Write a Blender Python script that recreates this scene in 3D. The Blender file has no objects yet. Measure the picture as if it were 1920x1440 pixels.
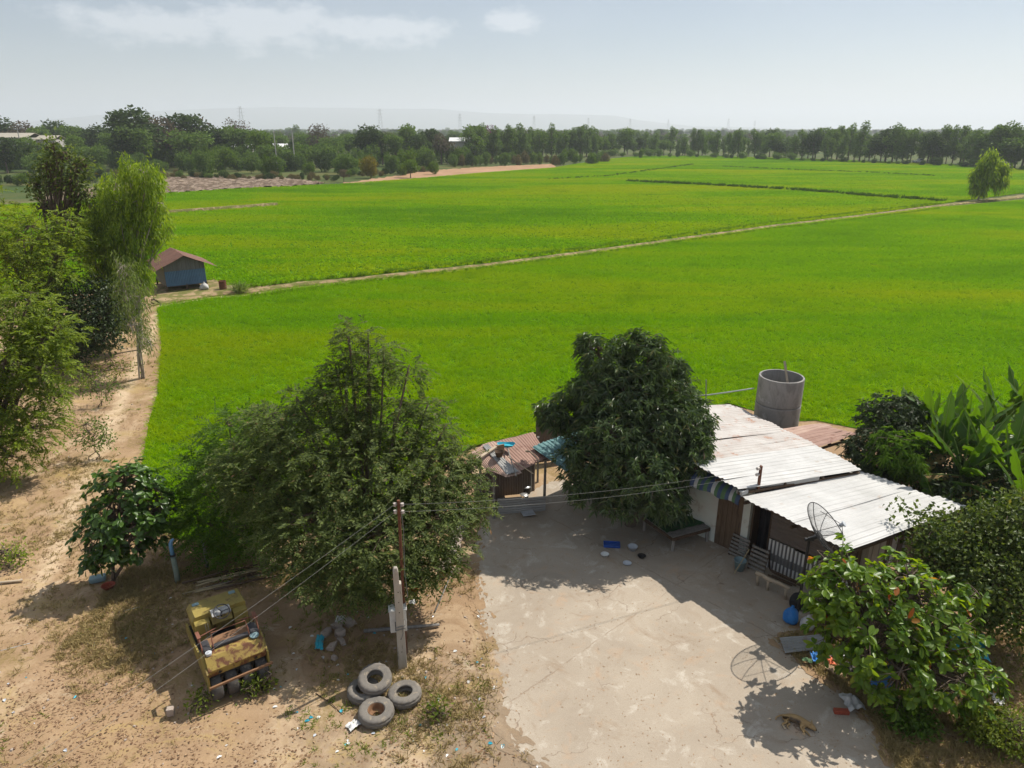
import bpy, math, random
import numpy as np
from mathutils import Vector, Matrix

R = math.radians
SC = bpy.context.scene
COL = SC.collection
rng = np.random.default_rng(7)
random.seed(7)

# ---------------------------------------------------------------- camera
CAM_H = 13.0
FPX = 1331.0
PITCH = math.atan((720 - 242) / FPX)
cam_d = bpy.data.cameras.new('camera')
cam_d.sensor_width = 36.0
cam_d.lens = FPX / 1920 * 36.0
cam_d.clip_start = 0.1
cam_d.clip_end = 60000
cam = bpy.data.objects.new('camera', cam_d)
COL.objects.link(cam)
cam.location = (0, 0, CAM_H)
cam.rotation_euler = (math.pi / 2 - PITCH, 0, 0)
SC.camera = cam

# ---------------------------------------------------------------- light
SUN_AZ = math.atan2(0.78, 0.63)          # clockwise from +Y
SUN_EL = R(52.7)
SUNV = Vector((math.sin(SUN_AZ) * math.cos(SUN_EL), math.cos(SUN_AZ) * math.cos(SUN_EL), math.sin(SUN_EL)))
sun_d = bpy.data.lights.new('sun', 'SUN')
sun_d.energy = 4.9
sun_d.angle = R(0.5)
sun_d.color = (1.0, 0.94, 0.84)
sun = bpy.data.objects.new('sun', sun_d)
COL.objects.link(sun)
sun.location = (0, 0, 60)
sun.rotation_euler = (-SUNV).to_track_quat('-Z', 'Y').to_euler()

SC.view_settings.view_transform = 'Standard'
SC.view_settings.look = 'None'
SC.view_settings.exposure = 0.44
SC.view_settings.gamma = 1.0
SC.view_settings.use_curve_mapping = False
SC.cycles.max_bounces = 6
SC.cycles.diffuse_bounces = 3
SC.cycles.glossy_bounces = 2
SC.cycles.transmission_bounces = 4
SC.cycles.transparent_max_bounces = 6
SC.cycles.volume_bounces = 1
SC.cycles.use_denoising = True
SC.cycles.use_adaptive_sampling = True
SC.cycles.adaptive_threshold = 0.02
SC.cycles.caustics_reflective = False
SC.cycles.caustics_refractive = False

# ---------------------------------------------------------------- sky
W = bpy.data.worlds.new('World')
SC.world = W
W.use_nodes = True
def build_sky():
    nt = W.node_tree
    nt.nodes.clear()
    N = nt.nodes.new
    L = nt.links.new
    out = N('ShaderNodeOutputWorld')
    bg = N('ShaderNodeBackground')
    bg.inputs[1].default_value = 0.060
    sky = N('ShaderNodeTexSky')
    sky.sky_type = 'NISHITA'
    sky.sun_disc = False
    sky.sun_elevation = SUN_EL
    sky.sun_rotation = SUN_AZ
    sky.altitude = 50
    sky.air_density = 1.0
    sky.dust_density = 0.6
    sky.ozone_density = 2.2
    tc = N('ShaderNodeTexCoord')
    sep = N('ShaderNodeSeparateXYZ')
    L(tc.outputs['Generated'], sep.inputs[0])
    def math_(op, a, b=None, clamp=False):
        n = N('ShaderNodeMath'); n.operation = op; n.use_clamp = clamp
        for i, v in enumerate((a, b)):
            if v is None: continue
            if isinstance(v, (int, float)): n.inputs[i].default_value = v
            else: L(v, n.inputs[i])
        return n.outputs[0]
    az = math_('ARCTAN2', sep.outputs[0], sep.outputs[1])
    el = math_('ARCSINE', sep.outputs[2])
    comb = N('ShaderNodeCombineXYZ')
    L(math_('MULTIPLY', az, 1.0), comb.inputs[0])
    L(math_('MULTIPLY', el, 2.0), comb.inputs[1])
    def noise(scale, detail, rough=0.55, off=0):
        n = N('ShaderNodeTexNoise'); n.inputs['Scale'].default_value = scale
        n.inputs['Detail'].default_value = detail; n.inputs['Roughness'].default_value = rough
        if off:
            mp = N('ShaderNodeMapping'); mp.inputs['Location'].default_value = (off, off * .7, 0)
            L(comb.outputs[0], mp.inputs[0]); L(mp.outputs[0], n.inputs['Vector'])
        else:
            L(comb.outputs[0], n.inputs['Vector'])
        return n.outputs[0]
    puff = noise(26, 4, 0.6)
    soft = noise(5, 2, 0.5, 3.1)
    def blob(a0, e0, wa, we_up, we_dn):
        # signed closeness to a cloud centre in azimuth and elevation
        da = math_('DIVIDE', math_('SUBTRACT', az, R(a0)), R(wa))
        de = math_('SUBTRACT', el, R(e0))
        up = math_('DIVIDE', math_('MAXIMUM', de, 0.0), R(we_up))
        dn = math_('DIVIDE', math_('MINIMUM', de, 0.0), R(we_dn))
        q = math_('ADD', math_('MULTIPLY', da, da), math_('ADD', math_('MULTIPLY', up, up), math_('MULTIPLY', dn, dn)))
        return math_('SUBTRACT', 1.0, math_('SQRT', q))
    blobs = [(-24, 6.6, 7.5, 1.1, 1.6), (-17, 6.9, 7.5, 1.5, 2.0), (-9.0, 6.7, 5.5, 1.1, 1.4), (0.1, 7.2, 2.6, 1.1, .8)]
    acc = None
    for b in blobs:
        v = blob(*b)
        acc = v if acc is None else math_('MAXIMUM', acc, v)
    wob = math_('MULTIPLY', math_('SUBTRACT', puff, 0.5), 1.9)
    dens = math_('MULTIPLY', math_('ADD', acc, wob), 1.7, True)
    veil = math_('MULTIPLY', math_('SUBTRACT', soft, 0.42), 1.6, True)
    fade = math_('MULTIPLY', math_('SUBTRACT', el, R(-1)), 7.0, True)
    veil = math_('MULTIPLY', math_('MULTIPLY', veil, fade), 0.16)
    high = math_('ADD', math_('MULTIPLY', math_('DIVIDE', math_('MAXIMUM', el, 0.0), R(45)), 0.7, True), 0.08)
    cov = math_('MAXIMUM', math_('MULTIPLY', dens, 0.45), veil)
    mixc = N('ShaderNodeMix'); mixc.data_type = 'RGBA'
    L(cov, mixc.inputs[0])
    zenith_fill = N('ShaderNodeMix'); zenith_fill.data_type = 'RGBA'   # paler sky added towards the zenith to lift the light in shade
    L(high, zenith_fill.inputs[0]); L(sky.outputs[0], zenith_fill.inputs[6]); zenith_fill.inputs[7].default_value = (5.6, 6.3, 7.3, 1)
    L(zenith_fill.outputs[2], mixc.inputs[6])
    mixc.inputs[7].default_value = (12.6, 12.8, 13.1, 1)
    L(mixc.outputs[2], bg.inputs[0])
    L(bg.outputs[0], out.inputs[0])
build_sky()

# ---------------------------------------------------------------- pixel (1920 x 1440) to place
CP, SP = math.cos(PITCH), math.sin(PITCH)
def ray(px, py):
    a, b = (px - 960) / FPX, (py - 720) / FPX
    return Vector((a, CP - b * SP, -SP - b * CP))
def G(px, py, z=0.0):
    d = ray(px, py)
    t = (z - CAM_H) / d.z
    return Vector((d.x * t, d.y * t, z))
def at(px, py, Y):
    d = ray(px, py)
    t = Y / d.y
    return Vector((d.x * t, Y, CAM_H + d.z * t))
def proj(p):
    zc = p[1] * CP + (CAM_H - p[2]) * SP
    yd = (CAM_H - p[2]) * CP - p[1] * SP
    return 960 + FPX * p[0] / zc, 720 + FPX * yd / zc

# ---------------------------------------------------------------- materials
def srgb(r, g, b):
    f = lambda c: (c / 255 / 12.92) if c / 255 <= .04045 else ((c / 255 + .055) / 1.055) ** 2.4
    return (f(r), f(g), f(b), 1)
def lin(c): return tuple(c) + ((1,) if len(c) == 3 else ())
MATS = {}
def newmat(name):
    m = bpy.data.materials.new(name); m.use_nodes = True
    nt = m.node_tree; nt.nodes.clear()
    MATS[name] = m
    return m, nt, nt.nodes.new, nt.links.new
def tex_noise(nt, scale, detail=4, rough=.55, vec=None, dist=0):
    n = nt.nodes.new('ShaderNodeTexNoise')
    n.inputs['Scale'].default_value = scale; n.inputs['Detail'].default_value = detail
    n.inputs['Roughness'].default_value = rough; n.inputs['Distortion'].default_value = dist
    if vec: nt.links.new(vec, n.inputs['Vector'])
    return n.outputs[0]
def ramp(nt, fac, stops):
    n = nt.nodes.new('ShaderNodeValToRGB')
    e = n.color_ramp.elements
    while len(e) < len(stops): e.new(0.5)
    for el, (p, c) in zip(e, stops):
        el.position = p; el.color = lin(c) if not isinstance(c, (int, float)) else (c, c, c, 1)
    nt.links.new(fac, n.inputs[0])
    return n.outputs[0]
def mixrgb(nt, fac, a, b, mode='MIX'):
    n = nt.nodes.new('ShaderNodeMix'); n.data_type = 'RGBA'; n.blend_type = mode
    for i, v in ((0, fac), (6, a), (7, b)):
        if isinstance(v, (int, float)): n.inputs[i].default_value = v
        elif isinstance(v, tuple): n.inputs[i].default_value = lin(v)
        else: nt.links.new(v, n.inputs[i])
    return n.outputs[2]
def mathn(nt, op, a, b=None, clamp=False):
    n = nt.nodes.new('ShaderNodeMath'); n.operation = op; n.use_clamp = clamp
    for i, v in enumerate((a, b)):
        if v is None: continue
        if isinstance(v, (int, float)): n.inputs[i].default_value = v
        else: nt.links.new(v, n.inputs[i])
    return n.outputs[0]
def worldpos(nt):
    return nt.nodes.new('ShaderNodeNewGeometry').outputs['Position']
def scaled(nt, vec, s):
    n = nt.nodes.new('ShaderNodeMapping'); n.inputs['Scale'].default_value = s
    nt.links.new(vec, n.inputs[0]); return n.outputs[0]

def plain(name, c1, c2=None, rough=.8, scale=3.0, bump=.0, bscale=40, metal=0., spec=.3, streak=None, c3=None, c3amt=.6):
    """two-tone worn surface: base colour, a second tone in noise patches, an optional third as stains"""
    m, nt, N, L = newmat(name)
    o = N('ShaderNodeOutputMaterial'); b = N('ShaderNodeBsdfPrincipled')
    b.inputs['Roughness'].default_value = rough; b.inputs['Metallic'].default_value = metal
    b.inputs['Specular IOR Level'].default_value = spec
    tc = N('ShaderNodeTexCoord').outputs['Object']
    v = scaled(nt, tc, streak) if streak else tc
    c2 = c2 or tuple(x * .7 for x in c1[:3])
    n1 = tex_noise(nt, scale, 6, .6, v)
    col = mixrgb(nt, ramp(nt, n1, [(.32, 0.), (.68, 1.)]), c1, c2)
    if c3:
        n2 = tex_noise(nt, scale * 1.9, 8, .65, v, .4)
        lo = .72 - c3amt * .3
        col = mixrgb(nt, ramp(nt, n2, [(lo, 0.), (lo + .1, 1.)]), col, c3)
    L(col, b.inputs['Base Color'])
    if bump:
        bp = N('ShaderNodeBump'); bp.inputs['Strength'].default_value = bump; bp.inputs['Distance'].default_value = .02
        L(tex_noise(nt, bscale, 4, .6, tc), bp.inputs['Height']); L(bp.outputs[0], b.inputs['Normal'])
    L(b.outputs[0], o.inputs[0])
    return m
def leafmat(name, c1, c2, trans, tf=.45, rough=.5, spec=.35, c3=None, c3f=.93, big=0.0):
    m, nt, N, L = newmat(name)
    o = N('ShaderNodeOutputMaterial')
    ri = N('ShaderNodeNewGeometry').outputs['Random Per Island']
    stops = [(0., c1), (.85, c2)]
    if c3: stops += [(c3f, c2), (min(1., c3f + .03), c3)]
    col = ramp(nt, ri, stops)
    if big:
        n = tex_noise(nt, big, 2, .5, worldpos(nt))
        col = mixrgb(nt, ramp(nt, n, [(.35, 0.), (.65, 1.)]), col, tuple(x * .62 for x in c1[:3]))
    b = N('ShaderNodeBsdfPrincipled'); b.inputs['Roughness'].default_value = rough
    b.inputs['Specular IOR Level'].default_value = spec
    L(col, b.inputs['Base Color'])
    t = N('ShaderNodeBsdfTranslucent')
    L(mixrgb(nt, 1.0, col, trans, 'MULTIPLY'), t.inputs[0])
    mx = N('ShaderNodeMixShader'); mx.inputs[0].default_value = tf
    L(b.outputs[0], mx.inputs[1]); L(t.outputs[0], mx.inputs[2]); L(mx.outputs[0], o.inputs[0])
    return m

# ---------------------------------------------------------------- mesh helpers
def link(o, parent=None):
    COL.objects.link(o)
    if parent is not None: o.parent = parent
    return o
def tag(o, label=None, cat=None, group=None, kind=None):
    if label: o['label'] = label
    if cat: o['category'] = cat
    if group: o['group'] = group
    if kind: o['kind'] = kind
    return o
def empty(name, loc=(0, 0, 0), rz=0.0, label=None, cat=None, group=None):
    o = bpy.data.objects.new(name, None); COL.objects.link(o)
    o.empty_display_size = .2
    o.location = loc; o.rotation_euler = (0, 0, rz)
    return tag(o, label, cat, group)
def setmats(me, mat):
    for m in (mat if isinstance(mat, (list, tuple)) else [mat]):
        me.materials.append(MATS[m] if isinstance(m, str) else m)
def fastmesh(name, V, F, mat, smooth=False):
    V = np.asarray(V, dtype=np.float32); F = np.asarray(F, dtype=np.int32)
    me = bpy.data.meshes.new(name)
    me.vertices.add(len(V)); me.vertices.foreach_set('co', V.ravel())
    n, k = F.shape
    me.loops.add(n * k); me.loops.foreach_set('vertex_index', F.ravel())
    me.polygons.add(n); me.polygons.foreach_set('loop_start', np.arange(n, dtype=np.int32) * k)
    me.polygons.foreach_set('use_smooth', np.full(n, smooth))
    me.update(calc_edges=True)
    setmats(me, mat)
    return me
def meshobj(name, me, parent=None, loc=None, rot=None):
    o = link(bpy.data.objects.new(name, me), parent)
    if loc is not None: o.location = loc
    if rot is not None: o.rotation_euler = rot
    return o
class MB:
    """collects boxes, tubes, lathes and sheets into one mesh"""
    def __init__(s): s.v = []; s.f = []; s.mi = []; s.cur = 0
    def add(s, vs, fs):
        o = len(s.v); s.v += [tuple(p) for p in vs]
        for f in fs: s.f.append([i + o for i in f]); s.mi.append(s.cur)
        return s
    def box(s, c, size, rz=0, m=None):
        x, y, z = (a / 2 for a in size)
        vs = [Vector((sx * x, sy * y, sz * z)) for sz in (-1, 1) for sx, sy in ((-1, -1), (1, -1), (1, 1), (-1, 1))]
        rot = m if m is not None else Matrix.Rotation(rz, 3, 'Z')
        c = Vector(c)
        return s.add([rot @ v + c for v in vs], [(3, 2, 1, 0), (4, 5, 6, 7), (0, 1, 5, 4), (1, 2, 6, 5), (2, 3, 7, 6), (3, 0, 4, 7)])
    def beam(s, a, b, w, h, up=(0, 0, 1)):
        a, b = Vector(a), Vector(b); d = (b - a).normalized(); up = Vector(up)
        sd = d.cross(up)
        if sd.length < 1e-4: sd = d.cross(Vector((1, 0, 0)))
        sd.normalize(); u = sd.cross(d)
        vs = [p + sd * i * w / 2 + u * j * h / 2 for p in (a, b) for i, j in ((-1, -1), (1, -1), (1, 1), (-1, 1))]
        return s.add(vs, [(3, 2, 1, 0), (4, 5, 6, 7), (0, 1, 5, 4), (1, 2, 6, 5), (2, 3, 7, 6), (3, 0, 4, 7)])
    def tube(s, pts, rad, n=8, cap=True):
        pts = [Vector(p) for p in pts]
        if isinstance(rad, (int, float)): rad = [rad] * len(pts)
        vs = []; ref = Vector((0, 0, 1))
        d0 = (pts[1] - pts[0]).normalized()
        if abs(d0.z) > .9: ref = Vector((1, 0, 0))
        for i, p in enumerate(pts):
            d = (pts[min(i + 1, len(pts) - 1)] - pts[max(i - 1, 0)]).normalized()
            sd = d.cross(ref)
            if sd.length < 1e-5: sd = Vector((1, 0, 0))
            sd.normalize(); u = sd.cross(d)
            for k in range(n):
                a = 2 * math.pi * k / n
                vs.append(p + (sd * math.cos(a) + u * math.sin(a)) * rad[i])
        fs = [(i * n + k, i * n + (k + 1) % n, (i + 1) * n + (k + 1) % n, (i + 1) * n + k) for i in range(len(pts) - 1) for k in range(n)]
        if cap: fs += [tuple(range(n - 1, -1, -1)), tuple(range((len(pts) - 1) * n, len(pts) * n))]
        return s.add(vs, fs)
    def lathe(s, prof, n=24, c=(0, 0, 0), m=None, close=False):
        """prof: (r, z) pairs turned about z"""
        vs = []; c = Vector(c)
        for r, z in prof:
            for k in range(n):
                a = 2 * math.pi * k / n
                v = Vector((r * math.cos(a), r * math.sin(a), z))
                vs.append((m @ v if m is not None else v) + c)
        q = len(prof)
        fs = [(i * n + k, i * n + (k + 1) % n, ((i + 1) % q) * n + (k + 1) % n, ((i + 1) % q) * n + k) for i in range(q if close else q - 1) for k in range(n)]
        return s.add(vs, fs)
    def prism(s, poly, a, b):
        """poly: list of points (Vector) in a plane, extruded from offset a to offset b (Vectors)"""
        n = len(poly); a, b = Vector(a), Vector(b)
        vs = [Vector(p) + a for p in poly] + [Vector(p) + b for p in poly]
        return s.add(vs, [tuple(range(n - 1, -1, -1)), tuple(range(n, 2 * n))] + [(i, (i + 1) % n, n + (i + 1) % n, n + i) for i in range(n)])
    def build(s, name, mat, parent=None, org=None, smooth=False, bevel=0, loc=None, rot=None):
        me = bpy.data.meshes.new(name)
        vs = s.v if org is None else [(v[0] - org[0], v[1] - org[1], v[2] - org[2]) for v in s.v]
        me.from_pydata(vs, [], s.f)
        setmats(me, mat)
        if any(s.mi): me.polygons.foreach_set('material_index', s.mi)
        if smooth: me.polygons.foreach_set('use_smooth', [True] * len(me.polygons))
        me.update()
        o = link(bpy.data.objects.new(name, me), parent)
        if bevel:
            b = o.modifiers.new('bevel', 'BEVEL'); b.width = bevel; b.segments = 2; b.limit_method = 'ANGLE'
        if loc is not None: o.location = loc
        if rot is not None: o.rotation_euler = rot
        return o
def copy_tree(o, parent=None, loc=None, rz=None, scale=None, label=None, group=None):
    c = o.copy(); COL.objects.link(c); c.parent = parent
    if loc is not None: c.location = loc
    if rz is not None: c.rotation_euler = (0, 0, rz)
    if scale is not None: c.scale = scale
    if label: c['label'] = label
    if group: c['group'] = group
    for ch in KIDS.get(o.name, []) if o.name in KIDS else [x for x in o.children]:
        copy_tree(ch, c)
    return c
KIDS = {}

# scattering for what nobody could count (geometry nodes, stuff only)
def scatter(name, pts, rots, scl, idx, protos, label, cat):
    pts = np.asarray(pts, dtype=np.float32)
    pc = bpy.data.collections.new(name + '_pieces')
    for i, me in enumerate(protos):
        pc.objects.link(bpy.data.objects.new('%s_piece_%02d' % (name, i), me))
    me = bpy.data.meshes.new(name)
    me.vertices.add(len(pts)); me.vertices.foreach_set('co', pts.ravel())
    a = me.attributes.new('rot', 'FLOAT_VECTOR', 'POINT'); a.data.foreach_set('vector', np.asarray(rots, dtype=np.float32).ravel())
    a = me.attributes.new('scl', 'FLOAT_VECTOR', 'POINT'); a.data.foreach_set('vector', np.asarray(scl, dtype=np.float32).ravel())
    a = me.attributes.new('idx', 'INT', 'POINT'); a.data.foreach_set('value', np.asarray(idx, dtype=np.int32).ravel())
    me.update()
    o = link(bpy.data.objects.new(name, me))
    ng = bpy.data.node_groups.new(name, 'GeometryNodeTree')
    ng.interface.new_socket('Geometry', in_out='INPUT', socket_type='NodeSocketGeometry')
    ng.interface.new_socket('Geometry', in_out='OUTPUT', socket_type='NodeSocketGeometry')
    N = ng.nodes.new; L = ng.links.new
    gi, go = N('NodeGroupInput'), N('NodeGroupOutput')
    ci = N('GeometryNodeCollectionInfo'); ci.inputs['Collection'].default_value = pc
    ci.inputs['Separate Children'].default_value = True; ci.inputs['Reset Children'].default_value = True
    ip = N('GeometryNodeInstanceOnPoints'); ip.inputs['Pick Instance'].default_value = True
    def attr(n, t):
        k = N('GeometryNodeInputNamedAttribute'); k.data_type = t; k.inputs['Name'].default_value = n
        return [s for s in k.outputs if s.enabled and s.name == 'Attribute'][0]
    L(gi.outputs[0], ip.inputs['Points']); L(ci.outputs[0], ip.inputs['Instance'])
    L(attr('idx', 'INT'), ip.inputs['Instance Index'])
    e2r = N('FunctionNodeEulerToRotation'); L(attr('rot', 'FLOAT_VECTOR'), e2r.inputs[0]); L(e2r.outputs[0], ip.inputs['Rotation'])
    L(attr('scl', 'FLOAT_VECTOR'), ip.inputs['Scale'])
    L(ip.outputs[0], go.inputs[0])
    md = o.modifiers.new('scatter', 'NODES'); md.node_group = ng
    return tag(o, label, cat, None, 'stuff')

# leaves, all at once
def unit(a): return a / np.maximum(np.linalg.norm(a, axis=-1, keepdims=True), 1e-9)
def leaf_arrays(pos, d, L, Wd, shape='dia', nrm=None, fold=.18, droop=.12, r=None):
    r = r or rng
    n = len(pos); d = unit(d)
    if nrm is None: nrm = r.normal(size=(n, 3)) * .6 + np.array([0, 0, .8])
    sd = unit(np.cross(d, nrm)); up = unit(np.cross(sd, d))
    L = np.broadcast_to(np.asarray(L, float), (n,))[:, None]; Wd = np.broadcast_to(np.asarray(Wd, float), (n,))[:, None]
    dz = np.array([0, 0, -1.])
    def pt(a, w, lift):
        return pos + d * (a * L) + sd * (w * Wd) + up * (lift * Wd) + dz * (droop * L * a * a)
    if shape == 'dia':
        V = np.stack([pt(0, 0, 0), pt(.45, .5, fold), pt(1, 0, 0), pt(.45, -.5, fold)], 1)
        F = np.array([[0, 1, 2], [0, 2, 3]])
    elif shape == 'oval':
        V = np.stack([pt(0, 0, 0), pt(.28, .36, fold * .8), pt(.65, .5, fold), pt(.92, .26, fold * .5), pt(1, 0, 0),
                      pt(.92, -.26, fold * .5), pt(.65, -.5, fold), pt(.28, -.36, fold * .8)], 1)
        F = np.array([[0, 1, 2], [0, 2, 4], [2, 3, 4], [0, 4, 6], [0, 6, 7], [4, 5, 6]])
    elif shape == 'blade':
        V = np.stack([pt(0, .5, 0), pt(0, -.5, 0), pt(.55, -.4, 0), pt(.55, .4, 0), pt(1, 0, 0)], 1)
        F = np.array([[0, 1, 2], [0, 2, 3], [3, 2, 4]])
    k = V.shape[1]
    Fa = (F[None] + (np.arange(n) * k)[:, None, None]).reshape(-1, 3)
    return V.reshape(-1, 3), Fa
def inpoly(pts, poly):
    pts = np.asarray(pts)[:, :2]; x, y = pts[:, 0], pts[:, 1]
    c = np.zeros(len(pts), bool); n = len(poly)
    for i in range(n):
        x0, y0 = poly[i][0], poly[i][1]; x1, y1 = poly[(i + 1) % n][0], poly[(i + 1) % n][1]
        if y0 == y1: continue
        t = ((y0 > y) != (y1 > y)) & (x < (x1 - x0) * (y - y0) / (y1 - y0) + x0)
        c ^= t
    return c
def poly_px(pl, z=0): return [tuple(G(a, b, z)) for a, b in pl]
# ================================================================ the setting
YARD_PX = [(915, 968), (893, 1005), (884, 1050), (893, 1120), (908, 1190), (925, 1260), (931, 1330), (946, 1392), (1012, 1440), (1070, 1520),
           (1730, 1540), (1672, 1425), (1630, 1345), (1570, 1288), (1500, 1240), (1455, 1200), (1560, 1160), (1600, 1080), (1640, 960), (1420, 880), (1200, 880), (1030, 905)]
YARD = poly_px(YARD_PX)
PATH_PX = [(292, 566), (400, 551), (460, 549), (560, 535), (700, 522), (900, 500), (1100, 474), (1300, 446), (1450, 425), (1620, 405), (1750, 388), (1830, 379), (1930, 368), (2150, 350)]
gap = lambda x: np.interp(x, [292, 400, 560, 900, 1620, 1750, 1850, 1930], [11, 9, 5.5, 4.2, 2.6, 3.2, 6, 7])
NEAR_PX = [(x + 4 * (x < 300), y + gap(x)) for x, y in PATH_PX] + [
           (2500, 560), (2400, 860), (1990, 880), (1760, 842), (1640, 812), (1530, 790), (1480, 792), (1365, 757), (1180, 800), (1000, 812), (880, 840), (800, 900), (620, 990), (430, 1022), (330, 1012), (285, 960), (268, 870), (280, 790), (296, 740), (303, 650)]
FAR_PX = [(-320, 590), (120, 555), (290, 530), (400, 528), (452, 541)] + [(x, y - gap(x)) for x, y in PATH_PX[3:]] + [
          (2600, 330), (2400, 326), (1930, 319), (1780, 309), (1560, 300), (1340, 293), (1200, 293), (1130, 300), (1040, 315), (900, 325), (800, 334), (640, 346), (560, 349), (430, 355), (310, 363), (100, 380), (-400, 410)]
NEARP, FARP = poly_px(NEAR_PX), poly_px(FAR_PX)

def ground_material():
    m, nt, N, L = newmat('dirt')
    o = N('ShaderNodeOutputMaterial'); b = N('ShaderNodeBsdfPrincipled')
    b.inputs['Roughness'].default_value = .95; b.inputs['Specular IOR Level'].default_value = .1
    P = worldpos(nt)
    sep = N('ShaderNodeSeparateXYZ'); L(P, sep.inputs[0])
    big = tex_noise(nt, .16, 4, .6, P, .5)
    mid = tex_noise(nt, .75, 6, .65, P, .4)
    fine = tex_noise(nt, 3.2, 9, .78, P, 1.0)
    grit = tex_noise(nt, 13, 8, .8, P, .6)
    col = mixrgb(nt, ramp(nt, mid, [(.34, 0.), (.66, 1.)]), (.40, .275, .165), (.285, .19, .115))
    col = mixrgb(nt, ramp(nt, big, [(.40, 0.), (.58, .85)]), col, (.27, .18, .105))
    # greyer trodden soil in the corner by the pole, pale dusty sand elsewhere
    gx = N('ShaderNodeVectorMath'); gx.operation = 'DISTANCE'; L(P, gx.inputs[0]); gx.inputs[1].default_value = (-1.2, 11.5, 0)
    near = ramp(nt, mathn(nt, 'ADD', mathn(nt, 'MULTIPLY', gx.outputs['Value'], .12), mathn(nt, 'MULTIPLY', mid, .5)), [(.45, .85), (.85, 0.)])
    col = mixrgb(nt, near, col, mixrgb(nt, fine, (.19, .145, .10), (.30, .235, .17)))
    col = mixrgb(nt, ramp(nt, tex_noise(nt, .33, 6, .65, scaled(nt, P, (1, .8, 1)), 1.0), [(.52, 0.), (.64, .75)]), col, (.47, .355, .235))
    col = mixrgb(nt, ramp(nt, tex_noise(nt, .9, 6, .7, P, .8), [(.60, 0.), (.70, .7)]), col, (.50, .43, .33))
    # worn pale foot track up the left side
    tx = mathn(nt, 'SUBTRACT', mathn(nt, 'ADD', sep.outputs[0], mathn(nt, 'MULTIPLY', sep.outputs[1], .36)), mathn(nt, 'ADD', mathn(nt, 'MULTIPLY', mid, 1.6), -8.55))
    trk = mathn(nt, 'MULTIPLY', ramp(nt, mathn(nt, 'ABSOLUTE', tx), [(.12, .8), (.55, 0.)]), mathn(nt, 'MULTIPLY', mathn(nt, 'SUBTRACT', sep.outputs[1], 15.5), .3, True))
    col = mixrgb(nt, trk, col, (.52, .40, .27))
    # dead leaves and crumbs in the soil
    col = mixrgb(nt, ramp(nt, fine, [(.50, 0.), (.70, .6)]), col, (.22, .14, .08))
    col = mixrgb(nt, ramp(nt, grit, [(.58, 0.), (.75, .6)]), col, (.58, .46, .33))
    col = mixrgb(nt, ramp(nt, grit, [(.24, .4), (.40, 0.)]), col, (.17, .115, .07))
    # straw and olive grass patches
    og = tex_noise(nt, .5, 6, .7, scaled(nt, P, (1.3, .9, 1)), .6)
    ft = ramp(nt, tex_noise(nt, 14, 3, .7, P), [(.35, .2), (.6, 1.)])
    col = mixrgb(nt, mathn(nt, 'MULTIPLY', ramp(nt, og, [(.52, 0.), (.62, .8)]), ft), col, (.19, .14, .05))
    og2 = tex_noise(nt, .38, 6, .7, scaled(nt, P, (.9, 1.3, 1)), .9)
    col = mixrgb(nt, mathn(nt, 'MULTIPLY', ramp(nt, og2, [(.54, 0.), (.64, .75)]), ft), col, (.36, .26, .11))
    # far off the land is scrub and dry grass
    far = mathn(nt, 'MULTIPLY', mathn(nt, 'SUBTRACT', sep.outputs[1], 105.0), .025, True)
    scrub = mixrgb(nt, ramp(nt, tex_noise(nt, .05, 6, .65, P), [(.4, 0.), (.7, 1.)]), (.045, .075, .02), (.12, .11, .04))
    col = mixrgb(nt, far, col, scrub)
    L(col, b.inputs['Base Color'])
    bp = N('ShaderNodeBump'); bp.inputs['Strength'].default_value = .55; bp.inputs['Distance'].default_value = .05
    L(mathn(nt, 'ADD', mathn(nt, 'MULTIPLY', fine, .7), mathn(nt, 'MULTIPLY', grit, .3)), bp.inputs['Height']); L(bp.outputs[0], b.inputs['Normal'])
    L(b.outputs[0], o.inputs[0])
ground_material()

def ground():
    def axis(a, b, s, far):
        near = np.arange(a, b + .01, s)
        g = np.geomspace(1, far, 28)
        return np.concatenate([a - g[::-1], near, b + g])
    xs, ys = axis(-30, 26, .35, 19000), axis(5, 45, .35, 19000)
    X, Y = np.meshgrid(xs, ys, indexing='ij')
    Z = np.zeros_like(X)
    r = np.random.default_rng(3)
    for k in range(26):
        f = r.uniform(.25, 2.6); a = r.uniform(0, 6.28); p = r.uniform(0, 6.28)
        Z += np.sin((X * math.cos(a) + Y * math.sin(a)) * f + p) * .012 / f ** .5
    w = np.clip((45 - Y) / 6, 0, 1) * np.clip((X + 30) / 4, 0, 1) * np.clip((26 - X) / 4, 0, 1) * np.clip((Y - 4) / 2, 0, 1)
    Z = np.clip(Z * w, -.05, .026)
    flat = np.stack([X.ravel(), Y.ravel()], 1)
    # the soil lies level with the concrete along its edge
    near_yard = np.full(len(flat), 9.)
    for i in range(len(YARD)):
        a, b = np.array(YARD[i][:2]), np.array(YARD[(i + 1) % len(YARD)][:2]); ab = b - a
        t = np.clip(((flat - a) @ ab) / (ab @ ab), 0, 1); near_yard = np.minimum(near_yard, np.linalg.norm(flat - a - t[:, None] * ab, axis=1))
    k = np.clip(1.6 - near_yard.reshape(X.shape), 0, 1)
    Z = Z * (1 - k) + .025 * k
    global GROUND_XS, GROUND_YS, GROUND_Z
    GROUND_XS, GROUND_YS, GROUND_Z = xs, ys, Z
    n, m = X.shape
    i = (np.arange(n - 1)[:, None] * m + np.arange(m - 1)[None]).ravel()
    F = np.stack([i, i + m, i + m + 1, i + 1], 1)
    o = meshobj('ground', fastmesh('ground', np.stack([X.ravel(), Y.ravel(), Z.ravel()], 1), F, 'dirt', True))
    tag(o, 'dry sandy brown ground with leaf litter and sparse grass', None, None, 'structure')
ground()
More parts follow.
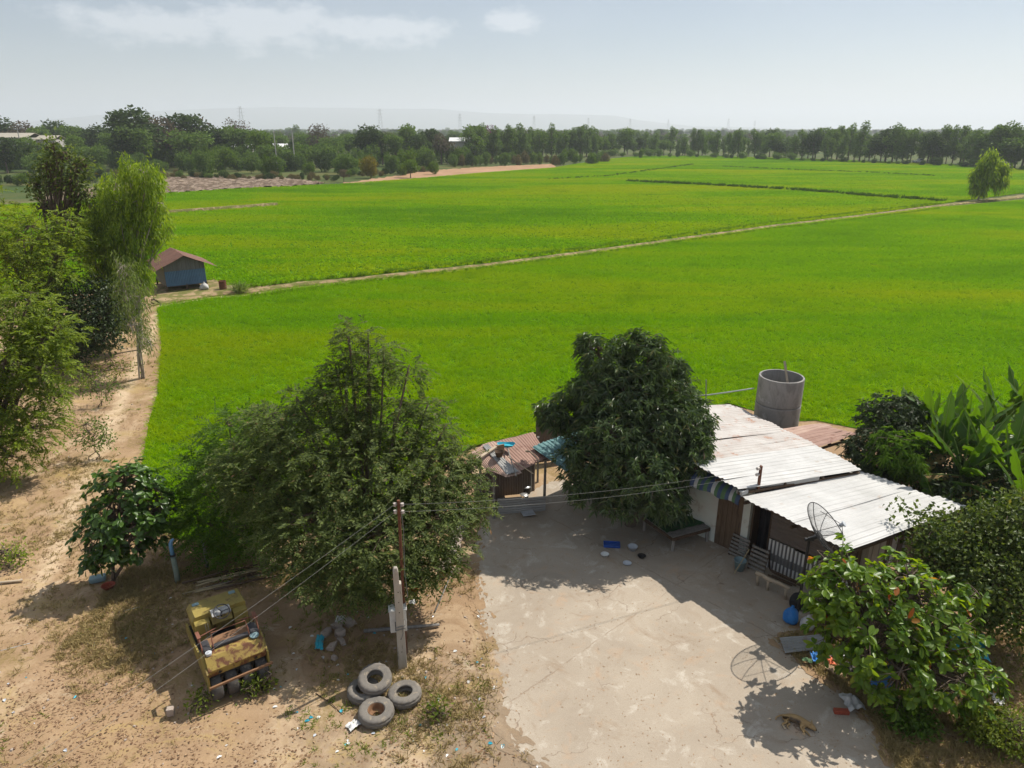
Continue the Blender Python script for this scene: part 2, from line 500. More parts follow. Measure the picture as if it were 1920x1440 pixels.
def gz(x, y):
    x, y = np.asarray(x, float), np.asarray(y, float)
    i = np.clip(np.searchsorted(GROUND_XS, x) - 1, 0, len(GROUND_XS) - 2); j = np.clip(np.searchsorted(GROUND_YS, y) - 1, 0, len(GROUND_YS) - 2)
    a = (x - GROUND_XS[i]) / (GROUND_XS[i + 1] - GROUND_XS[i]); b = (y - GROUND_YS[j]) / (GROUND_YS[j + 1] - GROUND_YS[j])
    Z = GROUND_Z
    return Z[i, j] * (1 - a) * (1 - b) + Z[i + 1, j] * a * (1 - b) + Z[i, j + 1] * (1 - a) * b + Z[i + 1, j + 1] * a * b

def flat_poly(name, pts, z, mat, label, thick=0.0):
    mb = MB(); pl = [Vector((p[0], p[1], 0)) for p in pts]
    # keep faces looking up
    area = sum(pl[i].x * pl[(i + 1) % len(pl)].y - pl[(i + 1) % len(pl)].x * pl[i].y for i in range(len(pl)))
    if area < 0: pl = pl[::-1]
    if thick: mb.prism(pl, (0, 0, z - thick), (0, 0, z))
    else: mb.add([p + Vector((0, 0, z)) for p in pl], [tuple(range(len(pl)))])
    return tag(mb.build(name, mat), label, None, None, 'structure')

# ---------------------------------------------------------------- concrete yard
def yard_material():
    m, nt, N, L = newmat('yard_concrete')
    o = N('ShaderNodeOutputMaterial'); b = N('ShaderNodeBsdfPrincipled')
    b.inputs['Roughness'].default_value = .85; b.inputs['Specular IOR Level'].default_value = .2
    P = worldpos(nt)
    n1 = tex_noise(nt, .45, 7, .62, P, .7); n2 = tex_noise(nt, 1.3, 7, .68, P, .5); n3 = tex_noise(nt, 28, 4, .7, P)
    col = mixrgb(nt, ramp(nt, n1, [(.35, 0.), (.65, 1.)]), (.37, .315, .25), (.305, .255, .20))
    col = mixrgb(nt, ramp(nt, n2, [(.55, 0.), (.70, .85)]), col, (.50, .455, .39))
    col = mixrgb(nt, ramp(nt, n2, [(.28, .7), (.44, 0.)]), col, (.40, .275, .18))
    col = mixrgb(nt, ramp(nt, n3, [(.3, .35), (.5, 0.)]), col, (.24, .18, .12))
    col = mixrgb(nt, ramp(nt, tex_noise(nt, 60, 2, .5, P), [(.66, 0.), (.74, .5)]), col, (.62, .57, .48))
    # hairline cracks in a few places
    v = N('ShaderNodeTexVoronoi'); v.feature = 'DISTANCE_TO_EDGE'; v.inputs['Scale'].default_value = .42
    wp = N('ShaderNodeVectorMath'); wp.operation = 'ADD'
    L(P, wp.inputs[0])
    nn = N('ShaderNodeTexNoise'); nn.inputs['Scale'].default_value = 1.6; nn.inputs['Detail'].default_value = 5; L(P, nn.inputs['Vector'])
    L(nn.outputs[1], wp.inputs[1]); L(wp.outputs[0], v.inputs['Vector'])
    crack = mathn(nt, 'MULTIPLY', ramp(nt, v.outputs[0], [(.0, 1.), (.007, 0.)]), ramp(nt, tex_noise(nt, .5, 2, .5, P), [(.5, 0.), (.58, .8)]))
    col = mixrgb(nt, crack, col, (.16, .105, .07))
    # joints between pours, and earth trodden in from the edges
    sp = N('ShaderNodeSeparateXYZ'); L(P, sp.inputs[0])
    for nx, ny, c0, wdt, cl in ((.733, .68, 16.0, .012, (.24, .18, .13)), (.68, -.733, -9.9, .010, (.24, .18, .13))):
        dl = mathn(nt, 'ADD', mathn(nt, 'ADD', mathn(nt, 'MULTIPLY', sp.outputs[0], nx), mathn(nt, 'MULTIPLY', sp.outputs[1], ny)), mathn(nt, 'SUBTRACT', mathn(nt, 'MULTIPLY', n2, .25), c0 + .12))
        ln = ramp(nt, mathn(nt, 'ABSOLUTE', dl), [(wdt, .75), (wdt * 2.6, 0.)])
        col = mixrgb(nt, mathn(nt, 'MULTIPLY', ln, ramp(nt, tex_noise(nt, 1.1, 4, .6, P), [(.4, .1), (.55, 1.)])), col, cl)
    col = mixrgb(nt, ramp(nt, tex_noise(nt, .8, 8, .75, P, 1.2), [(.55, 0.), (.68, .6)]), col, (.25, .18, .12))
    L(col, b.inputs['Base Color'])
    bp = N('ShaderNodeBump'); bp.inputs['Strength'].default_value = .25; bp.inputs['Distance'].default_value = .02
    L(mathn(nt, 'SUBTRACT', mathn(nt, 'ADD', n3, mathn(nt, 'MULTIPLY', n2, 2.)), crack), bp.inputs['Height']); L(bp.outputs[0], b.inputs['Normal'])
    L(b.outputs[0], o.inputs[0])
yard_material()
def rough_edge(poly, step, amp, seed):
    r = np.random.default_rng(seed); out = []
    for i in range(len(poly)):
        a, b = np.array(poly[i][:2]), np.array(poly[(i + 1) % len(poly)][:2])
        k = max(1, int(np.linalg.norm(b - a) / step))
        for j in range(k):
            out.append(a + (b - a) * j / k + r.normal(size=2) * amp)
    return out
flat_poly('concrete_yard', rough_edge(YARD, .12, .05, 5), .03, 'yard_concrete', 'pale cracked concrete yard in front of the tin roofed house', .14)

def soil_drift():
    r = np.random.default_rng(77); mb = MB(); k = 0
    E = [np.array(p[:2]) for p in YARD[1:10]] ; R2 = [np.array(p[:2]) for p in YARD[10:17]]
    for chain, cnt, rad in ((E, 420, .06), (R2, 120, .09)):
        seg = [np.linalg.norm(chain[i + 1] - chain[i]) for i in range(len(chain) - 1)]; cum = np.concatenate([[0], np.cumsum(seg)])
        for _ in range(cnt):
            s_ = r.uniform(0, cum[-1]); i = min(np.searchsorted(cum, s_, 'right') - 1, len(seg) - 1); t = (s_ - cum[i]) / seg[i]
            d = (chain[i + 1] - chain[i]) / seg[i]; c = chain[i] * (1 - t) + chain[i + 1] * t + np.array([-d[1], d[0]]) * r.normal() * .13
            q = rad * r.uniform(.3, 1.3) * (2.6 if r.random() < .10 else 1); n = 14; k += 1; z = .0312 + .00002 * k
            ph = r.uniform(0, 6.28, 3); a = np.linspace(0, 2 * np.pi, n, False)
            rr = q * (1 + .3 * np.sin(2 * a + ph[0]) + .2 * np.sin(3 * a + ph[1]) + .12 * r.normal(size=n))
            ang = math.atan2(d[1], d[0]); x, y = rr * np.cos(a) * 1.5, rr * np.sin(a) * .8
            P = [(c[0] + x[j] * math.cos(ang) - y[j] * math.sin(ang), c[1] + x[j] * math.sin(ang) + y[j] * math.cos(ang), z) for j in range(n)]
            mb.add(P, [tuple(range(n))])
    tag(mb.build('soil_drift', 'dirt'), 'soil blown over the edges of the concrete yard', None, None, 'stuff')
soil_drift()

# ---------------------------------------------------------------- rice
plain('paddy_mud', (.06, .14, .005), (.08, .17, .006), .95, 1.5, spec=0.)
flat_poly('rice_field', NEARP, .05, 'paddy_mud', 'near paddy between the house and the footpath')
flat_poly('rice_field', FARP, .05, 'paddy_mud', 'wide paddy beyond the footpath')
def rice_material():
    m, nt, N, L = newmat('rice_leaf')
    o = N('ShaderNodeOutputMaterial')
    P = worldpos(nt)
    ri = N('ShaderNodeNewGeometry').outputs['Random Per Island']
    col = ramp(nt, ri, [(0., (.13, .30, .002)), (.3, (.185, .385, .002)), (.7, (.23, .43, .002)), (1., (.34, .51, .004))])
    band = tex_noise(nt, .03, 5, .6, scaled(nt, P, (.45, 1.6, 1)), .6)
    col = mixrgb(nt, ramp(nt, band, [(.47, 0.), (.62, .9)]), col, (.37, .44, .004))
    col = mixrgb(nt, ramp(nt, band, [(.33, .55), (.47, 0.)]), col, (.09, .24, .006))
    sm = tex_noise(nt, .22, 5, .65, scaled(nt, P, (.7, 1.2, 1)), .5)
    col = mixrgb(nt, ramp(nt, sm, [(.3, .45), (.46, 0.)]), col, (.10, .23, .006))
    col = mixrgb(nt, ramp(nt, sm, [(.56, 0.), (.7, .5)]), col, (.33, .43, .004))
    b = N('ShaderNodeBsdfPrincipled'); b.inputs['Roughness'].default_value = .55; b.inputs['Specular IOR Level'].default_value = .04
    L(col, b.inputs['Base Color'])
    t = N('ShaderNodeBsdfTranslucent'); L(col, t.inputs[0])
    mx = N('ShaderNodeMixShader'); mx.inputs[0].default_value = .55
    L(b.outputs[0], mx.inputs[1]); L(t.outputs[0], mx.inputs[2]); L(mx.outputs[0], o.inputs[0])
rice_material()
def rice_tile(size, n, h, w, seed):
    r = np.random.default_rng(seed)
    # hills of rice planted in loose rows
    k = max(1, int(n / 7))
    hills = r.uniform(-size / 2, size / 2, (k, 2))
    idx = r.integers(0, k, n)
    p = hills[idx] + r.normal(size=(n, 2)) * .05
    pos = np.concatenate([p, r.uniform(-.02, .06, (n, 1))], 1)
    d = np.stack([r.normal(size=n) * .7 - .15, r.normal(size=n) * .7 - .12, np.full(n, 1.)], 1)
    nr = np.stack([r.normal(size=n), r.normal(size=n), r.normal(size=n) * .2], 1)
    V, F = leaf_arrays(pos, d, r.uniform(.65, 1.1, n) * h, w, 'blade', nr, droop=.4)
    return fastmesh('rice_tile', V, F, 'rice_leaf')
def quadtree(poly, x0, x1, y0, y1, top, low, keep=None):
    out = []
    xs = np.arange(x0, x1, top) + top / 2; ys = np.arange(y0, y1, top) + top / 2
    X, Y = np.meshgrid(xs, ys); c = np.stack([X.ravel(), Y.ravel()], 1); s = top
    while s >= low:
        offs = [np.array(o) * s / 2 for o in ((-1, -1), (1, -1), (1, 1), (-1, 1), (0, 0))]
        ins = np.stack([inpoly(c + o, poly) for o in offs], 1)
        allin = ins.all(1); none = ~ins.any(1)
        if s > low and keep is not None: allin &= keep(c, s)
        out.append((s, c[allin]))
        rest = c[~allin & ~none] if s < top else c[~allin]
        if s == low: out.append((s, rest[inpoly(rest, poly)]))
        c = np.concatenate([rest + np.array(o) * s / 4 for o in ((-1, -1), (1, -1), (1, 1), (-1, 1))]) if len(rest) else rest
        s /= 2
    return out
def rice(name, poly, box, top, low, dens, h, w, label, seed, visible=True):
    protos, lookup = [], {}
    s = top
    while s >= low:
        for k in range(4):
            protos.append(rice_tile(s, max(3, int(dens * s * s)), h, w, seed + len(protos)))
        lookup[s] = len(protos) - 4
        s /= 2
    P, Rr, S, I = [], [], [], []
    r = np.random.default_rng(seed)
    for s, c in quadtree(poly, *box, top, low):
        if not len(c): continue
        # only what the camera side of the field could show
        zc = c[:, 1] * CP + CAM_H * SP; px = 960 + FPX * c[:, 0] / np.maximum(zc, .1)
        c = c[(px > -420) & (px < 2340)]
        n = len(c)
        P.append(np.concatenate([c, np.full((n, 1), .05)], 1)); z = np.zeros(n)
        Rr.append(np.stack([z, z, r.integers(0, 4, n) * math.pi / 2], 1))
        sz = r.uniform(.9, 1.12, n); S.append(np.stack([np.ones(n), np.ones(n), sz], 1))
        I.append(lookup[s] + r.integers(0, 4, n))
    return scatter(name, np.concatenate(P), np.concatenate(Rr), np.concatenate(S), np.concatenate(I), protos, label, 'rice')
nb = np.array(NEARP); fb = np.array(FARP)
rice('rice_plants', NEARP, (-36, 124, 16, 152), 4.0, .25, 230, .52, .020, 'bright green young rice in the near paddy', 100)
rice('rice_plants', FARP, (-260, 420, 44, 400), 8.0, .5, 64, .5, .06, 'bright green young rice beyond the footpath', 200)

# ---------------------------------------------------------------- footpath on the bund, minor bunds
plain('path_dirt', (.33, .24, .14), (.24, .175, .095), .95, .6, .3, 12, spec=.1, c3=(.13, .13, .04), c3amt=.95)
def strip(name, ctr, wid, z, mat, label, seed, drop=.16):
    r = np.random.default_rng(seed); mb = MB(); C = [Vector((p[0], p[1], 0)) for p in ctr]
    D = []
    for i in range(len(C) - 1):
        k = max(1, int((C[i + 1] - C[i]).length / 1.4))
        for j in range(k): D.append((C[i].lerp(C[i + 1], j / k), wid[i] + (wid[i + 1] - wid[i]) * j / k))
    D.append((C[-1], wid[-1])); vs = []
    for i, (p, w) in enumerate(D):
        d = (D[min(i + 1, len(D) - 1)][0] - D[max(0, i - 1)][0]).normalized(); n = Vector((-d.y, d.x, 0))
        a, b = w / 2 * r.uniform(.8, 1.2), w / 2 * r.uniform(.8, 1.2); h = z + r.normal() * .02
        vs += [p - n * (a + .22) + Vector((0, 0, z - drop)), p - n * a + Vector((0, 0, h)), p + n * b + Vector((0, 0, h)), p + n * (b + .22) + Vector((0, 0, z - drop))]
    q = len(D)
    mb.add(vs, [(i * 4 + k + 1, i * 4 + k, i * 4 + 4 + k, i * 4 + 5 + k) for i in range(q - 1) for k in range(3)])
    return tag(mb.build(name, mat, smooth=True), label, None, None, 'structure')
strip('footpath', poly_px(PATH_PX), [2.2, 1.6, .8, .5, .45, .4, .4, .4, .5, .6, .7, 1.4, 2.2, 2.4], .22, 'path_dirt', 'narrow pale earth footpath crossing the paddies to the tin hut', 9)
flat_poly('bare_earth', rough_edge(poly_px([(285, 575), (300, 540), (392, 523), (432, 532), (462, 548), (400, 556)]), .6, .1, 4), .10, 'path_dirt', 'bare earth round the tin hut', .2)

# ---------------------------------------------------------------- ploughed and bare plots behind the paddy
plain('ploughed_soil', (.22, .165, .125), (.30, .235, .18), .95, .35, .8, 2.0, spec=.05, streak=(1, .35, 1), c3=(.13, .095, .07), c3amt=.9)
plain('pink_soil', (.38, .235, .15), (.30, .19, .115), .95, .08, .5, 2.0, spec=.05)
def furrows(name, pts, z, mat, label, step, amp, seed):
    """a soil plot with real clods and furrows"""
    P = np.array(pts); r = np.random.default_rng(seed)
    xs = np.arange(P[:, 0].min(), P[:, 0].max(), step); ys = np.arange(P[:, 1].min(), P[:, 1].max(), step)
    X, Y = np.meshgrid(xs, ys, indexing='ij'); n, m = X.shape
    Z = z + amp * r.random(X.shape) + amp * .7 * np.sin((Y + .3 * X) * 2.2)
    c = np.stack([X.ravel() + step / 2, Y.ravel() + step / 2], 1).reshape(n, m, 2)[:-1, :-1].reshape(-1, 2)
    i = (np.arange(n - 1)[:, None] * m + np.arange(m - 1)[None]).ravel()
    F = np.stack([i, i + m, i + m + 1, i + 1], 1)[inpoly(c, pts)]
    return tag(meshobj(name, fastmesh(name, np.stack([X.ravel(), Y.ravel(), Z.ravel()], 1), F, mat)), label, None, None, 'structure')
furrows('ploughed_field', poly_px([(60, 372), (290, 335), (400, 331), (520, 334), (610, 344), (560, 350), (430, 356), (310, 364), (100, 381)]), .06, 'ploughed_soil', 'ploughed grey brown plot at the left edge of the paddies', .8, .28, 1)
furrows('bare_field', poly_px([(640, 345), (730, 332), (800, 321), (900, 314), (1035, 308), (1045, 315), (900, 326), (800, 335), (690, 345)]), .06, 'pink_soil', 'bare pinkish soil plot behind the paddy', 1.4, .12, 2)
# ================================================================ house, shack, tank
def tin(name, base, base2, rust, amt, rough=.5, metal=.0, streak=(1, 1, 1), scale=1.2):
    return plain(name, base, base2, rough, scale, .15, 30, metal, .4, streak, rust, amt)
tin('tin_white', (.50, .495, .485), (.40, .395, .385), (.36, .30, .25), .32, .42)
tin('tin_weathered', (.46, .44, .42), (.35, .31, .285), (.33, .18, .12), .5, .55)
tin('tin_rust', (.30, .185, .145), (.23, .13, .10), (.17, .075, .05), .5, .75)
tin('tin_rust_pale', (.40, .28, .225), (.31, .20, .155), (.2, .1, .07), .4, .75)
tin('tin_grey', (.34, .34, .33), (.25, .245, .24), (.2, .12, .09), .35, .5)
tin('tin_rust_dark', (.17, .085, .06), (.12, .06, .042), (.08, .04, .03), .5, .8)
tin('tin_teal', (.10, .23, .23), (.07, .16, .165), (.18, .2, .17), .3, .55)
tin('siding_brown', (.155, .125, .105), (.12, .098, .085), (.09, .07, .06), .3, .7)
plain('plaster_white', (.58, .64, .58), (.55, .53, .48), .9, 1.2, .1, 30, c3=(.42, .38, .32), c3amt=.45)
plain('wood_dark', (.10, .066, .042), (.065, .042, .028), .85, 2, .3, 30, streak=(6, 6, .5))
plain('wood_door', (.165, .115, .075), (.105, .07, .045), .85, 2.2, .3, 30, streak=(9, 9, .6), c3=(.06, .04, .03), c3amt=.6)
plain('wood_grey', (.27, .255, .235), (.19, .18, .165), .9, 2, .3, 40, streak=(7, 7, .5), c3=(.09, .085, .08), c3amt=.5)
plain('wood_pale', (.44, .36, .27), (.34, .27, .19), .85, 2, .2, 30, streak=(4, 4, .6))
plain('rusty_iron', (.16, .065, .035), (.10, .042, .025), .85, 6, .3, 60)
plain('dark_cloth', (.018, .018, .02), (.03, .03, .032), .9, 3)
plain('stripe_blue', (.06, .09, .17), (.05, .07, .13), .8, 4)
plain('stripe_green', (.09, .17, .08), (.07, .13, .06), .8, 4)
plain('stripe_white', (.45, .46, .45), (.36, .36, .36), .8, 4)
plain('ceramic', (.5, .46, .42), (.35, .3, .27), .3, 8)
def painted_panel():
    """corrugated sheet whose ridges keep white paint above and below a worn grey band"""
    m, nt, N, L = newmat('painted_tin')
    o = N('ShaderNodeOutputMaterial'); b = N('ShaderNodeBsdfPrincipled'); b.inputs['Roughness'].default_value = .7
    tc = N('ShaderNodeTexCoord').outputs['Object']; sep = N('ShaderNodeSeparateXYZ'); L(tc, sep.inputs[0])
    w = mathn(nt, 'SINE', mathn(nt, 'MULTIPLY', sep.outputs[0], 2 * math.pi / .12))
    ridge = ramp(nt, mathn(nt, 'ADD', mathn(nt, 'MULTIPLY', w, .5), .5), [(.42, 0.), (.5, 1.)])
    nz = tex_noise(nt, 5, 5, .6, tc)
    zz = mathn(nt, 'ADD', sep.outputs[2], mathn(nt, 'MULTIPLY', nz, .12))
    band = ramp(nt, zz, [(.0, 1.), (.37, 1.), (.40, .06), (.64, .06), (.67, 1.)])
    fac = mathn(nt, 'MULTIPLY', ridge, band)
    grey = mixrgb(nt, nz, (.09, .09, .095), (.16, .155, .15))
    white = mixrgb(nt, nz, (.72, .72, .71), (.55, .54, .52))
    L(mixrgb(nt, fac, grey, white), b.inputs['Base Color']); L(b.outputs[0], o.inputs[0])
painted_panel()

def sheet_obj(name, mat, parent, org, p00, p10, p01, p11, period=.19, amp=.02, sag=.015, seed=0, shape='trap', nl=5):
    """one corrugated sheet: p00-p10 is the width, p0*-p1* runs along the ribs"""
    p00, p10, p01, p11 = (Vector(p) for p in (p00, p10, p01, p11))
    wd = max((p10 - p00).length, (p11 - p01).length)
    nr = max(2, round(wd / period)); per = 6 if shape == 'trap' else 6
    prof = [0, 0, .9, 1, .9, 0] if shape == 'trap' else [0, .25, .75, 1, .75, .25]
    nw = nr * per + 1
    nrm = (p10 - p00).cross(p01 - p00).normalized()
    if nrm.z < 0 and abs(nrm.z) > .2: nrm = -nrm
    r = np.random.default_rng(seed); s1 = r.uniform(-1, 1, 6)
    vs = []
    for j in range(nl + 1):
        b = j / nl
        for i in range(nw):
            a = i / (nw - 1)
            p = p00 * (1 - a) * (1 - b) + p10 * a * (1 - b) + p01 * (1 - a) * b + p11 * a * b
            h = amp * prof[i % per] + sag * (math.sin(a * 4 + s1[0] * 3) * math.sin(b * 3.1 + s1[1] * 2) + .4 * math.sin(b * 9 + a * 5 + s1[2] * 5))
            vs.append(p + nrm * h)
    fs = [(j * nw + i, j * nw + i + 1, (j + 1) * nw + i + 1, (j + 1) * nw + i) for j in range(nl) for i in range(nw - 1)]
    mb = MB(); mb.add(vs, fs)
    o = mb.build(name, mat, parent, org)
    sd = o.modifiers.new('gauge', 'SOLIDIFY'); sd.thickness = .004; sd.offset = -1
    return o
def lerp(a, b, t): return Vector(a).lerp(Vector(b), t)
def roof_sheets(parent, org, hl, hr, ll, lr, n, mats, seed, period=.19, lap=.02, jit=.09):
    r = random.Random(seed)
    for k in range(n):
        a0, a1 = max(0, k / n - lap), min(1, (k + 1) / n + lap)
        up = Vector((0, 0, .018 * (k % 2)))
        j0, j1 = r.uniform(-jit, jit), r.uniform(-jit, jit)
        d = (Vector(ll) - Vector(hl)).normalized()
        m = mats[k % len(mats)]
        sheet_obj('roof_sheet', m, parent, org, lerp(hl, hr, a0) + up + d * j0, lerp(hl, hr, a1) + up + d * j0,
                  lerp(ll, lr, a0) + up + d * j1, lerp(ll, lr, a1) + up + d * j1, period, .022, .028, seed * 10 + k)
U2, V2 = Vector((.68, -.733, 0)), Vector((.733, .68, 0))
H0 = Vector((6.73, 20.5, 0))
def HW(t, s, z=0.0): return H0 + U2 * t + V2 * s + Vector((0, 0, z))
def wallbox(mb, t0, t1, s0, s1, z0, z1, z1b=None):
    """a wall block in house axes; z1b is the top at the far (s1) side"""
    z1b = z1 if z1b is None else z1b
    vs = [HW(t0, s0, z0), HW(t1, s0, z0), HW(t1, s1, z0), HW(t0, s1, z0), HW(t0, s0, z1), HW(t1, s0, z1), HW(t1, s1, z1b), HW(t0, s1, z1b)]
    mb.add(vs, [(3, 2, 1, 0), (4, 5, 6, 7), (0, 1, 5, 4), (1, 2, 6, 5), (2, 3, 7, 6), (3, 0, 4, 7)])
def house():
    org = HW(0, 2)
    h = empty('house', org, 0, 'low house with white corrugated roofs, plank door and striped awning', 'house')
    def part(name, mat, mb, parent=h, **k): return mb.build(name, mat, parent, org if parent is h else org, **k)
    C = dict(hl=G(1391, 931, 2.70), hr=G(1591, 1033, 2.70), lr=G(1812, 951, 2.12), ll=G(1612, 883, 2.12))
    B = dict(hl=G(1301, 868, 2.98), hr=G(1388, 917, 2.98), lr=G(1616, 880, 2.30), ll=G(1531, 834, 2.30))
    Ah = Vector(B['hl']) + Vector((0, 0, -.06))
    A = dict(hr=Ah + Vector((.06, -.1, 0)), hl=Ah + Vector((-2.1, 4.6, 0)), ll=G(1366, 757, 2.18), lr=G(1534, 836, 2.22))
    D = dict(hl=G(1462, 806, 2.0), hr=G(1530, 838, 2.0), lr=G(1608, 814, 1.8), ll=G(1532, 793, 1.8))
    for nm, q, n, mats, seed, lab in (('roof', C, 4, ['tin_white'], 3, 'bright white front roof'), ('roof', B, 3, ['tin_white'], 4, None),
                                 ('roof', A, 6, ['tin_weathered'], 5, 'weathered grey white rear roof with rust'), ('roof', D, 3, ['tin_rust_pale', 'tin_rust', 'tin_rust'], 6, 'low rusty red lean-to roof')):
        mb = MB(); dn = Vector((0, 0, -.09))
        for t in (.04, .35, .66, .96): mb.beam(lerp(q['hl'], q['ll'], t) + dn, lerp(q['hr'], q['lr'], t) + dn, .06, .08)
        for t in (.03, .5, .97): mb.beam(lerp(q['hl'], q['hr'], t) + dn * 1.9, lerp(q['ll'], q['lr'], t) + dn * 1.9, .06, .08)
        rf = part(nm, 'wood_dark', mb)
        if lab: rf['label'] = lab
        roof_sheets(rf, org, q['hl'], q['hr'], q['ll'], q['lr'], n, mats, seed)
    # walls
    mb = MB(); wallbox(mb, -3.4, 0, 0, .12, 0, 2.62); w = part('wall', 'plaster_white', mb); w['label'] = 'white plastered front wall'
    mb = MB(); wallbox(mb, .9, 1.14, -.02, .14, 0, 2.6); part('door_jamb', 'plaster_white', mb)
    mb = MB(); wallbox(mb, 0, .9, 0, .12, 2.06, 2.61); part('lintel', 'plaster_white', mb)
    def run(name, pl, z0s, mat='wood_grey'):
        mb = MB(); up = [HW(t, q) for t, q in pl]
        for i in range(len(up) - 1):
            a_, b_ = up[i], up[i + 1]; n_ = Vector((-(b_ - a_).y, (b_ - a_).x, 0)).normalized() * .04
            vs = [a_ - n_, b_ - n_, b_ + n_, a_ + n_]; tp = [z0s[i], z0s[i + 1], z0s[i + 1], z0s[i]]
            mb.add(vs + [v + Vector((0, 0, z)) for v, z in zip(vs, tp)], [(3, 2, 1, 0), (4, 5, 6, 7), (0, 1, 5, 4), (1, 2, 6, 5), (2, 3, 7, 6), (3, 0, 4, 7)])
        part(name, mat, mb)
    run('rear_wall', [(4.3, 4.0), (2.4, 4.25), (.6, 5.0), (-3.8, 6.3)], [2.0, 2.05, 2.05, 2.05])
    run('end_wall', [(-3.8, 6.3), (-4.9, 1.25), (-3.4, .06)], [2.1, 2.6, 2.6])
    mb = MB(); wallbox(mb, 1.14, 1.2, .14, 4.3, 0, 2.5, 2.0); part('inner_wall', 'wood_dark', mb)
    # door
    mb = MB(); wallbox(mb, .0, .9, .03, .06, 0.03, 2.05); d = part('door', 'wood_dark', mb); d['label'] = 'weathered brown plank door'
    for k in range(5):
        mb = MB(); wallbox(mb, .012 + k * .178, .012 + k * .178 + .168, -.005 - .004 * (k % 2), .028, .03, 2.045 - .012 * (k % 3)); part('plank', 'wood_door', mb, d)
    mb = MB(); mb.tube([HW(.08, -.03, .95), HW(.08, -.05, 1.0), HW(.08, -.03, 1.1)], .012, 6); part('handle', 'rusty_iron', mb, d)
    # dark opening hung with cloth
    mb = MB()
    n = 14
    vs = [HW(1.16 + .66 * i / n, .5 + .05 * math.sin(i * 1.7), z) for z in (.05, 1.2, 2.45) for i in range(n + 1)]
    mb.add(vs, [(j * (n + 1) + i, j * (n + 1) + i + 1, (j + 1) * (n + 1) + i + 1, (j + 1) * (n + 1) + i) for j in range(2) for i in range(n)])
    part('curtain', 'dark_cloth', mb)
    mb = MB(); mb.beam(HW(1.84, .05, 0), HW(1.84, .05, 2.55), .08, .08); mb.beam(HW(4.4, .05, 0), HW(4.4, .05, 2.5), .08, .08); mb.beam(HW(3.1, .07, 0), HW(3.1, .07, 2.5), .07, .07); part('post', 'wood_dark', mb)
    # upper siding, ribs level
    for z0, z1 in ((1.08, 1.75), (1.73, 2.45)):
        sheet_obj('siding_sheet', 'siding_brown', h, org, HW(1.86, .0 - (z0 > 1.5) * .01, z0), HW(1.86, .0 - (z0 > 1.5) * .01, z1), HW(4.42, 0, z0), HW(4.42, 0, z1), .13, .018, .004, 3)
    # lower painted panels
    for k in range(3):
        t0 = 1.88 + k * .85
        mb = MB(); nw = 7 * 8
        pts = []
        for z in (.03, 1.06 - .04 * k):
            for i in range(nw + 1):
                x = i / nw * .82
                pts.append((x, -.018 * (math.sin(2 * math.pi * x / .12)), z))
        mb.add(pts, [(i, i + 1, nw + 2 + i, nw + 1 + i) for i in range(nw)])
        o = mb.build('wall_panel', 'painted_tin', h)
        o.location = HW(t0, -.03 - .006 * k, 0) - org
        o.rotation_euler = (0, 0, math.atan2(U2.y, U2.x))
        o['label'] = 'corrugated panel with worn white paint'
    # boarded side wall
    r = random.Random(4)
    for k in range(15):
        s0 = .02 + k * .285
        zt = 2.55 - .5 * s0 / 4.3
        mb = MB(); o_ = r.uniform(-.012, .012)
        vs = [HW(4.44 + o_, s0, .02), HW(4.47 + o_, s0, .02), HW(4.47 + o_, s0 + .27, .02), HW(4.44 + o_, s0 + .27, .02)]
        top = zt - r.uniform(.0, .12)
        vs += [v + Vector((0, 0, top)) for v in vs]
        mb.add(vs, [(3, 2, 1, 0), (4, 5, 6, 7), (0, 1, 5, 4), (1, 2, 6, 5), (2, 3, 7, 6), (3, 0, 4, 7)])
        part('board', r.choice(['wood_grey', 'wood_grey', 'tin_grey', 'wood_dark']), mb)
    # striped awning under the eave by the door
    mb = MB(); n = 14; cols = ['stripe_blue', 'stripe_white', 'stripe_green']
    prof = [(-.30, 2.62), (-.55, 2.58), (-.72, 2.48), (-.80, 2.34), (-.80, 2.2)]
    vs = []
    for j, (s, z) in enumerate(prof):
        for i in range(n + 1):
            t = -.62 + 1.75 * i / n
            vs.append(HW(t, s + .03 * math.sin(i * 1.3), z - .03 * math.sin(i * .9) * j / 4))
    for j in range(4):
        for i in range(n):
            mb.cur = (0, 1, 2, 0, 2)[i % 5]
            a = j * (n + 1) + i
            mb.f.append([a, a + 1, a + n + 2, a + n + 1]); mb.mi.append(mb.cur)
    mb.v = [tuple(v) for v in vs]
    aw = part('awning', cols, mb, smooth=True); aw['label'] = 'blue, green and white striped awning over the door'
    mb = MB(); mb.beam(HW(-1.5, -.2, 2.7), HW(1.3, -.2, 2.66), .05, .06); part('awning_rail', 'wood_dark', mb, aw)
    # fascia in the step between the two front roofs
    mb = MB(); mb.beam(Vector(C['hl']) + Vector((-.12, .13, .1)), lerp(B['hr'], B['lr'], .62) + Vector((0, 0, -.06)), .05, .13); part('fascia', 'tin_grey', mb)
    mb = MB(); mb.beam(G(1388, 925, 2.82), G(1400, 920, 2.82), .12, .12); part('pipe_end', 'stripe_white', mb)
    return C, B, A, D
RC, RB, RA, RD = house()

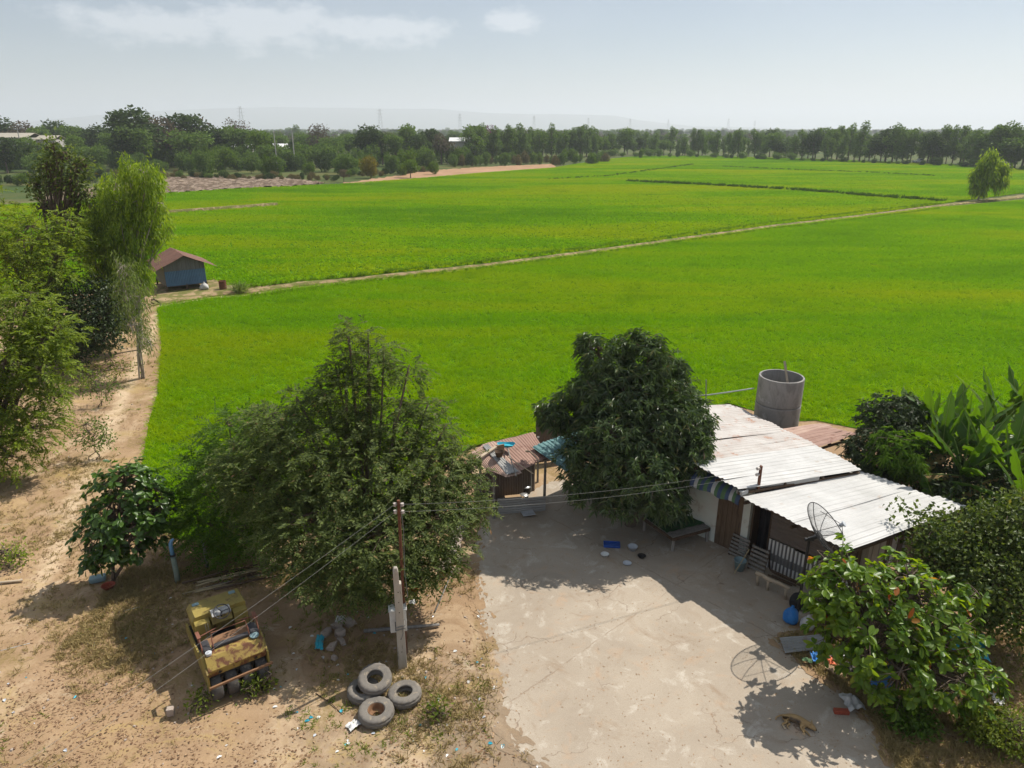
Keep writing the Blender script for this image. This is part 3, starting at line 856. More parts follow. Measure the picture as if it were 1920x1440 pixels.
def roof_bracket():
    b = G(1421, 921, 2.66); r = empty('bracket_post', b, .4, 'short rusty post with two insulators standing on the white roof', 'post')
    mb = MB(); mb.box((0, 0, .42), (.075, .06, .86)); mb.box((.03, .035, .42), (.015, .06, .86)); mb.build('post', 'rusty_iron', r)
    for z in (.78, .58):
        mb = MB(); m = Matrix.Rotation(R(90), 3, 'Y'); mb.lathe([(.0, -.05), (.045, -.05), (.05, -.03), (.028, 0), (.05, .03), (.045, .05), (0, .05)], 12, (-.1, 0, z), m); mb.tube([(-.1, 0, z), (0, 0, z)], .012, 6)
        mb.build('insulator', 'ceramic', r, smooth=True)
    return b
BRK = roof_bracket()

# ---------------------------------------------------------------- cooking shack
def shack():
    org = G(985, 935)
    s = empty('cooking_shack', org, 0, 'open cooking shack roofed with rusty corrugated sheets', 'shack')
    T, Bz = 2.36, 2.02
    rows = [((884, 849), (905, 834), (913, 881), (950, 896), 'tin_rust_pale'), ((903, 835), (926, 828), (948, 896), (979, 888), 'tin_rust_pale'),
            ((924, 829), (963, 820), (976, 884), (1010, 866), 'tin_rust'), ((961, 821), (1000, 811), (1006, 868), (1029, 858), 'tin_rust')]
    mb = MB()
    e0, e1 = G(884, 849, T), G(1000, 811, T); f0, f1 = G(913, 881, Bz), G(1029, 858, Bz)
    dn = Vector((0, 0, -.08))
    for t in (.05, .5, .93): mb.beam(lerp(e0, f0, t) + dn, lerp(e1, f1, t) + dn, .06, .07)
    rf = mb.build('roof', 'wood_dark', s, org)
    for k, (a, b, c, d, m) in enumerate(rows):
        up = Vector((0, 0, .01 * (k % 2)))
        sheet_obj('roof_sheet', m, rf, org, G(*a, T) + up, G(*b, T) + up, G(*c, Bz) + up, G(*d, Bz) + up, .12, .018, .02, 30 + k, 'sin')
    sheet_obj('roof_sheet', 'tin_grey', rf, org, G(905, 838, T) + Vector((0, 0, .05)), G(914, 835, T) + Vector((0, 0, .05)), G(951, 893, Bz) + Vector((0, 0, .06)), G(973, 887, Bz) + Vector((0, 0, .06)), .12, .018, .01, 41, 'sin')['label'] = 'bare silvery patch sheet'
    for a_, b_ in ((.1, .1), (.93, .1), (.12, .92), (.95, .95)):
        g = lerp(lerp(e0, e1, a_), lerp(f0, f1, a_), b_); pz = g.z - .1; g.z = 0; mb = MB(); mb.tube([g, g + Vector((.02, 0, pz))], [.055, .045], 8); mb.build('post', 'wood_grey', s, org)
    # low front fence of sheets laid level
    a, b = G(933, 966), G(1022, 959)
    for k in range(2):
        p, q = lerp(a, b, k * .5), lerp(a, b, k * .5 + .51); up = Vector((0, 0, .68 - .05 * k))
        sheet_obj('fence_sheet', 'tin_grey', s, org, p + Vector((0, -.02 * k, .02)), p + Vector((0, -.02 * k, 0)) + up, q, q + up, .1, .016, .01, 50 + k, 'sin')
    # back wall of mixed sheets
    a, b = lerp(e0, f0, .12), lerp(e1, f1, .12); a.z = b.z = 0.
    for k in range(3):
        p, q = lerp(a, b, k / 3), lerp(a, b, (k + 1.02) / 3)
        sheet_obj('wall_sheet', 'siding_brown', s, org, p, q, p + Vector((0, 0, 1.5)), q + Vector((0, 0, 1.5)), .12, .016, .01, 60 + k, 'sin')
    return org
SHK = shack()
def teal_lean_to():
    org = G(1075, 930)
    s = empty('lean_to', org, 0, 'open lean-to roofed with teal corrugated sheets beside the mango tree', 'lean-to')
    T, Bz = 2.3, 2.0
    rows = [((998, 838), (1030, 826), (1066, 888), (1092, 871)), ((1028, 827), (1060, 815), (1089, 872), (1114, 856)), ((1058, 816), (1090, 804), (1112, 857), (1138, 841)), ((1088, 805), (1120, 793), (1136, 842), (1162, 826)), ((1118, 794), (1150, 782), (1160, 827), (1186, 811)), ((1148, 783), (1180, 771), (1184, 812), (1210, 796))]
    mb = MB(); dn = Vector((0, 0, -.08))
    for t in (.1, .9): mb.beam(lerp(G(998, 838, T), G(1066, 888, Bz), t) + dn, lerp(G(1180, 771, T), G(1210, 796, Bz), t) + dn, .06, .07)
    rf = mb.build('roof', 'wood_dark', s, org)
    for k, (a, b, c, d) in enumerate(rows):
        up = Vector((0, 0, .012 * (k % 2)))
        sheet_obj('roof_sheet', 'tin_teal', rf, org, G(*a, T) + up, G(*b, T) + up, G(*c, Bz) + up, G(*d, Bz) + up, .2, .03, .015, 70 + k)
    for px, py in ((1068, 948), (1132, 905), (1008, 905)):
        g = G(px, py); mb = MB(); mb.beam(g, g + Vector((0, 0, 1.95)), .08, .08); mb.build('post', 'wood_grey', s, org)
teal_lean_to()
def shading_fence():  # added sheets behind the lean-to that keep its interior dark
    org = G(1000, 870); t = empty('shading_fence', org, 0, 'dark corrugated fence added to darken the lean-to interior', 'fence')
    a, b = G(1004, 868), G(1215, 838)
    for k in range(6):
        p, q = lerp(a, b, k / 6), lerp(a, b, (k + 1.02) / 6)
        sheet_obj('fence_sheet', 'siding_brown', t, org, p, q, p + Vector((0, 0, 1.85)), q + Vector((0, 0, 1.85)), .12, .016, .01, 160 + k, 'sin', 2)
shading_fence()

# ---------------------------------------------------------------- water tank
def concrete_mat():
    m, nt, N, L = newmat('tank_concrete')
    o = N('ShaderNodeOutputMaterial'); b = N('ShaderNodeBsdfPrincipled'); b.inputs['Roughness'].default_value = .9
    tc = N('ShaderNodeTexCoord').outputs['Object']; sep = N('ShaderNodeSeparateXYZ'); L(tc, sep.inputs[0])
    n1 = tex_noise(nt, 1.6, 6, .65, tc); n2 = tex_noise(nt, 2.2, 6, .7, scaled(nt, tc, (1.5, 1.5, .55)), .5)
    col = mixrgb(nt, n1, (.31, .295, .275), (.22, .21, .195))
    col = mixrgb(nt, ramp(nt, n2, [(.46, 0.), (.70, .65)]), col, (.10, .094, .086))
    col = mixrgb(nt, ramp(nt, n1, [(.62, 0.), (.7, .6)]), col, (.5, .49, .47))
    L(col, b.inputs['Base Color'])
    bp = N('ShaderNodeBump'); bp.inputs['Strength'].default_value = .3; bp.inputs['Distance'].default_value = .02
    L(tex_noise(nt, 25, 4, .6, tc), bp.inputs['Height']); L(bp.outputs[0], b.inputs['Normal']); L(b.outputs[0], o.inputs[0])
concrete_mat()
def tank():
    c = at(1453, 800, 27.4); c.z = 0
    t = empty('water_tank', c, .3, 'tall grey concrete ring water tank behind the white roofs', 'water tank')
    zs = [0, 1.2, 2.36, 3.52]
    for k in range(3):
        ro = .90 - .006 * k; z0, z1 = zs[k] + .025, zs[k + 1] - .012; ri = ro - .075
        mb = MB(); mb.lathe([(ri, z0), (ro - .012, z0), (ro, z0 + .015), (ro, z1 - .02), (ro - .015, z1), (ri, z1)], 48, close=True)
        mb.build('concrete_ring', 'tank_concrete', t, smooth=False)
    mb = MB(); mb.lathe([(.84, 0), (.84, 3.4)], 32); mb.build('liner', 'tank_concrete', t)
    mb = MB(); mb.lathe([(0, .9), (.838, .9)], 32); mb.build('water', 'dark_cloth', t)
    a = at(1476, 713, 27.0); b = at(1471, 677, 27.3)
    mb = MB(); d = (b - a); mb.beam(a - d * .55, b, .085, .03, (0, 1, 0)); tag(mb.build('plank', 'wood_pale', None, a, loc=a), 'grey plank sticking out of the concrete water tank', 'plank')
    # supply pipe on a stick
    p0, p1 = at(1414, 728, 27.4), at(1300, 742, 28.2)
    mb = MB(); mb.tube([p0, lerp(p0, p1, .4) + Vector((0, 0, -.03)), lerp(p0, p1, .75) + Vector((0, 0, -.05)), p1], .028, 8); tag(mb.build('water_pipe', 'stripe_white', None, p0, True, loc=p0), 'thin white pipe running level from the water tank', 'pipe')
    q = at(1331, 752, 28.0); q.z = 0; top = at(1324, 712, 28.0)
    mb = MB(); mb.tube([q, top], [.03, .022], 7); tag(mb.build('prop_stick', 'wood_grey', None, q, loc=q), 'bare stick propping the white pipe by the mango tree', 'stick')
tank()
# ================================================================ things about the house
def thing_mb(name, mb, mat, loc, label, cat, group=None, smooth=False, rz=0, bevel=0):
    o = mb.build(name, mat, None, None, smooth, bevel, loc, (0, 0, rz))
    return tag(o, label, cat, group)
plain('plastic_blue', (.03, .10, .42), (.02, .07, .3), .4, 3)
plain('plastic_blue_bag', (.03, .19, .50), (.02, .12, .36), .45, 5, .5, 14)
plain('plastic_teal', (.04, .40, .52), (.03, .30, .40), .5, 5, .4, 14)
plain('plastic_white', (.68, .68, .66), (.55, .55, .53), .5, 5, .3, 14)
plain('plastic_red', (.5, .035, .02), (.36, .03, .02), .45, 5)
plain('plastic_orange', (.6, .14, .05), (.45, .1, .04), .5, 5)
plain('plastic_bucket', (.20, .29, .31), (.15, .22, .24), .5, 4)
plain('enamel', (.55, .58, .62), (.4, .42, .45), .3, 4)
plain('aluminium', (.55, .55, .55), (.4, .4, .4), .35, 4, metal=.7)
plain('soot_black', (.02, .02, .02), (.04, .035, .03), .7, 6)
plain('green_net', (.03, .10, .03), (.02, .065, .03), .8, 2, .6, 18, c3=(.06, .05, .03), c3amt=.6)
plain('cardboard', (.36, .25, .15), (.28, .19, .11), .9, 4)
plain('sack_white', (.50, .49, .47), (.38, .37, .36), .85, 4, .5, 12)
plain('clay_red', (.32, .07, .035), (.24, .05, .03), .8, 6)
plain('bamboo', (.33, .27, .16), (.22, .18, .11), .7, 3, streak=(1, 1, .4))
plain('wire_black', (.02, .02, .02), (.03, .03, .03), .6, 3)
plain('wire_grey', (.2, .2, .19), (.16, .16, .15), .5, 3)

# --- platform with green netting
def platform():
    z = .56; q = [G(1205, 968, z), G(1262, 1008, z), G(1331, 989, z), G(1287, 957, z)]
    org = sum((Vector((p.x, p.y, 0)) for p in q), Vector()) / 4
    t = empty('sitting_platform', org, 0, 'low wooden sitting platform spread with green netting under the mango tree', 'platform')
    mb = MB()
    for i in range(4): mb.beam(q[i] + Vector((0, 0, -.07)), q[(i + 1) % 4] + Vector((0, 0, -.07)), .06, .1)
    mb.build('frame', 'wood_dark', t, org)
    for i in range(4):
        c = lerp(Vector((q[i].x, q[i].y, 0)), org, .06); mb = MB(); mb.beam(c, c + Vector((0, 0, z - .02)), .09, .09); mb.build('leg', 'wood_grey', t, org)
    for k in range(11):
        a, b = k / 11 + .006, (k + 1) / 11 - .006
        pl = [lerp(q[0], q[1], a), lerp(q[0], q[1], b), lerp(q[3], q[2], b), lerp(q[3], q[2], a)]
        mb = MB(); mb.prism(pl, (0, 0, -.02), (0, 0, 0)); mb.build('slat', 'wood_grey', t, org)
    mb = MB(); n = 14; vs = []; r = random.Random(3)
    for i in range(n + 1):
        for j in range(n + 1):
            a, b = .0 + i / n * .8, j / n
            p = lerp(lerp(q[0], q[1], a), lerp(q[3], q[2], a), b)
            vs.append(p + Vector((0, 0, .015 + r.random() * .035)))
    mb.add(vs, [(i * (n + 1) + j, (i + 1) * (n + 1) + j, (i + 1) * (n + 1) + j + 1, i * (n + 1) + j + 1) for i in range(n) for j in range(n)])
    o = mb.build('netting', 'green_net', None, org, True, loc=org); tag(o, 'crumpled dark green netting spread over the sitting platform', 'netting')
platform()

# --- slatted racks beside the door
def rack(px, py, rz, w, h, label):
    t = empty('slatted_rack', G(px, py, .03), rz, label, 'rack', 'wooden racks beside the door')
    for x in (-w / 2, w / 2):
        mb = MB(); mb.beam((x, 0, 0), (x, .22, h), .05, .04); mb.build('upright', 'wood_dark', t)
    for k in range(6):
        z = h * (.12 + .16 * k); mb = MB(); mb.beam((-w / 2 - .03, .22 * z / h - .03, z), (w / 2 + .03, .22 * z / h - .03, z), .02, .09, (0, -.2, 1)); mb.build('slat', 'wood_grey', t)
    mb = MB(); mb.beam((-w / 2, .45, 0), (-w / 2, .2, h * .9), .04, .03); mb.beam((w / 2, .45, 0), (w / 2, .2, h * .9), .04, .03); mb.build('stay', 'wood_dark', t)
UR = math.atan2(U2.y, U2.x)
rack(1381, 1046, UR, .55, .72, 'slatted wooden rack leaning right beside the plank door')
rack(1416, 1072, UR, .5, .8, 'slatted wooden rack between the bucket and the crooked bench')
def bucket():
    t = empty('bucket', G(1386, 1068, .03), 0, 'grey green plastic bucket in front of the wooden racks', 'bucket')
    mb = MB(); mb.lathe([(0, .01), (.13, .0), (.185, .34), (.195, .345), (.195, .36), (.178, .36), (.125, .02), (0, .02)], 20); mb.build('pail', 'plastic_bucket', t, smooth=True)
    mb = MB(); mb.tube([(.19 * math.cos(a), .19 * math.sin(a), .34 - .06 * math.sin(a)) for a in np.linspace(0, math.pi, 12)], .006, 5); mb.build('bail', 'aluminium', t)
bucket()
a, b = G(1376, 1076, .06), at(1405, 1030, 18.9)
mb = MB(); mb.tube([a, b], .016, 6); tag(mb.build('broom_stick', 'bamboo', None, a, loc=a), 'thin bamboo stick leaning across the bucket and rack', 'stick')
def bench():
    p = [G(1418, 1074, .45), G(1441, 1086, .43), G(1462, 1094, .46), G(1480, 1104, .45)]
    org = Vector((p[1].x, p[1].y, .03))
    t = empty('crooked_bench', org, 0, 'crooked pale log bench before the white painted panels', 'bench')
    mb = MB(); mb.tube([p[0], lerp(p[0], p[1], .5) + Vector((0, 0, .03)), p[1], p[2], p[3]], [.07, .06, .065, .06, .05], 8); mb.build('seat', 'wood_pale', t, org, True)
    for q in (lerp(p[0], p[1], .15), p[1], lerp(p[2], p[3], .7)):
        mb = MB(); mb.tube([q, Vector((q.x + .03, q.y + .02, .03))], [.045, .04], 7); mb.build('leg', 'wood_pale', t, org, True)
    # firewood behind it
    r = random.Random(8)
    for k in range(7):
        c = HW(2.3 + r.uniform(0, .5), -.35 - r.uniform(0, .12), .1 + .09 * (k // 3)); d = U2 * r.uniform(.7, 1.0) + V2 * r.uniform(-.06, .06)
        mb = MB(); mb.tube([c - d * .3, c + d * .7], [r.uniform(.025, .03)] * 2, 6)
        tag(mb.build('firewood', 'wood_dark', None, c, loc=c), 'dark length of firewood stacked behind the crooked bench', 'firewood', 'firewood behind the bench')
bench()
def sack(name, loc, size, mat, label, cat, seed, tie=True):
    r = np.random.default_rng(seed); mb = MB(); n = 16; prof = [(0, .0), (.42, .02), (.5, .2), (.49, .45), (.40, .7), (.2, .88)] + ([(.07, .95), (.14, 1.12)] if tie else [(.0, .92)])
    vs = []
    for j, (rr, z) in enumerate(prof):
        for k in range(n):
            a = 2 * math.pi * k / n; q = rr * (1 + .12 * math.sin(3 * a + j + seed) + .07 * r.normal())
            vs.append((q * math.cos(a) * size[0], q * math.sin(a) * size[1], (z + .03 * r.normal() * (0 < j)) * size[2]))
    mb.add(vs, [(j * n + k, j * n + (k + 1) % n, (j + 1) * n + (k + 1) % n, (j + 1) * n + k) for j in range(len(prof) - 1) for k in range(n)] + [tuple(range(n - 1, -1, -1)), tuple(range((len(prof) - 1) * n, len(prof) * n))])
    o = thing_mb(name, mb, mat, loc, label, cat, None, True)
    sb = o.modifiers.new('soft', 'SUBSURF'); sb.levels = 1; sb.render_levels = 1
    return o
sack('plastic_bag', G(1482, 1166, .03), (.42, .4, .5), 'plastic_blue_bag', 'full bright blue plastic bag at the foot of the house wall', 'bag', 3)
sack('black_bag', G(1497, 1138, .03), (.55, .5, .5), 'dark_cloth', 'black rubbish bag behind the blue plastic bag', 'bag', 4)
sack('white_sack', G(1513, 1178, .03), (.42, .36, .4), 'sack_white', 'whitish sack half hidden by the broad leaved tree', 'sack', 5)
sack('white_sack', G(941, 934, .03), (.6, .5, .85), 'sack_white', 'tall white sack standing in the left end of the cooking shack', 'sack', 6)
sack('white_sack', G(915, 931, .03), (.5, .5, .7), 'sack_white', 'white sack outside the left post of the cooking shack', 'sack', 16)
# bits on the yard in the shade
def bowl(name, px, py, r_, h_, mat, label, cat):
    mb = MB(); mb.lathe([(0, .004), (r_ * .6, 0), (r_ * .95, h_), (r_, h_ * 1.02), (r_ * .9, h_ * .95), (r_ * .55, h_ * .15), (0, h_ * .12)], 20)
    thing_mb(name, mb, mat, G(px, py, .031), label, cat, None, True)
bowl('bowl', 1134, 1043, .14, .09, 'plastic_white', 'small white bowl on the shaded yard beside the blue tray', 'bowl')
bowl('cooking_pot', 1186, 1031, .17, .14, 'enamel', 'pale cooking pot with a dark inside near the sitting platform', 'pot')
bowl('basin', 1203, 1045, .14, .07, 'soot_black', 'black basin on the yard in front of the sitting platform', 'basin')
bowl('pot_lid', 1176, 1057, .14, .035, 'enamel', 'shiny pale blue pot lid lying on the yard', 'lid')
mb = MB(); mb.box((0, 0, .02), (.52, .3, .03)); mb.box((0, .15, .05), (.54, .02, .06)); mb.box((0, -.15, .05), (.54, .02, .06)); mb.box((.26, 0, .05), (.02, .28, .06)); mb.box((-.26, 0, .05), (.02, .28, .06))
thing_mb('tray', mb, 'plastic_blue', G(1147, 1023, .031), 'shallow dark blue plastic tray on the shaded yard', 'tray', rz=-.1)
mb = MB(); mb.box((0, 0, .006), (.45, .35, .01)); thing_mb('tin_scrap', mb, 'enamel', G(990, 962, .12), 'flat pale metal scrap at the foot of the shack fence', 'scrap', rz=.3)
# shack contents
def stool(px, py):
    t = empty('plastic_stool', G(px, py, .03), .3, 'dark blue plastic stool inside the cooking shack', 'stool')
    mb = MB(); mb.box((0, 0, .42), (.34, .34, .03)); mb.build('seat', 'plastic_blue', t, bevel=.01)
    for x, y in ((-1, -1), (1, -1), (1, 1), (-1, 1)):
        mb = MB(); mb.beam((x * .17, y * .17, 0), (x * .13, y * .13, .41), .04, .04); mb.build('leg', 'plastic_blue', t)
stool(967, 922)
def lidded_pot(px, py, r_, label):
    t = empty('stock_pot', G(px, py, .03), 0, label, 'pot')
    mb = MB(); mb.lathe([(0, 0), (r_, .0), (r_ * 1.02, r_ * 1.5), (0, r_ * 1.5)], 20); mb.build('pot', 'soot_black', t, smooth=False)
    mb = MB(); mb.lathe([(r_ * 1.06, r_ * 1.5), (r_ * 1.06, r_ * 1.55), (r_ * .5, r_ * 1.75), (0, r_ * 1.8)], 20); mb.build('lid', 'aluminium', t, smooth=True)
lidded_pot(986, 924, .17, 'tall black pot with a bright lid at the back of the shack')
lidded_pot(982, 940, .17, 'black pot with a bright lid in the middle of the shack')
bowl('wok', 993, 942, .16, .09, 'soot_black', 'black wok next to the lidded pot in the shack', 'wok')
mb = MB(); mb.box((0, 0, .14), (.7, .4, .28)); thing_mb('low_table', mb, 'cardboard', G(965, 945, .03), 'brown low box table behind the shack fence', 'table', rz=.2, bevel=.01)
# things lying on the shack roof
rz_ = 2.34
def on_roof(name, pts, rad, mat, label, cat):
    P = [G(x, y, z) for x, y, z in pts]
    mb = MB(); mb.tube(P, rad, 7); return tag(mb.build(name, mat, None, P[0], loc=P[0]), label, cat)
P = [G(890, 864, 2.36), G(933, 836, 2.44)]
mb = MB(); mb.beam(P[0], P[1], .11, .05); tag(mb.build('timber', 'wood_pale', None, P[0], loc=P[0]), 'pale square timber lying across the left of the rusty roof', 'timber')
on_roof('net_pole', [(968, 893, 2.16), (958, 862, 2.36), (951, 838, 2.46)], .022, 'wood_grey', 'slim pole carrying the turquoise net on the rusty roof', 'pole')
on_roof('stick', [(952, 856, 2.40), (975, 872, 2.32), (1000, 888, 2.18)], .018, 'wood_pale', 'straight pale stick poking over the rusty roof edge', 'stick')
on_roof('branch', [(986, 846, 2.4), (994, 847, 2.42), (1003, 856, 2.32), (1011, 865, 2.25)], [.045, .03, .025, .015], 'wood_pale', 'bent pale branch on the right of the rusty roof', 'branch')
mb = MB(); n = 16; vs = [(0, 0, .02)] + [(.32 * math.cos(a) * (1 + .08 * math.sin(5 * a)), .2 * math.sin(a), .06 + .02 * math.sin(3 * a)) for a in np.linspace(0, 2 * math.pi, n, False)] + [(.25 * math.cos(a), .15 * math.sin(a), -.02) for a in np.linspace(0, 2 * math.pi, n, False)]
mb.add(vs, [(0, 1 + n + k, 1 + n + (k + 1) % n) for k in range(n)] + [(1 + k, 1 + (k + 1) % n, 1 + n + (k + 1) % n, 1 + n + k) for k in range(n)])
thing_mb('scoop_net', mb, 'plastic_teal', G(949, 835, 2.47), 'turquoise scoop net lying on the rusty roof', 'net')
bowl('clay_pot', 936, 856, .17, .2, 'wood_dark', 'brown pot standing on the rusty roof', 'pot'); bpy.data.objects['clay_pot'].location = G(936, 856, 2.33)
mb = MB(); mb.box((0, 0, .16), (.26, .03, .34)); thing_mb('board_scrap', mb, 'cardboard', G(939, 850, 2.34), 'upright tan board behind the brown pot on the roof', 'board', rz=.4)

# ---------------------------------------------------------------- satellite dish
def dish():
    c = at(1548, 999, 16.3)
    ax = Vector((.63, -.335, .694)).normalized()
    hubp = c - ax * .17
    base = Vector((hubp.x - .22, hubp.y + .1, .0))
    t = empty('satellite_dish', base, 0, 'large black mesh satellite dish on a pole before the white roof', 'satellite dish')
    m = ax.to_track_quat('Z', 'Y').to_matrix()
    Rr, dep = .84, .26
    def pt(r, a, lift=0.): return hubp + m @ Vector((r * math.cos(a), r * math.sin(a), dep * (r / Rr) ** 2 + lift))
    mb = MB(); mb.tube([pt(Rr, a) for a in np.linspace(0, 2 * math.pi, 49)], .013, 6, False); mb.build('rim', 'wire_black', t, base)
    for k in range(8):
        mb = MB(); mb.tube([pt(Rr * q, k * math.pi / 4 + .2) for q in np.linspace(.06, 1, 8)], .010, 5); mb.build('rib', 'wire_black', t, base)
    mb = MB(); mb.lathe([(0, -.03), (.1, -.03), (.11, 0), (.1, .02), (0, .02)], 16, hubp, m); mb.build('hub', 'wire_black', t, base)
    # expanded metal: a fine grid of strands
    mb = MB()
    for q in np.linspace(.12, .96, 26):
        mb.tube([pt(Rr * q, a, .004) for a in np.linspace(0, 2 * math.pi, 41)], .0016, 3, False)
    for k in range(120):
        a = 2 * math.pi * k / 120
        mb.tube([pt(Rr * q, a, .004) for q in np.linspace(.1 if k % 2 == 0 else .5, 1, 6)], .0016, 3, False)
    mb.build('mesh', 'wire_black', t, base)
    f = hubp + ax * .66
    for k in range(3):
        mb = MB(); mb.tube([pt(Rr * .86, k * 2 * math.pi / 3 + .5), f], .008, 5); mb.build('feed_strut', 'wire_black', t, base)
    mb = MB(); mb.lathe([(0, -.07), (.05, -.07), (.055, .03), (.08, .04), (.08, .07), (0, .07)], 14, f, m); mb.build('feed_horn', 'enamel', t, base)
    mb = MB(); mb.tube([base, Vector((base.x, base.y, hubp.z - .12))], .038, 10); mb.build('pole', 'wire_black', t, base)
    mb = MB(); mb.beam(Vector((base.x, base.y, hubp.z - .16)), hubp - ax * .03, .09, .07); mb.beam(Vector((base.x - .12, base.y, hubp.z - .18)), Vector((base.x + .12, base.y, hubp.z - .18)), .08, .06); mb.build('mount', 'wire_black', t, base)
dish()
# ================================================================ things on the dirt
plain('roller_yellow', (.29, .225, .055), (.21, .16, .045), .65, 2.2, .1, 30, c3=(.12, .07, .035), c3amt=.55, spec=.35)
plain('roller_rusty', (.32, .24, .06), (.23, .15, .05), .6, 3, .15, 30, c3=(.12, .05, .025), c3amt=.85, spec=.3)
plain('rubber_worn', (.085, .08, .075), (.055, .052, .05), .8, 5, .3, 40, c3=(.16, .14, .115), c3amt=.5)
plain('rubber_tyre', (.19, .172, .15), (.13, .118, .104), .85, 4, .35, 50, c3=(.27, .225, .17), c3amt=.5)
plain('vinyl_black', (.03, .03, .036), (.05, .048, .05), .6, 6, c3=(.16, .15, .14), c3amt=.3)
plain('rusty_plate', (.24, .135, .07), (.17, .09, .05), .8, 5, .3, 40)
plain('gauge_white', (.5, .5, .48), (.2, .2, .2), .5, 14)
plain('rail_rust', (.22, .09, .06), (.16, .065, .04), .7, 8)
def tyre_mesh(name, Ro, Ri, wd, n=72, tread=.010, mat='rubber_tyre'):
    """a tyre lying flat, axis along z, with shoulder blocks and grooves"""
    h = wd / 2
    prof = [(Ri, -h * .72), (Ri + .02, -h * .8), (Ri + (Ro - Ri) * .45, -h), (Ro - .045, -h * .92), (Ro - .012, -h * .74), (Ro, -h * .5), (Ro - .014, -h * .42), (Ro - .014, -h * .34), (Ro + .003, -h * .26), (Ro + .004, 0),
            (Ro + .003, h * .26), (Ro - .014, h * .34), (Ro - .014, h * .42), (Ro, h * .5), (Ro - .012, h * .74), (Ro - .045, h * .92), (Ro - (Ro - Ri) * .45, h * 1.0), (Ri + .045, h * .86), (Ri + .03, h * .9), (Ri + .012, h * .8), (Ri, h * .7), (Ri + .015, h * .3), (Ro - .07, 0), (Ri + .015, -h * .3)]
    vs, fs = [], []
    for j, (r_, z) in enumerate(prof):
        blk = j in (3, 4, 5, 13, 14, 15)
        for k in range(n):
            a = 2 * math.pi * k / n
            q = r_ - (tread if blk and (k // 2) % 2 else 0)
            vs.append((q * math.cos(a), q * math.sin(a), z))
    m = len(prof)
    fs = [(j * n + k, j * n + (k + 1) % n, ((j + 1) % m) * n + (k + 1) % n, ((j + 1) % m) * n + k) for j in range(m) for k in range(n)]
    mb = MB(); mb.add(vs, fs)
    return mb
def roller():
    o = Vector((-6.52, 13.70, 0))
    t = empty('road_roller', o, math.atan2(.574, .82), 'rusty yellow pneumatic tyred road roller parked on the dirt', 'road roller')
    B = lambda mb, n, m, p=t, **k: mb.build(n, m, p, **k)
    # rear tyres
    for i, x in enumerate((-.54, -.18, .18, .54)):
        mb = MB(); prof = [(.12, -.125), (.27, -.13), (.335, -.12), (.355, -.09), (.36, 0), (.355, .09), (.335, .12), (.27, .13), (.12, .125)]
        m = Matrix.Rotation(R(90), 3, 'Y'); mb.lathe(prof, 40, (x, .36, .36), m); w = B(mb, 'tyre', 'rubber_worn', smooth=True)
        mb = MB(); mb.lathe([(0, -.1), (.12, -.11), (.13, 0), (.12, .11), (0, .1)], 20, (x, .36, .36), m); B(mb, 'rim', 'roller_yellow', w)
    for x in (-.42, 0, .42):
        mb = MB(); m = Matrix.Rotation(R(90), 3, 'Y'); mb.lathe([(.12, -.125), (.27, -.13), (.34, -.11), (.36, 0), (.34, .11), (.27, .13), (.12, .125)], 32, (x, 2.25, .36), m); B(mb, 'tyre', 'rubber_worn', smooth=True)
    mb = MB(); mb.tube([(-.66, .36, .36), (.66, .36, .36)], .05, 10); B(mb, 'axle', 'soot_black')
    mb = MB(); mb.beam((-.72, -.02, .62), (.76, -.02, .66), .05, .05); B(mb, 'scraper_bar', 'rusty_plate')
    # chassis
    for sx in (-1, 1):
        mb = MB(); pl = [Vector((0, .1, .45)), Vector((0, .06, .95)), Vector((0, .5, 1.22)), Vector((0, .62, 1.22)), Vector((0, .8, .95)), Vector((0, 2.35, .95)), Vector((0, 2.5, .6)), Vector((0, 1.5, .5)), Vector((0, .9, .45))]
        mb.prism(pl, (sx * .70 - .02, 0, 0), (sx * .70 + .02, 0, 0)); B(mb, 'side_frame', 'roller_yellow')
    mb = MB(); mb.box((0, 1.3, .72), (1.36, 2.0, .3)); B(mb, 'chassis', 'soot_black')
    # rear tank: two facets, top plate
    pl = [Vector((0, .30, 1.24)), Vector((0, .10, .98)), Vector((0, .16, .78)), Vector((0, .5, .74)), Vector((0, .72, 1.0)), Vector((0, .72, 1.24))]
    mb = MB(); mb.prism(pl, (-.675, 0, 0), (.675, 0, 0)); r = B(mb, 'rear_tank', 'roller_rusty', bevel=.012); r['label'] = 'flaking yellow rear tank panel'
    for x in (-.42, .42):
        mb = MB(); mb.lathe([(0, 0), (.04, 0), (.04, .012), (0, .012)], 12, (x, .122, .87), Matrix.Rotation(R(105), 3, 'X')); B(mb, 'plug', 'soot_black', r)
    # lamps
    mb = MB(); mb.lathe([(0, -.03), (.07, -.03), (.075, .03), (.06, .03), (0, .05)], 14, (-.56, .38, 1.29)); B(mb, 'lamp', 'enamel')
    mb = MB(); mb.lathe([(0, -.03), (.1, -.02), (.11, .02), (0, .05)], 14, (.52, .42, 1.28)); B(mb, 'lamp', 'plastic_bucket')
    # platform and seats
    mb = MB(); mb.box((0, .85, 1.2), (1.1, .36, .05)); B(mb, 'seat_board', 'rusty_plate')
    for x, y, sx, sy in ((0, .56, .9, .12), (-.56, .66, .18, .42), (.56, .7, .2, .4)):
        mb = MB(); mb.box((x, y, 1.29), (sx, sy, .1)); B(mb, 'cushion', 'vinyl_black', bevel=.03)
    # rails
    mb = MB(); mb.tube([(-.42, .5, 1.24), (-.42, .55, 1.45), (-.40, .66, 1.62), (.40, .66, 1.62), (.42, .55, 1.45), (.42, .5, 1.24)], .016, 7); B(mb, 'back_rail', 'rail_rust')
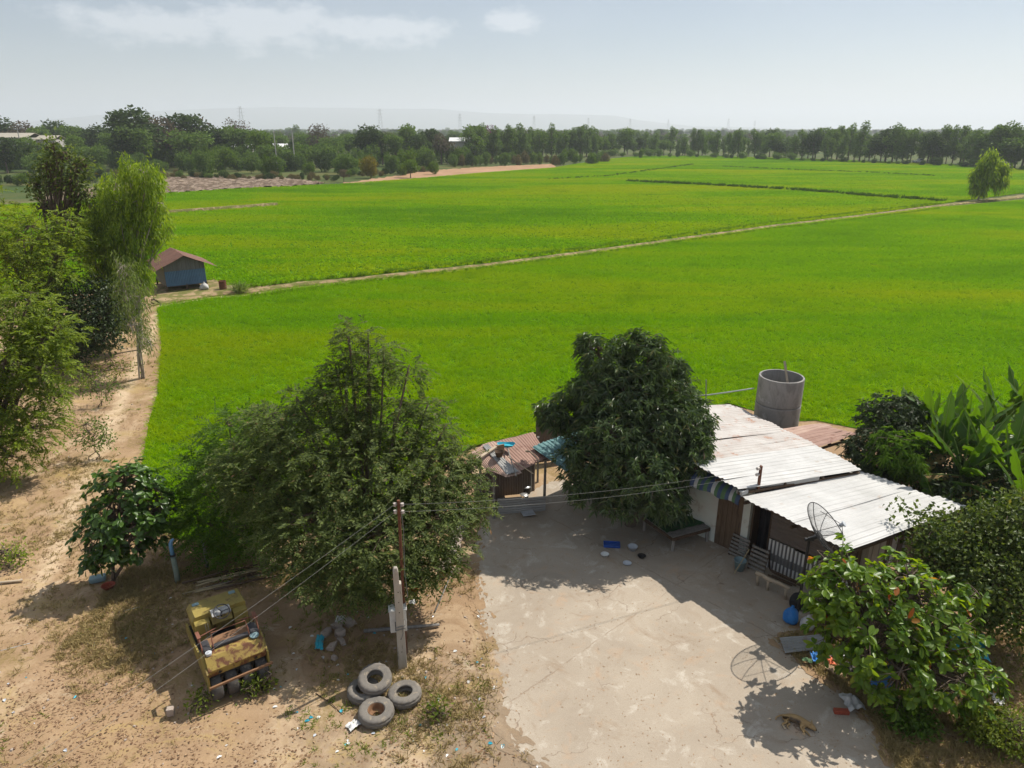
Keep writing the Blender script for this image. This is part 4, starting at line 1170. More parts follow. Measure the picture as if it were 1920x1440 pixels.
    for sx in (-1, 1):
        mb = MB(); mb.tube([(sx * .66, .5, 1.2), (sx * .67, .68, 1.52), (sx * .67, .95, 1.56), (sx * .66, 1.02, 1.2)], .016, 7); mb.box((sx * .67, .82, 1.56), (.08, .28, .03)); B(mb, 'arm_rail', 'rail_rust')
    # footwell and hood
    mb = MB(); mb.box((0, 1.16, .9), (1.2, .3, .06)); B(mb, 'floor_plate', 'soot_black')
    pl = [Vector((-.62, 0, .92)), Vector((-.66, 0, 1.40)), Vector((-.57, 0, 1.52)), Vector((.63, 0, 1.52)), Vector((.66, 0, 1.49)), Vector((.65, 0, .92))]
    mb = MB(); mb.prism(pl, (0, 1.62, 0), (0, 2.28, 0)); hd = B(mb, 'hood', 'roller_yellow', bevel=.008); hd['label'] = 'dusty yellow engine hood'
    for x in (-.44, .46):
        mb = MB(); mb.box((x, 2.16, 1.525), (.16, .12, .02)); B(mb, 'hood_vent', 'plastic_bucket', hd)
    for x0, x1 in ((-.62, -.27), (.3, .64)):
        mb = MB(); mb.box(((x0 + x1) / 2, 1.52, 1.16), (x1 - x0, .22, .5)); B(mb, 'side_locker', 'roller_yellow', bevel=.012)
    mb = MB(); mb.box((.02, 1.56, 1.4), (.5, .14, .36), m=Matrix.Rotation(R(-28), 3, 'X')); B(mb, 'dashboard', 'roller_yellow', bevel=.01)
    mb = MB(); mb.box((.02, 1.48, 1.56), (.46, .22, .03), m=Matrix.Rotation(R(22), 3, 'X')); B(mb, 'gauge_panel', 'gauge_white')
    st = MB(); c = Vector((.02, 1.36, 1.62)); m = Matrix.Rotation(R(30), 3, 'X')
    st.tube([c + m @ Vector((.19 * math.cos(a), .19 * math.sin(a), 0)) for a in np.linspace(0, 2 * math.pi, 25)], .014, 6, False)
    for k in range(3): st.tube([c, c + m @ Vector((.19 * math.cos(k * 2.09), .19 * math.sin(k * 2.09), 0))], .012, 5)
    st.tube([c, c + m @ Vector((0, 0, -.35))], .02, 6); B(st, 'steering_wheel', 'vinyl_black')
    for x in (-.40, -.34):
        mb = MB(); mb.tube([(x, 1.30, .95), (x - .02, 1.22, 1.5)], .009, 5); B(mb, 'lever', 'wire_grey')
    mb = MB(); mb.tube([(-.62, 1.08, 1.32), (-.2, 1.14, 1.36)], .014, 6); mb.tube([(.3, 1.14, 1.36), (.66, 1.1, 1.34)], .014, 6); B(mb, 'cross_rail', 'rail_rust')
roller()

# ---------------------------------------------------------------- four tyres
def tyres():
    r = empty  # readability
    mats = ('rubber_tyre',)
    def one(px, py, z, tilt, rz, Ro, label, rim=False):
        mb = tyre_mesh('tyre', Ro, Ro * .46, .25)
        o = tag(mb.build('truck_tyre', 'rubber_tyre', smooth=True), label, 'tyre', 'old tyres by the pole')
        o.location = G(px, py, 0) + Vector((0, 0, z)); o.rotation_euler = (tilt[0], tilt[1], rz)
        if rim:
            m2 = MB(); m2.lathe([(Ro * .46, .1), (Ro * .44, .09), (Ro * .40, -.02), (Ro * .36, -.06), (.09, -.07), (.085, -.1)], 32)
            m2.build('rim', 'rusty_plate', o, smooth=True)
        return o
    one(683, 1304, .135, (.0, .06), .3, .40, 'worn truck tyre lying underneath the other tyre', False)
    one(705, 1298, .40, (R(9), R(-10)), 1.0, .41, 'worn truck tyre resting on top of another tyre', False)
    one(706, 1344, .135, (R(2), R(1)), .5, .42, 'dusty truck tyre with a brown rim, nearest of the heap', True)
    one(759, 1310, .135, (R(-1), R(2)), 2., .41, 'truck tyre without rim lying closest to the concrete yard', False)
tyres()

# ---------------------------------------------------------------- pole, meter, iron post, wires
PB = G(755, 1247)
plain('pole_concrete', (.43, .39, .33), (.33, .30, .255), .9, 2.5, .3, 35, streak=(3, 3, .5), c3=(.12, .1, .085), c3amt=.4)
def pole():
    t = empty('concrete_pole', PB, R(12), 'short weathered square concrete pole beside the tyres', 'pole')
    mb = MB()
    def ring(z, w, d, ox=0): return [Vector((ox + sx * w / 2, sy * d / 2, z)) for sx, sy in ((-1, -1), (1, -1), (1, 1), (-1, 1))]
    rings = [ring(-.1, .225, .22), ring(1.5, .20, .19), ring(2.5, .185, .17), ring(2.52, .14, .16, -.025), ring(2.86, .13, .15, -.028), ring(2.96, .08, .1, -.028)]
    vs = [v for q in rings for v in q]
    mb.add(vs, [(3, 2, 1, 0), tuple(range(20, 24))] + [(i * 4 + k, i * 4 + (k + 1) % 4, i * 4 + 4 + (k + 1) % 4, i * 4 + 4 + k) for i in range(5) for k in range(4)])
    mb.build('shaft', 'pole_concrete', t, bevel=.015)
    mb = MB()
    for z in (1.2, 1.28): mb.tube([(sx * .115, sy * .11, z + .02 * sx) for sx, sy in ((-1, -1), (1, -1), (1, 1), (-1, 1), (-1, -1))], .016, 6)
    mb.tube([(.05, -.12, 1.25), (.06, -.14, 1.1), (0, -.13, .9)], .01, 5)
    mb.build('strap', 'wire_grey', t)
    for z in (.5, .9, 1.7, 2.0, 2.3):
        mb = MB(); mb.lathe([(0, 0), (.014, 0), (.014, .006), (0, .006)], 8, (.0, -.1, z), Matrix.Rotation(R(90), 3, 'X')); mb.build('bolt_hole', 'soot_black', t)
    m = empty('meter_box', PB + Vector((-.05, .26, .92)), R(12), 'white electricity meter box strapped behind the concrete pole', 'meter box')
    mb = MB(); mb.box((-.04, 0, .33), (.42, .26, .64)); mb.build('case', 'plastic_white', m, bevel=.015)
    mb = MB(); mb.box((-.04, 0, .665), (.46, .3, .03)); mb.build('cap', 'plastic_white', m, bevel=.008)
    p = PB + Vector((.03, .42, 0)); top = at(747, 938, p.y)
    q = empty('iron_post', p, 0, 'tall thin rusty iron post carrying the wires behind the concrete pole', 'post')
    mb = MB(); mb.tube([(0, 0, 0), (top.x - p.x, 0, top.z)], .04, 8); mb.build('shaft', 'rusty_iron', q)
    for k, dz in enumerate((.1, .3)):
        for sx in (-1, 1):
            mb = MB(); mb.lathe([(0, -.045), (.04, -.045), (.045, -.03), (.025, 0), (.045, .03), (.04, .03), (0, .03)], 12, (top.x - p.x + sx * .09, -.02, top.z - dz)); mb.tube([(top.x - p.x, 0, top.z - dz), (top.x - p.x + sx * .09, -.02, top.z - dz)], .01, 5); mb.build('insulator', 'ceramic', q, smooth=True)
    return p, top
PP, PT = pole()
def wire(name, a, b, sag, rad, mat, label, n=24):
    a, b = Vector(a), Vector(b)
    pts = [a.lerp(b, i / n) + Vector((0, 0, -sag * 4 * (i / n) * (1 - i / n))) for i in range(n + 1)]
    mb = MB(); mb.tube(pts, rad, 5); return tag(mb.build(name, mat, None, a, loc=a), label, 'cable')
wire('power_cable', PT + Vector((.09, -.02, -.1)), BRK + Vector((-.1, -.03, .78)), .22, .0038, 'wire_grey', 'upper overhead wire from the iron post to the roof bracket')
wire('power_cable', PT + Vector((.09, -.02, -.3)), BRK + Vector((-.1, -.03, .58)), .22, .0038, 'wire_grey', 'lower overhead wire from the iron post to the roof bracket')
for dz, px, py, lab in ((-.1, 0, 1430, 'upper overhead wire running from the iron post to the bottom left'), (-.3, 45, 1442, 'lower overhead wire running from the iron post to the bottom left')):
    a = PT + Vector((-.09, -.02, dz)); e = G(px, py, 4.55 + dz); d = e - a
    wire('power_cable', a, a + d * 1.9, .25, .0026, 'wire_grey', lab, 40)
mb = MB(); mb.tube([PT + Vector((.05, -.04, -.1)), PT + Vector((.09, -.05, -.8)), PP + Vector((.10, -.06, 2.6)), PP + Vector((.14, -.05, 1.9)), PP + Vector((.05, -.2, 1.45))], .009, 5)
tag(mb.build('meter_cable', 'wire_grey', None, PT, loc=PT), 'thin cable hanging down the iron post to the meter box', 'cable')

# ---------------------------------------------------------------- standpipe, posts, bamboo, sticks
plain('pvc_blue', (.16, .33, .52), (.11, .25, .42), .4, 4)
plain('pipe_mossy', (.20, .24, .20), (.13, .17, .14), .8, 5)
def standpipe():
    b = G(334, 1092); t = empty('standpipe', b, 0, 'upright pipe with a pale blue bent top beside the broad leaved bush', 'pipe')
    mb = MB(); mb.tube([(0, 0, -.02), (0, 0, .35), (-.01, 0, .92)], [.085, .08, .075], 12); mb.build('casing', 'pipe_mossy', t, smooth=True)
    mb = MB(); mb.tube([(-.01, 0, .9), (-.02, 0, 1.2), (-.01, 0, 1.36), (.04, 0, 1.47), (.10, 0, 1.52)], [.062, .06, .058, .05, .035], 12); mb.build('outlet', 'pvc_blue', t, smooth=True)
    mb = MB(); mb.lathe([(.068, .93), (.085, .94), (.085, .99), (.066, 1.0)], 14, (-.012, 0, 0)); mb.build('collar', 'wire_black', t)
standpipe()
g = G(389, 1065); mb = MB(); mb.tube([(0, 0, -.05), (.01, 0, .5), (-.03, 0, 1.1)], [.055, .05, .045], 8); thing_mb('fence_post', mb, 'wood_grey', g, 'short grey wooden post near the feathery tree', 'post', None, True)
def rod(name, p0, p1, rad, mat, label, cat, group=None, mid=None):
    a, b = Vector(p0), Vector(p1); pts = [a, (a + b) / 2 + (Vector(mid) if mid else Vector()), b]
    mb = MB(); mb.tube(pts, [rad, rad * .9, rad * .7], 7); return tag(mb.build(name, mat, None, a, True, loc=a), label, cat, group)
rb = random.Random(12)
for k in range(11):
    x0, y0 = 345 + rb.uniform(-10, 70), 1096 + rb.uniform(-8, 18); L_ = rb.uniform(90, 160)
    a = G(x0, y0, .04 + .03 * (k % 4)); b = G(x0 + L_, y0 - L_ * rb.uniform(.2, .4), .06 + .05 * (k % 4))
    rod('bamboo_pole', a, b, rb.uniform(.02, .035), rb.choice(['bamboo', 'wood_grey', 'wood_dark']), 'one of the old bamboo poles heaped under the feathery tree', 'bamboo pole', 'bamboo poles heaped under the tree', (0, 0, rb.uniform(0, .06)))
rod('log', G(682, 1183, .05), G(824, 1171, .06), .055, 'wood_grey', 'thin grey log on the ground behind the concrete pole', 'log')
rod('stick', G(816, 1146, .03), G(852, 1062, .18), .022, 'wood_grey', 'long thin stick lying along the edge of the yard', 'stick')
rod('log', G(-30, 1096, .05), G(42, 1088, .06), .05, 'wood_pale', 'pale log at the left edge of the dirt', 'log')
rod('stick', G(222, 1148, .02), G(262, 1138, .03), .014, 'stripe_white', 'thin white stick lying on the shaded dirt', 'stick')
rod('stick', G(-5, 1222, .02), G(56, 1206, .03), .014, 'stripe_white', 'thin white stick at the left edge of the dirt', 'stick')
rod('branch', G(592, 1300, .03), G(642, 1340, .03), .012, 'wood_dark', 'dry forked twig on the dirt beside the tyres', 'twig', None, (.05, 0, .03))
# basin and clutter under the broad-leaved bush
bowl('red_basin', 204, 1103, .2, .12, 'clay_red', 'red clay basin under the broad leaved bush', 'basin')
mb = MB(); mb.box((0, 0, .1), (.45, .25, .18)); thing_mb('water_can', mb, 'plastic_bucket', G(184, 1090, .0), 'grey plastic can lying under the broad leaved bush', 'can', rz=.4, bevel=.04)
def chunk(name, px, py, s, mat, label, cat, group=None, seed=0, z=0.):
    r = np.random.default_rng(seed); mb = MB()
    vs = [Vector((sx, sy, sz)) for sz in (-1, 1) for sx, sy in ((-1, -1), (1, -1), (1, 1), (-1, 1))]
    vs = [Vector(((v.x * s[0] + r.normal() * s[0] * .25) / 2, (v.y * s[1] + r.normal() * s[1] * .25) / 2, (v.z * s[2] + r.normal() * s[2] * .2) / 2 + s[2] / 2)) for v in vs]
    mb.add(vs, [(3, 2, 1, 0), (4, 5, 6, 7), (0, 1, 5, 4), (1, 2, 6, 5), (2, 3, 7, 6), (3, 0, 4, 7)])
    p = G(px, py, z); return thing_mb(name, mb, mat, p, label, cat, group, rz=r.uniform(0, 3), bevel=min(s) * .12)
plain('rubble', (.38, .32, .27), (.30, .24, .2), .9, 6, .4, 30, c3=(.2, .13, .09), c3amt=.5)
for k in range(14):
    t = k / 13
    chunk('concrete_rubble', 868 - 30 * t + rb.uniform(-8, 8), 985 + 95 * t + rb.uniform(-4, 4), (rb.uniform(.2, .45), rb.uniform(.18, .4), rb.uniform(.12, .28)), 'rubble', 'broken concrete lump in the row along the yard edge under the tree', 'rubble', 'rubble along the yard edge', 300 + k)
mb = MB(); mb.box((0, 0, .1), (.55, .2, .16)); thing_mb('concrete_block', mb, 'wood_pale', G(846, 1076, .03), 'pale squared block at the end of the rubble row', 'block', rz=.2, bevel=.01)
for k, (x, y) in enumerate(((634, 1177), (641, 1204), (627, 1236), (640, 1190), (622, 1215), (655, 1172), (612, 1190))):
    chunk('stone', x, y, (rb.uniform(.14, .34), rb.uniform(.14, .3), rb.uniform(.1, .2)), 'rubble', 'grey stone among the scraps under the feathery tree', 'stone', 'stones under the tree', 330 + k)
def rag(name, px, py, size, mat, label, cat='rag', seed=0, z=.03, h=.12, group=None):
    r = np.random.default_rng(seed); n = 9; mb = MB(); vs = []
    ph = r.uniform(0, 6, 4)
    for i in range(n + 1):
        for j in range(n + 1):
            x, y = i / n - .5, j / n - .5
            e = 1 + .10 * math.sin(3 * math.atan2(y, x) + ph[0]) + .05 * r.normal()
            vs.append((x * size[0] * e, y * size[1] * e, h * abs(math.sin(6 * x + ph[1]) * math.cos(7 * y + ph[2])) * (1 - 1.2 * max(abs(x), abs(y))) + r.random() * h * .25))
    mb.add(vs, [(i * (n + 1) + j, (i + 1) * (n + 1) + j, (i + 1) * (n + 1) + j + 1, i * (n + 1) + j + 1) for i in range(n) for j in range(n)])
    p = G(px, py, 0); p.z = max(float(gz(p.x, p.y)), 0) + z
    return thing_mb(name, mb, mat, p, label, cat, group, True, rz=r.uniform(0, 6))
rag('plastic_scrap', 600, 1206, (.6, .22), 'plastic_teal', 'torn pale turquoise plastic on the shaded dirt', 'plastic', 1)
rag('plastic_scrap', 637, 1166, (.3, .25), 'plastic_white', 'white plastic scrap under the feathery tree', 'plastic', 2)
rag('plastic_scrap', 664, 1364, (.22, .3), 'plastic_white', 'clear white plastic scrap on the dirt before the tyres', 'plastic', 3)
rag('plastic_scrap', 777, 1108, (.25, .18), 'plastic_red', 'bright red plastic scrap behind the concrete pole', 'plastic', 4)
rag('plastic_scrap', 774, 1132, (.2, .2), 'plastic_white', 'small white scrap to the right of the meter box', 'plastic', 5)
rag('shade_net', 768, 1082, (.9, .55), 'green_net', 'dark green netting under the tree behind the pole', 'netting', 6, .1, .3)
rag('white_rag', 1596, 1324, (.5, .42), 'sack_white', 'crumpled white rag lying near the sleeping dog', 'rag', 7, .06, .2)
mb = MB(); mb.box((0, 0, .05), (.34, .12, .1)); thing_mb('brick', mb, 'clay_red', G(1577, 1337, .031), 'dull red brick on the shaded yard behind the dog', 'brick', rz=-.1, bevel=.008)
mb = MB(); mb.box((0, 0, .1), (.16, .14, .2)); thing_mb('stone_block', mb, 'rubble', G(321, 1340, 0), 'small square stone block beside the road roller shadow', 'block', rz=.2, bevel=.012)
rag('plastic_scrap', 1527, 1243, (.34, .2), 'plastic_blue_bag', 'sky blue plastic in the rubbish by the corrugated sheet', 'plastic', 9, .12, .14)
rag('plastic_scrap', 1556, 1249, (.26, .16), 'plastic_orange', 'orange packet in the rubbish heap', 'plastic', 10, .12, .1)
rag('plastic_scrap', 1577, 1236, (.3, .3), 'plastic_white', 'white plastic in the rubbish heap', 'plastic', 11, .14, .16)
rag('plastic_scrap', 1562, 1266, (.4, .2), 'cardboard', 'tan wrapper at the near end of the rubbish heap', 'wrapper', 12, .1, .1)
rag('plastic_scrap', 1512, 1246, (.25, .14), 'stripe_green', 'green wrapper at the left end of the rubbish heap', 'wrapper', 13, .1, .1)
rag('plastic_scrap', 1590, 1262, (.4, .3), 'soot_black', 'black plastic in the rubbish heap', 'plastic', 14, .1, .25)
rag('plastic_scrap', 1548, 1233, (.4, .3), 'soot_black', 'black plastic below the corrugated sheet', 'plastic', 15, .08, .2)
rag('tarpaulin', 1810, 1222, (1.0, .8), 'plastic_teal', 'turquoise tarpaulin behind the broad leaved tree', 'tarpaulin', 16, .2, .4)
rag('white_rag', 1870, 1315, (.4, .25), 'sack_white', 'pale rag on the dirt at the far right', 'rag', 17)
# short sheet lying by the rubbish
q = [G(1461, 1196, .12), G(1472, 1224, .10), G(1548, 1188, .14), G(1552, 1216, .12)]
o = sheet_obj('loose_sheet', 'tin_grey', None, q[0], q[0], q[1], q[2], q[3], .1, .03, .01, 5, 'sin'); o.location = q[0]
tag(o, 'loose grey corrugated sheet lying beside the rubbish', 'roof sheet')
# barrel under the broad leaved tree
b = G(1655, 1305); t = empty('plastic_barrel', b, 0, 'dark blue plastic barrel half hidden under the broad leaved tree', 'barrel')
mb = MB(); mb.lathe([(0, 0), (.27, 0), (.3, .04), (.3, .28), (.315, .3), (.3, .32), (.3, .58), (.315, .6), (.3, .62), (.29, .86), (.24, .92), (0, .92)], 24); mb.build('drum', 'plastic_blue_bag', t, smooth=True)
mb = MB(); mb.lathe([(.05, .92), (.05, .96), (0, .96)], 12, (.12, 0, 0)); mb.build('bung', 'soot_black', t)

# ---------------------------------------------------------------- dog asleep
def fur():
    m, nt, N, L = newmat('dog_fur')
    o = N('ShaderNodeOutputMaterial'); b = N('ShaderNodeBsdfPrincipled'); b.inputs['Roughness'].default_value = .9; b.inputs['Specular IOR Level'].default_value = .1
    tc = N('ShaderNodeTexCoord').outputs['Object']; sep = N('ShaderNodeSeparateXYZ'); L(tc, sep.inputs[0])
    n1 = tex_noise(nt, 9, 5, .6, tc)
    col = mixrgb(nt, n1, (.37, .25, .12), (.26, .17, .08))
    # darker underside and muzzle, pale feet
    yb = mathn(nt, 'ADD', sep.outputs[1], mathn(nt, 'MULTIPLY', n1, .05))
    col = mixrgb(nt, mathn(nt, 'MULTIPLY', ramp(nt, mathn(nt, 'ADD', yb, .5), [(.38, 0.), (.41, 1.), (.46, 1.), (.50, 0.)]), ramp(nt, sep.outputs[0], [(.1, 0.), (.16, 1.), (.34, 1.), (.4, 0.)])), col, (.07, .06, .055))
    col = mixrgb(nt, ramp(nt, sep.outputs[0], [(.69, 0.), (.73, 1.)]), col, (.06, .045, .035))
    col = mixrgb(nt, ramp(nt, mathn(nt, 'ADD', yb, .5), [(.22, .8), (.28, 0.)]), col, (.46, .38, .27))
    L(col, b.inputs['Base Color']); L(b.outputs[0], o.inputs[0])
fur()
def dog():
    import bmesh
    a, b = G(1469, 1349), G(1519, 1370)
    d = b - a; rz = math.atan2(d.y, d.x)
    V = [(.05, .02, .10, .085, .08), (.18, .035, .105, .09, .085), (.33, .03, .115, .10, .10), (.43, .02, .11, .09, .09), (.52, .03, .095, .06, .065), (.60, .02, .09, .085, .075), (.675, -.01, .075, .05, .03), (.735, -.03, .06, .034, .03),
         (.02, -.08, .09, .055, .05), (.10, -.15, .06, .034, .03), (.02, -.24, .04, .026, .022), (.09, -.31, .03, .024, .02), (.125, -.32, .028, .02, .016),
         (.06, -.07, .05, .05, .03), (.17, -.12, .04, .03, .028), (.12, -.22, .03, .02, .016), (.19, -.28, .028, .018, .015),
         (.42, -.06, .10, .045, .04), (.40, -.14, .08, .03, .028), (.49, -.22, .05, .022, .02), (.54, -.29, .035, .02, .016),
         (.45, -.06, .05, .04, .036), (.46, -.13, .04, .028, .024), (.56, -.17, .03, .02, .018), (.63, -.22, .03, .018, .015),
         (-.02, .01, .08, .026, .025), (-.10, -.03, .05, .02, .018), (-.15, -.10, .03, .016, .014), (-.14, -.18, .025, .012, .01)]
    E = [(0, 1), (1, 2), (2, 3), (3, 4), (4, 5), (5, 6), (6, 7), (0, 8), (8, 9), (9, 10), (10, 11), (11, 12), (0, 13), (13, 14), (14, 15), (15, 16), (3, 17), (17, 18), (18, 19), (19, 20), (3, 21), (21, 22), (22, 23), (23, 24), (0, 25), (25, 26), (26, 27), (27, 28)]
    bm = bmesh.new(); sk = bm.verts.layers.skin.verify()
    vs = []
    for x, y, z, rx, ry in V:
        v = bm.verts.new((x, y, z + .005)); v[sk].radius = (rx, ry); vs.append(v)
    vs[0][sk].use_root = True
    for i, j in E: bm.edges.new((vs[i], vs[j]))
    me = bpy.data.meshes.new('dog'); bm.to_mesh(me); bm.free(); setmats(me, 'dog_fur')
    o = meshobj('dog', me, None, a + Vector((0, 0, .03)), (0, 0, rz))
    o.modifiers.new('skin', 'SKIN').use_smooth_shade = True
    s = o.modifiers.new('soft', 'SUBSURF'); s.levels = 1; s.render_levels = 2
    tag(o, 'tan dog asleep on its side in the leafy shade of the yard', 'dog')
    for y, z in ((.085, .13), (-.02, .15)):
        mb = MB(); mb.add([(.555, y - .02, z - .03), (.62, y - .01, z - .02), (.575, y + .06 * (1 if y > .03 else -.2), z + .045)], [(0, 1, 2)])
        e = mb.build('ear', 'dog_fur', o); sd = e.modifiers.new('thick', 'SOLIDIFY'); sd.thickness = .012
    mb = MB(); mb.lathe([(0, -.012), (.012, -.006), (.012, .006), (0, .012)], 8, (.765, -.035, .055)); mb.build('nose', 'soot_black', o, smooth=True)
dog()
# ================================================================ near trees and plants
plain('bark', (.15, .115, .085), (.095, .072, .052), .95, 5, .5, 30, streak=(4, 4, .8))
plain('bark_pale', (.34, .30, .25), (.24, .205, .165), .9, 5, .4, 30, streak=(4, 4, .6))
plain('twig_pale', (.30, .24, .17), (.2, .155, .11), .9, 5)
leafmat('leaf_mango', (.028, .055, .016), (.095, .145, .045), (1.2, 1.3, .5), .34, .34, .6, (.22, .19, .07), .965)
leafmat('leaf_feathery', (.055, .085, .028), (.17, .215, .065), (1.25, 1.3, .6), .45, .6, .2, (.30, .17, .10), .975)
leafmat('leaf_pinnate', (.05, .11, .014), (.12, .20, .024), (1.15, 1.3, .5), .5, .55, .25)
leafmat('leaf_eucalyptus', (.11, .19, .018), (.30, .39, .045), (1.3, 1.3, .4), .5, .5, .35)
leafmat('leaf_grey_euc', (.11, .16, .04), (.22, .27, .07), (1.1, 1.15, .6), .45, .5, .35)
leafmat('leaf_dark', (.022, .042, .014), (.05, .075, .022), (1.1, 1.2, .6), .3, .5, .35)
leafmat('leaf_noni', (.035, .085, .014), (.085, .165, .024), (1.2, 1.3, .4), .38, .33, .5)
leafmat('leaf_almond', (.055, .13, .013), (.17, .275, .024), (1.7, 1.45, .25), .5, .38, .4, (.42, .07, .02), .975)
leafmat('leaf_olive', (.09, .15, .017), (.26, .33, .04), (1.25, 1.25, .5), .48, .55, .25)
leafmat('leaf_banana', (.035, .095, .014), (.085, .18, .02), (1.5, 1.35, .25), .5, .38, .45)
leafmat('leaf_vine', (.04, .075, .016), (.14, .18, .04), (1.2, 1.25, .5), .38, .5, .3, (.24, .19, .05), .985)
leafmat('grass_dry', (.19, .145, .06), (.36, .28, .13), (1., 1., .8), .3, .8, .1)
leafmat('grass_green', (.09, .14, .02), (.20, .24, .035), (1.2, 1.2, .5), .4, .6, .2)
leafmat('leaf_litter', (.22, .13, .07), (.42, .29, .18), (1., .9, .7), .15, .85, .1, (.17, .10, .06), .88)
leafmat('bract_red', (.20, .035, .035), (.30, .08, .06), (1, 1, 1), .3)

def V3(v): return np.array([v[0], v[1], v[2]])
def lobes_px(rows):
    """rows of (px, py, Y, half width px, half height px): an ellipsoid of foliage at distance Y"""
    out = []
    for px, py, Y, hw, hh in rows:
        c = at(px, py, Y); zc = c.y * CP + (CAM_H - c.z) * SP
        rx, rz = hw * zc / FPX, hh * zc / FPX * 1.08
        out.append((V3(c), np.array([rx, (rx + rz) * .5, rz])))
    return out
def sample_lobes(lobes, n, r, shell=.55, zmin=.25):
    wts = np.array([(l[1][0] * l[1][1] * l[1][2]) ** .67 for l in lobes]); k = r.choice(len(lobes), n * 2, p=wts / wts.sum())
    u = unit(r.normal(size=(n * 2, 3))); rad = shell + (1 - shell) * r.random(n * 2) ** .5
    C = np.array([l[0] for l in lobes])[k]; Rd = np.array([l[1] for l in lobes])[k]
    rad = rad * (1 + .16 * r.normal(size=n * 2))
    p = C + u * Rd * rad[:, None]
    # drop what is deep inside another lobe, keep the uneven outside
    deep = np.zeros(len(p), bool)
    for c, q in lobes: deep |= (((p - c) / q) ** 2).sum(1) < .30
    ok = (~deep | (r.random(len(p)) < .22)) & (p[:, 2] > zmin)
    p, u, k = p[ok][:n], u[ok][:n], k[ok][:n]
    return p, u, k
def sprays(p, u, r, kind, per, L, Wd, spread):
    """leaf positions and directions for foliage clusters at p growing outward along u"""
    n = len(p); idx = np.repeat(np.arange(n), per); m = len(idx)
    if kind == 'rosette':          # leaves round a shoot tip, arching down
        ax = unit(u[idx] + np.array([0, 0, .9])); a = r.uniform(0, 2 * np.pi, m)
        t = unit(np.cross(ax, np.array([.3, .9, .1]))); b = np.cross(ax, t)
        rad = t * np.cos(a)[:, None] + b * np.sin(a)[:, None]
        d = rad + ax * r.uniform(-.1, .9, m)[:, None] + np.array([0, 0, -.25])
        pos = p[idx] - ax * r.uniform(0, spread, m)[:, None]
        nrm = ax + rad * -.2 + r.normal(size=(m, 3)) * .4
    elif kind == 'droop':
        off = r.normal(size=(m, 3)) * spread * np.array([.45, .45, 1.0]); pos = p[idx] + off
        d = u[idx] * .35 + r.normal(size=(m, 3)) * .4 + np.array([0, 0, -1.]); nrm = r.normal(size=(m, 3))
    elif kind == 'flat':           # feathery twigs: leaflets along both sides of a short arching twig
        tw = unit(u * np.array([1, 1, .35]) + r.normal(size=(n, 3)) * .55); s = np.tile(np.linspace(.1, 1, per), n)
        sd = unit(np.cross(tw, np.array([0, 0, 1.]) + r.normal(size=(n, 3)) * .3)); side = np.where(np.arange(m) % 2, 1, -1)[:, None]
        pos = p[idx] + tw[idx] * (s * spread)[:, None] + np.array([0, 0, -.35 * spread]) * (s ** 2)[:, None]
        d = sd[idx] * side + tw[idx] * .7 + r.normal(size=(m, 3)) * .12; nrm = np.array([0, 0, 1.]) + r.normal(size=(m, 3)) * .35
    else:
        pos = p[idx] + r.normal(size=(m, 3)) * spread; d = u[idx] * .6 + r.normal(size=(m, 3)) * .8; nrm = u[idx] + r.normal(size=(m, 3)) * .5 + np.array([0, 0, .5])
    return pos, d, nrm, L * r.uniform(.55, 1.25, m), Wd * r.uniform(.6, 1.2, m)
def branches(mb, base, lobes, tips, tipk, r, tr, fork, twig=.012, twig_n=200, bend=.15, stems=1):
    base = V3(base)
    cen = np.mean([l[0] for l in lobes], 0)
    tops = []
    for s in range(stems):
        b = base + np.array([r.normal(), r.normal(), 0]) * .12 * (stems > 1)
        f = base + (cen - base) * fork + r.normal(size=3) * .06
        f2 = b * .5 + f * .5 + np.array([r.normal(), r.normal(), 0]) * bend * .5
        mb.tube([b - np.array([0, 0, .1]), b * .9 + f2 * .1, f2, f], [tr * 1.35, tr, tr * .85, tr * .72], 8); tops.append(f)
    ends = []
    for c, q in lobes:
        f = tops[r.integers(len(tops))]; mid = f * .5 + c * .5 + r.normal(size=3) * bend
        dv = c - f; tip = c + dv / max(np.linalg.norm(dv), 1e-6) * q.min() * .55
        w = tr * .55 * min(1, q.mean() / 1.2 + .25)
        pts = [f, f * .7 + mid * .3, mid, c, tip]; mb.tube(pts, [w, w * .9, w * .7, w * .45, w * .2], 6); ends.append(pts)
    for i in r.choice(len(tips), min(twig_n, len(tips)), replace=False):
        pts = ends[tipk[i]]; s = pts[r.integers(2, 5)]
        m_ = (s + tips[i]) / 2 + r.normal(size=3) * .12
        mb.tube([s, m_, tips[i]], [twig * 1.6, twig, twig * .4], 4, False)
def tree(name, label, cat, base, lobes, mat, kind, n, per, L, Wd, spread, seed, tr=.16, fork=.45, bark='bark', shape='dia', shell=.55, group=None, twig_n=200, twig=.012, stems=1, droop=.12, fold=.18, zmin=.25, extra=None):
    r = np.random.default_rng(seed); base = Vector((base[0], base[1], 0))
    t = empty(name, base, 0, label, cat, group)
    p, u, k = sample_lobes(lobes, n, r, shell, zmin)
    mb = MB(); branches(mb, base, lobes, p, k, r, tr, fork, twig, twig_n, stems=stems)
    mb.build('trunk', bark, t, base, True)
    pos, d, nrm, Ls, Ws = sprays(p, u, r, kind, per, L, Wd, spread)
    V, F = leaf_arrays(pos, d, Ls, Ws, shape, nrm, fold, droop, r)
    meshobj('crown', fastmesh('crown', V - V3(base), F, mat), t)['kind'] = 'stuff'
    return t, (p, u, k, r)

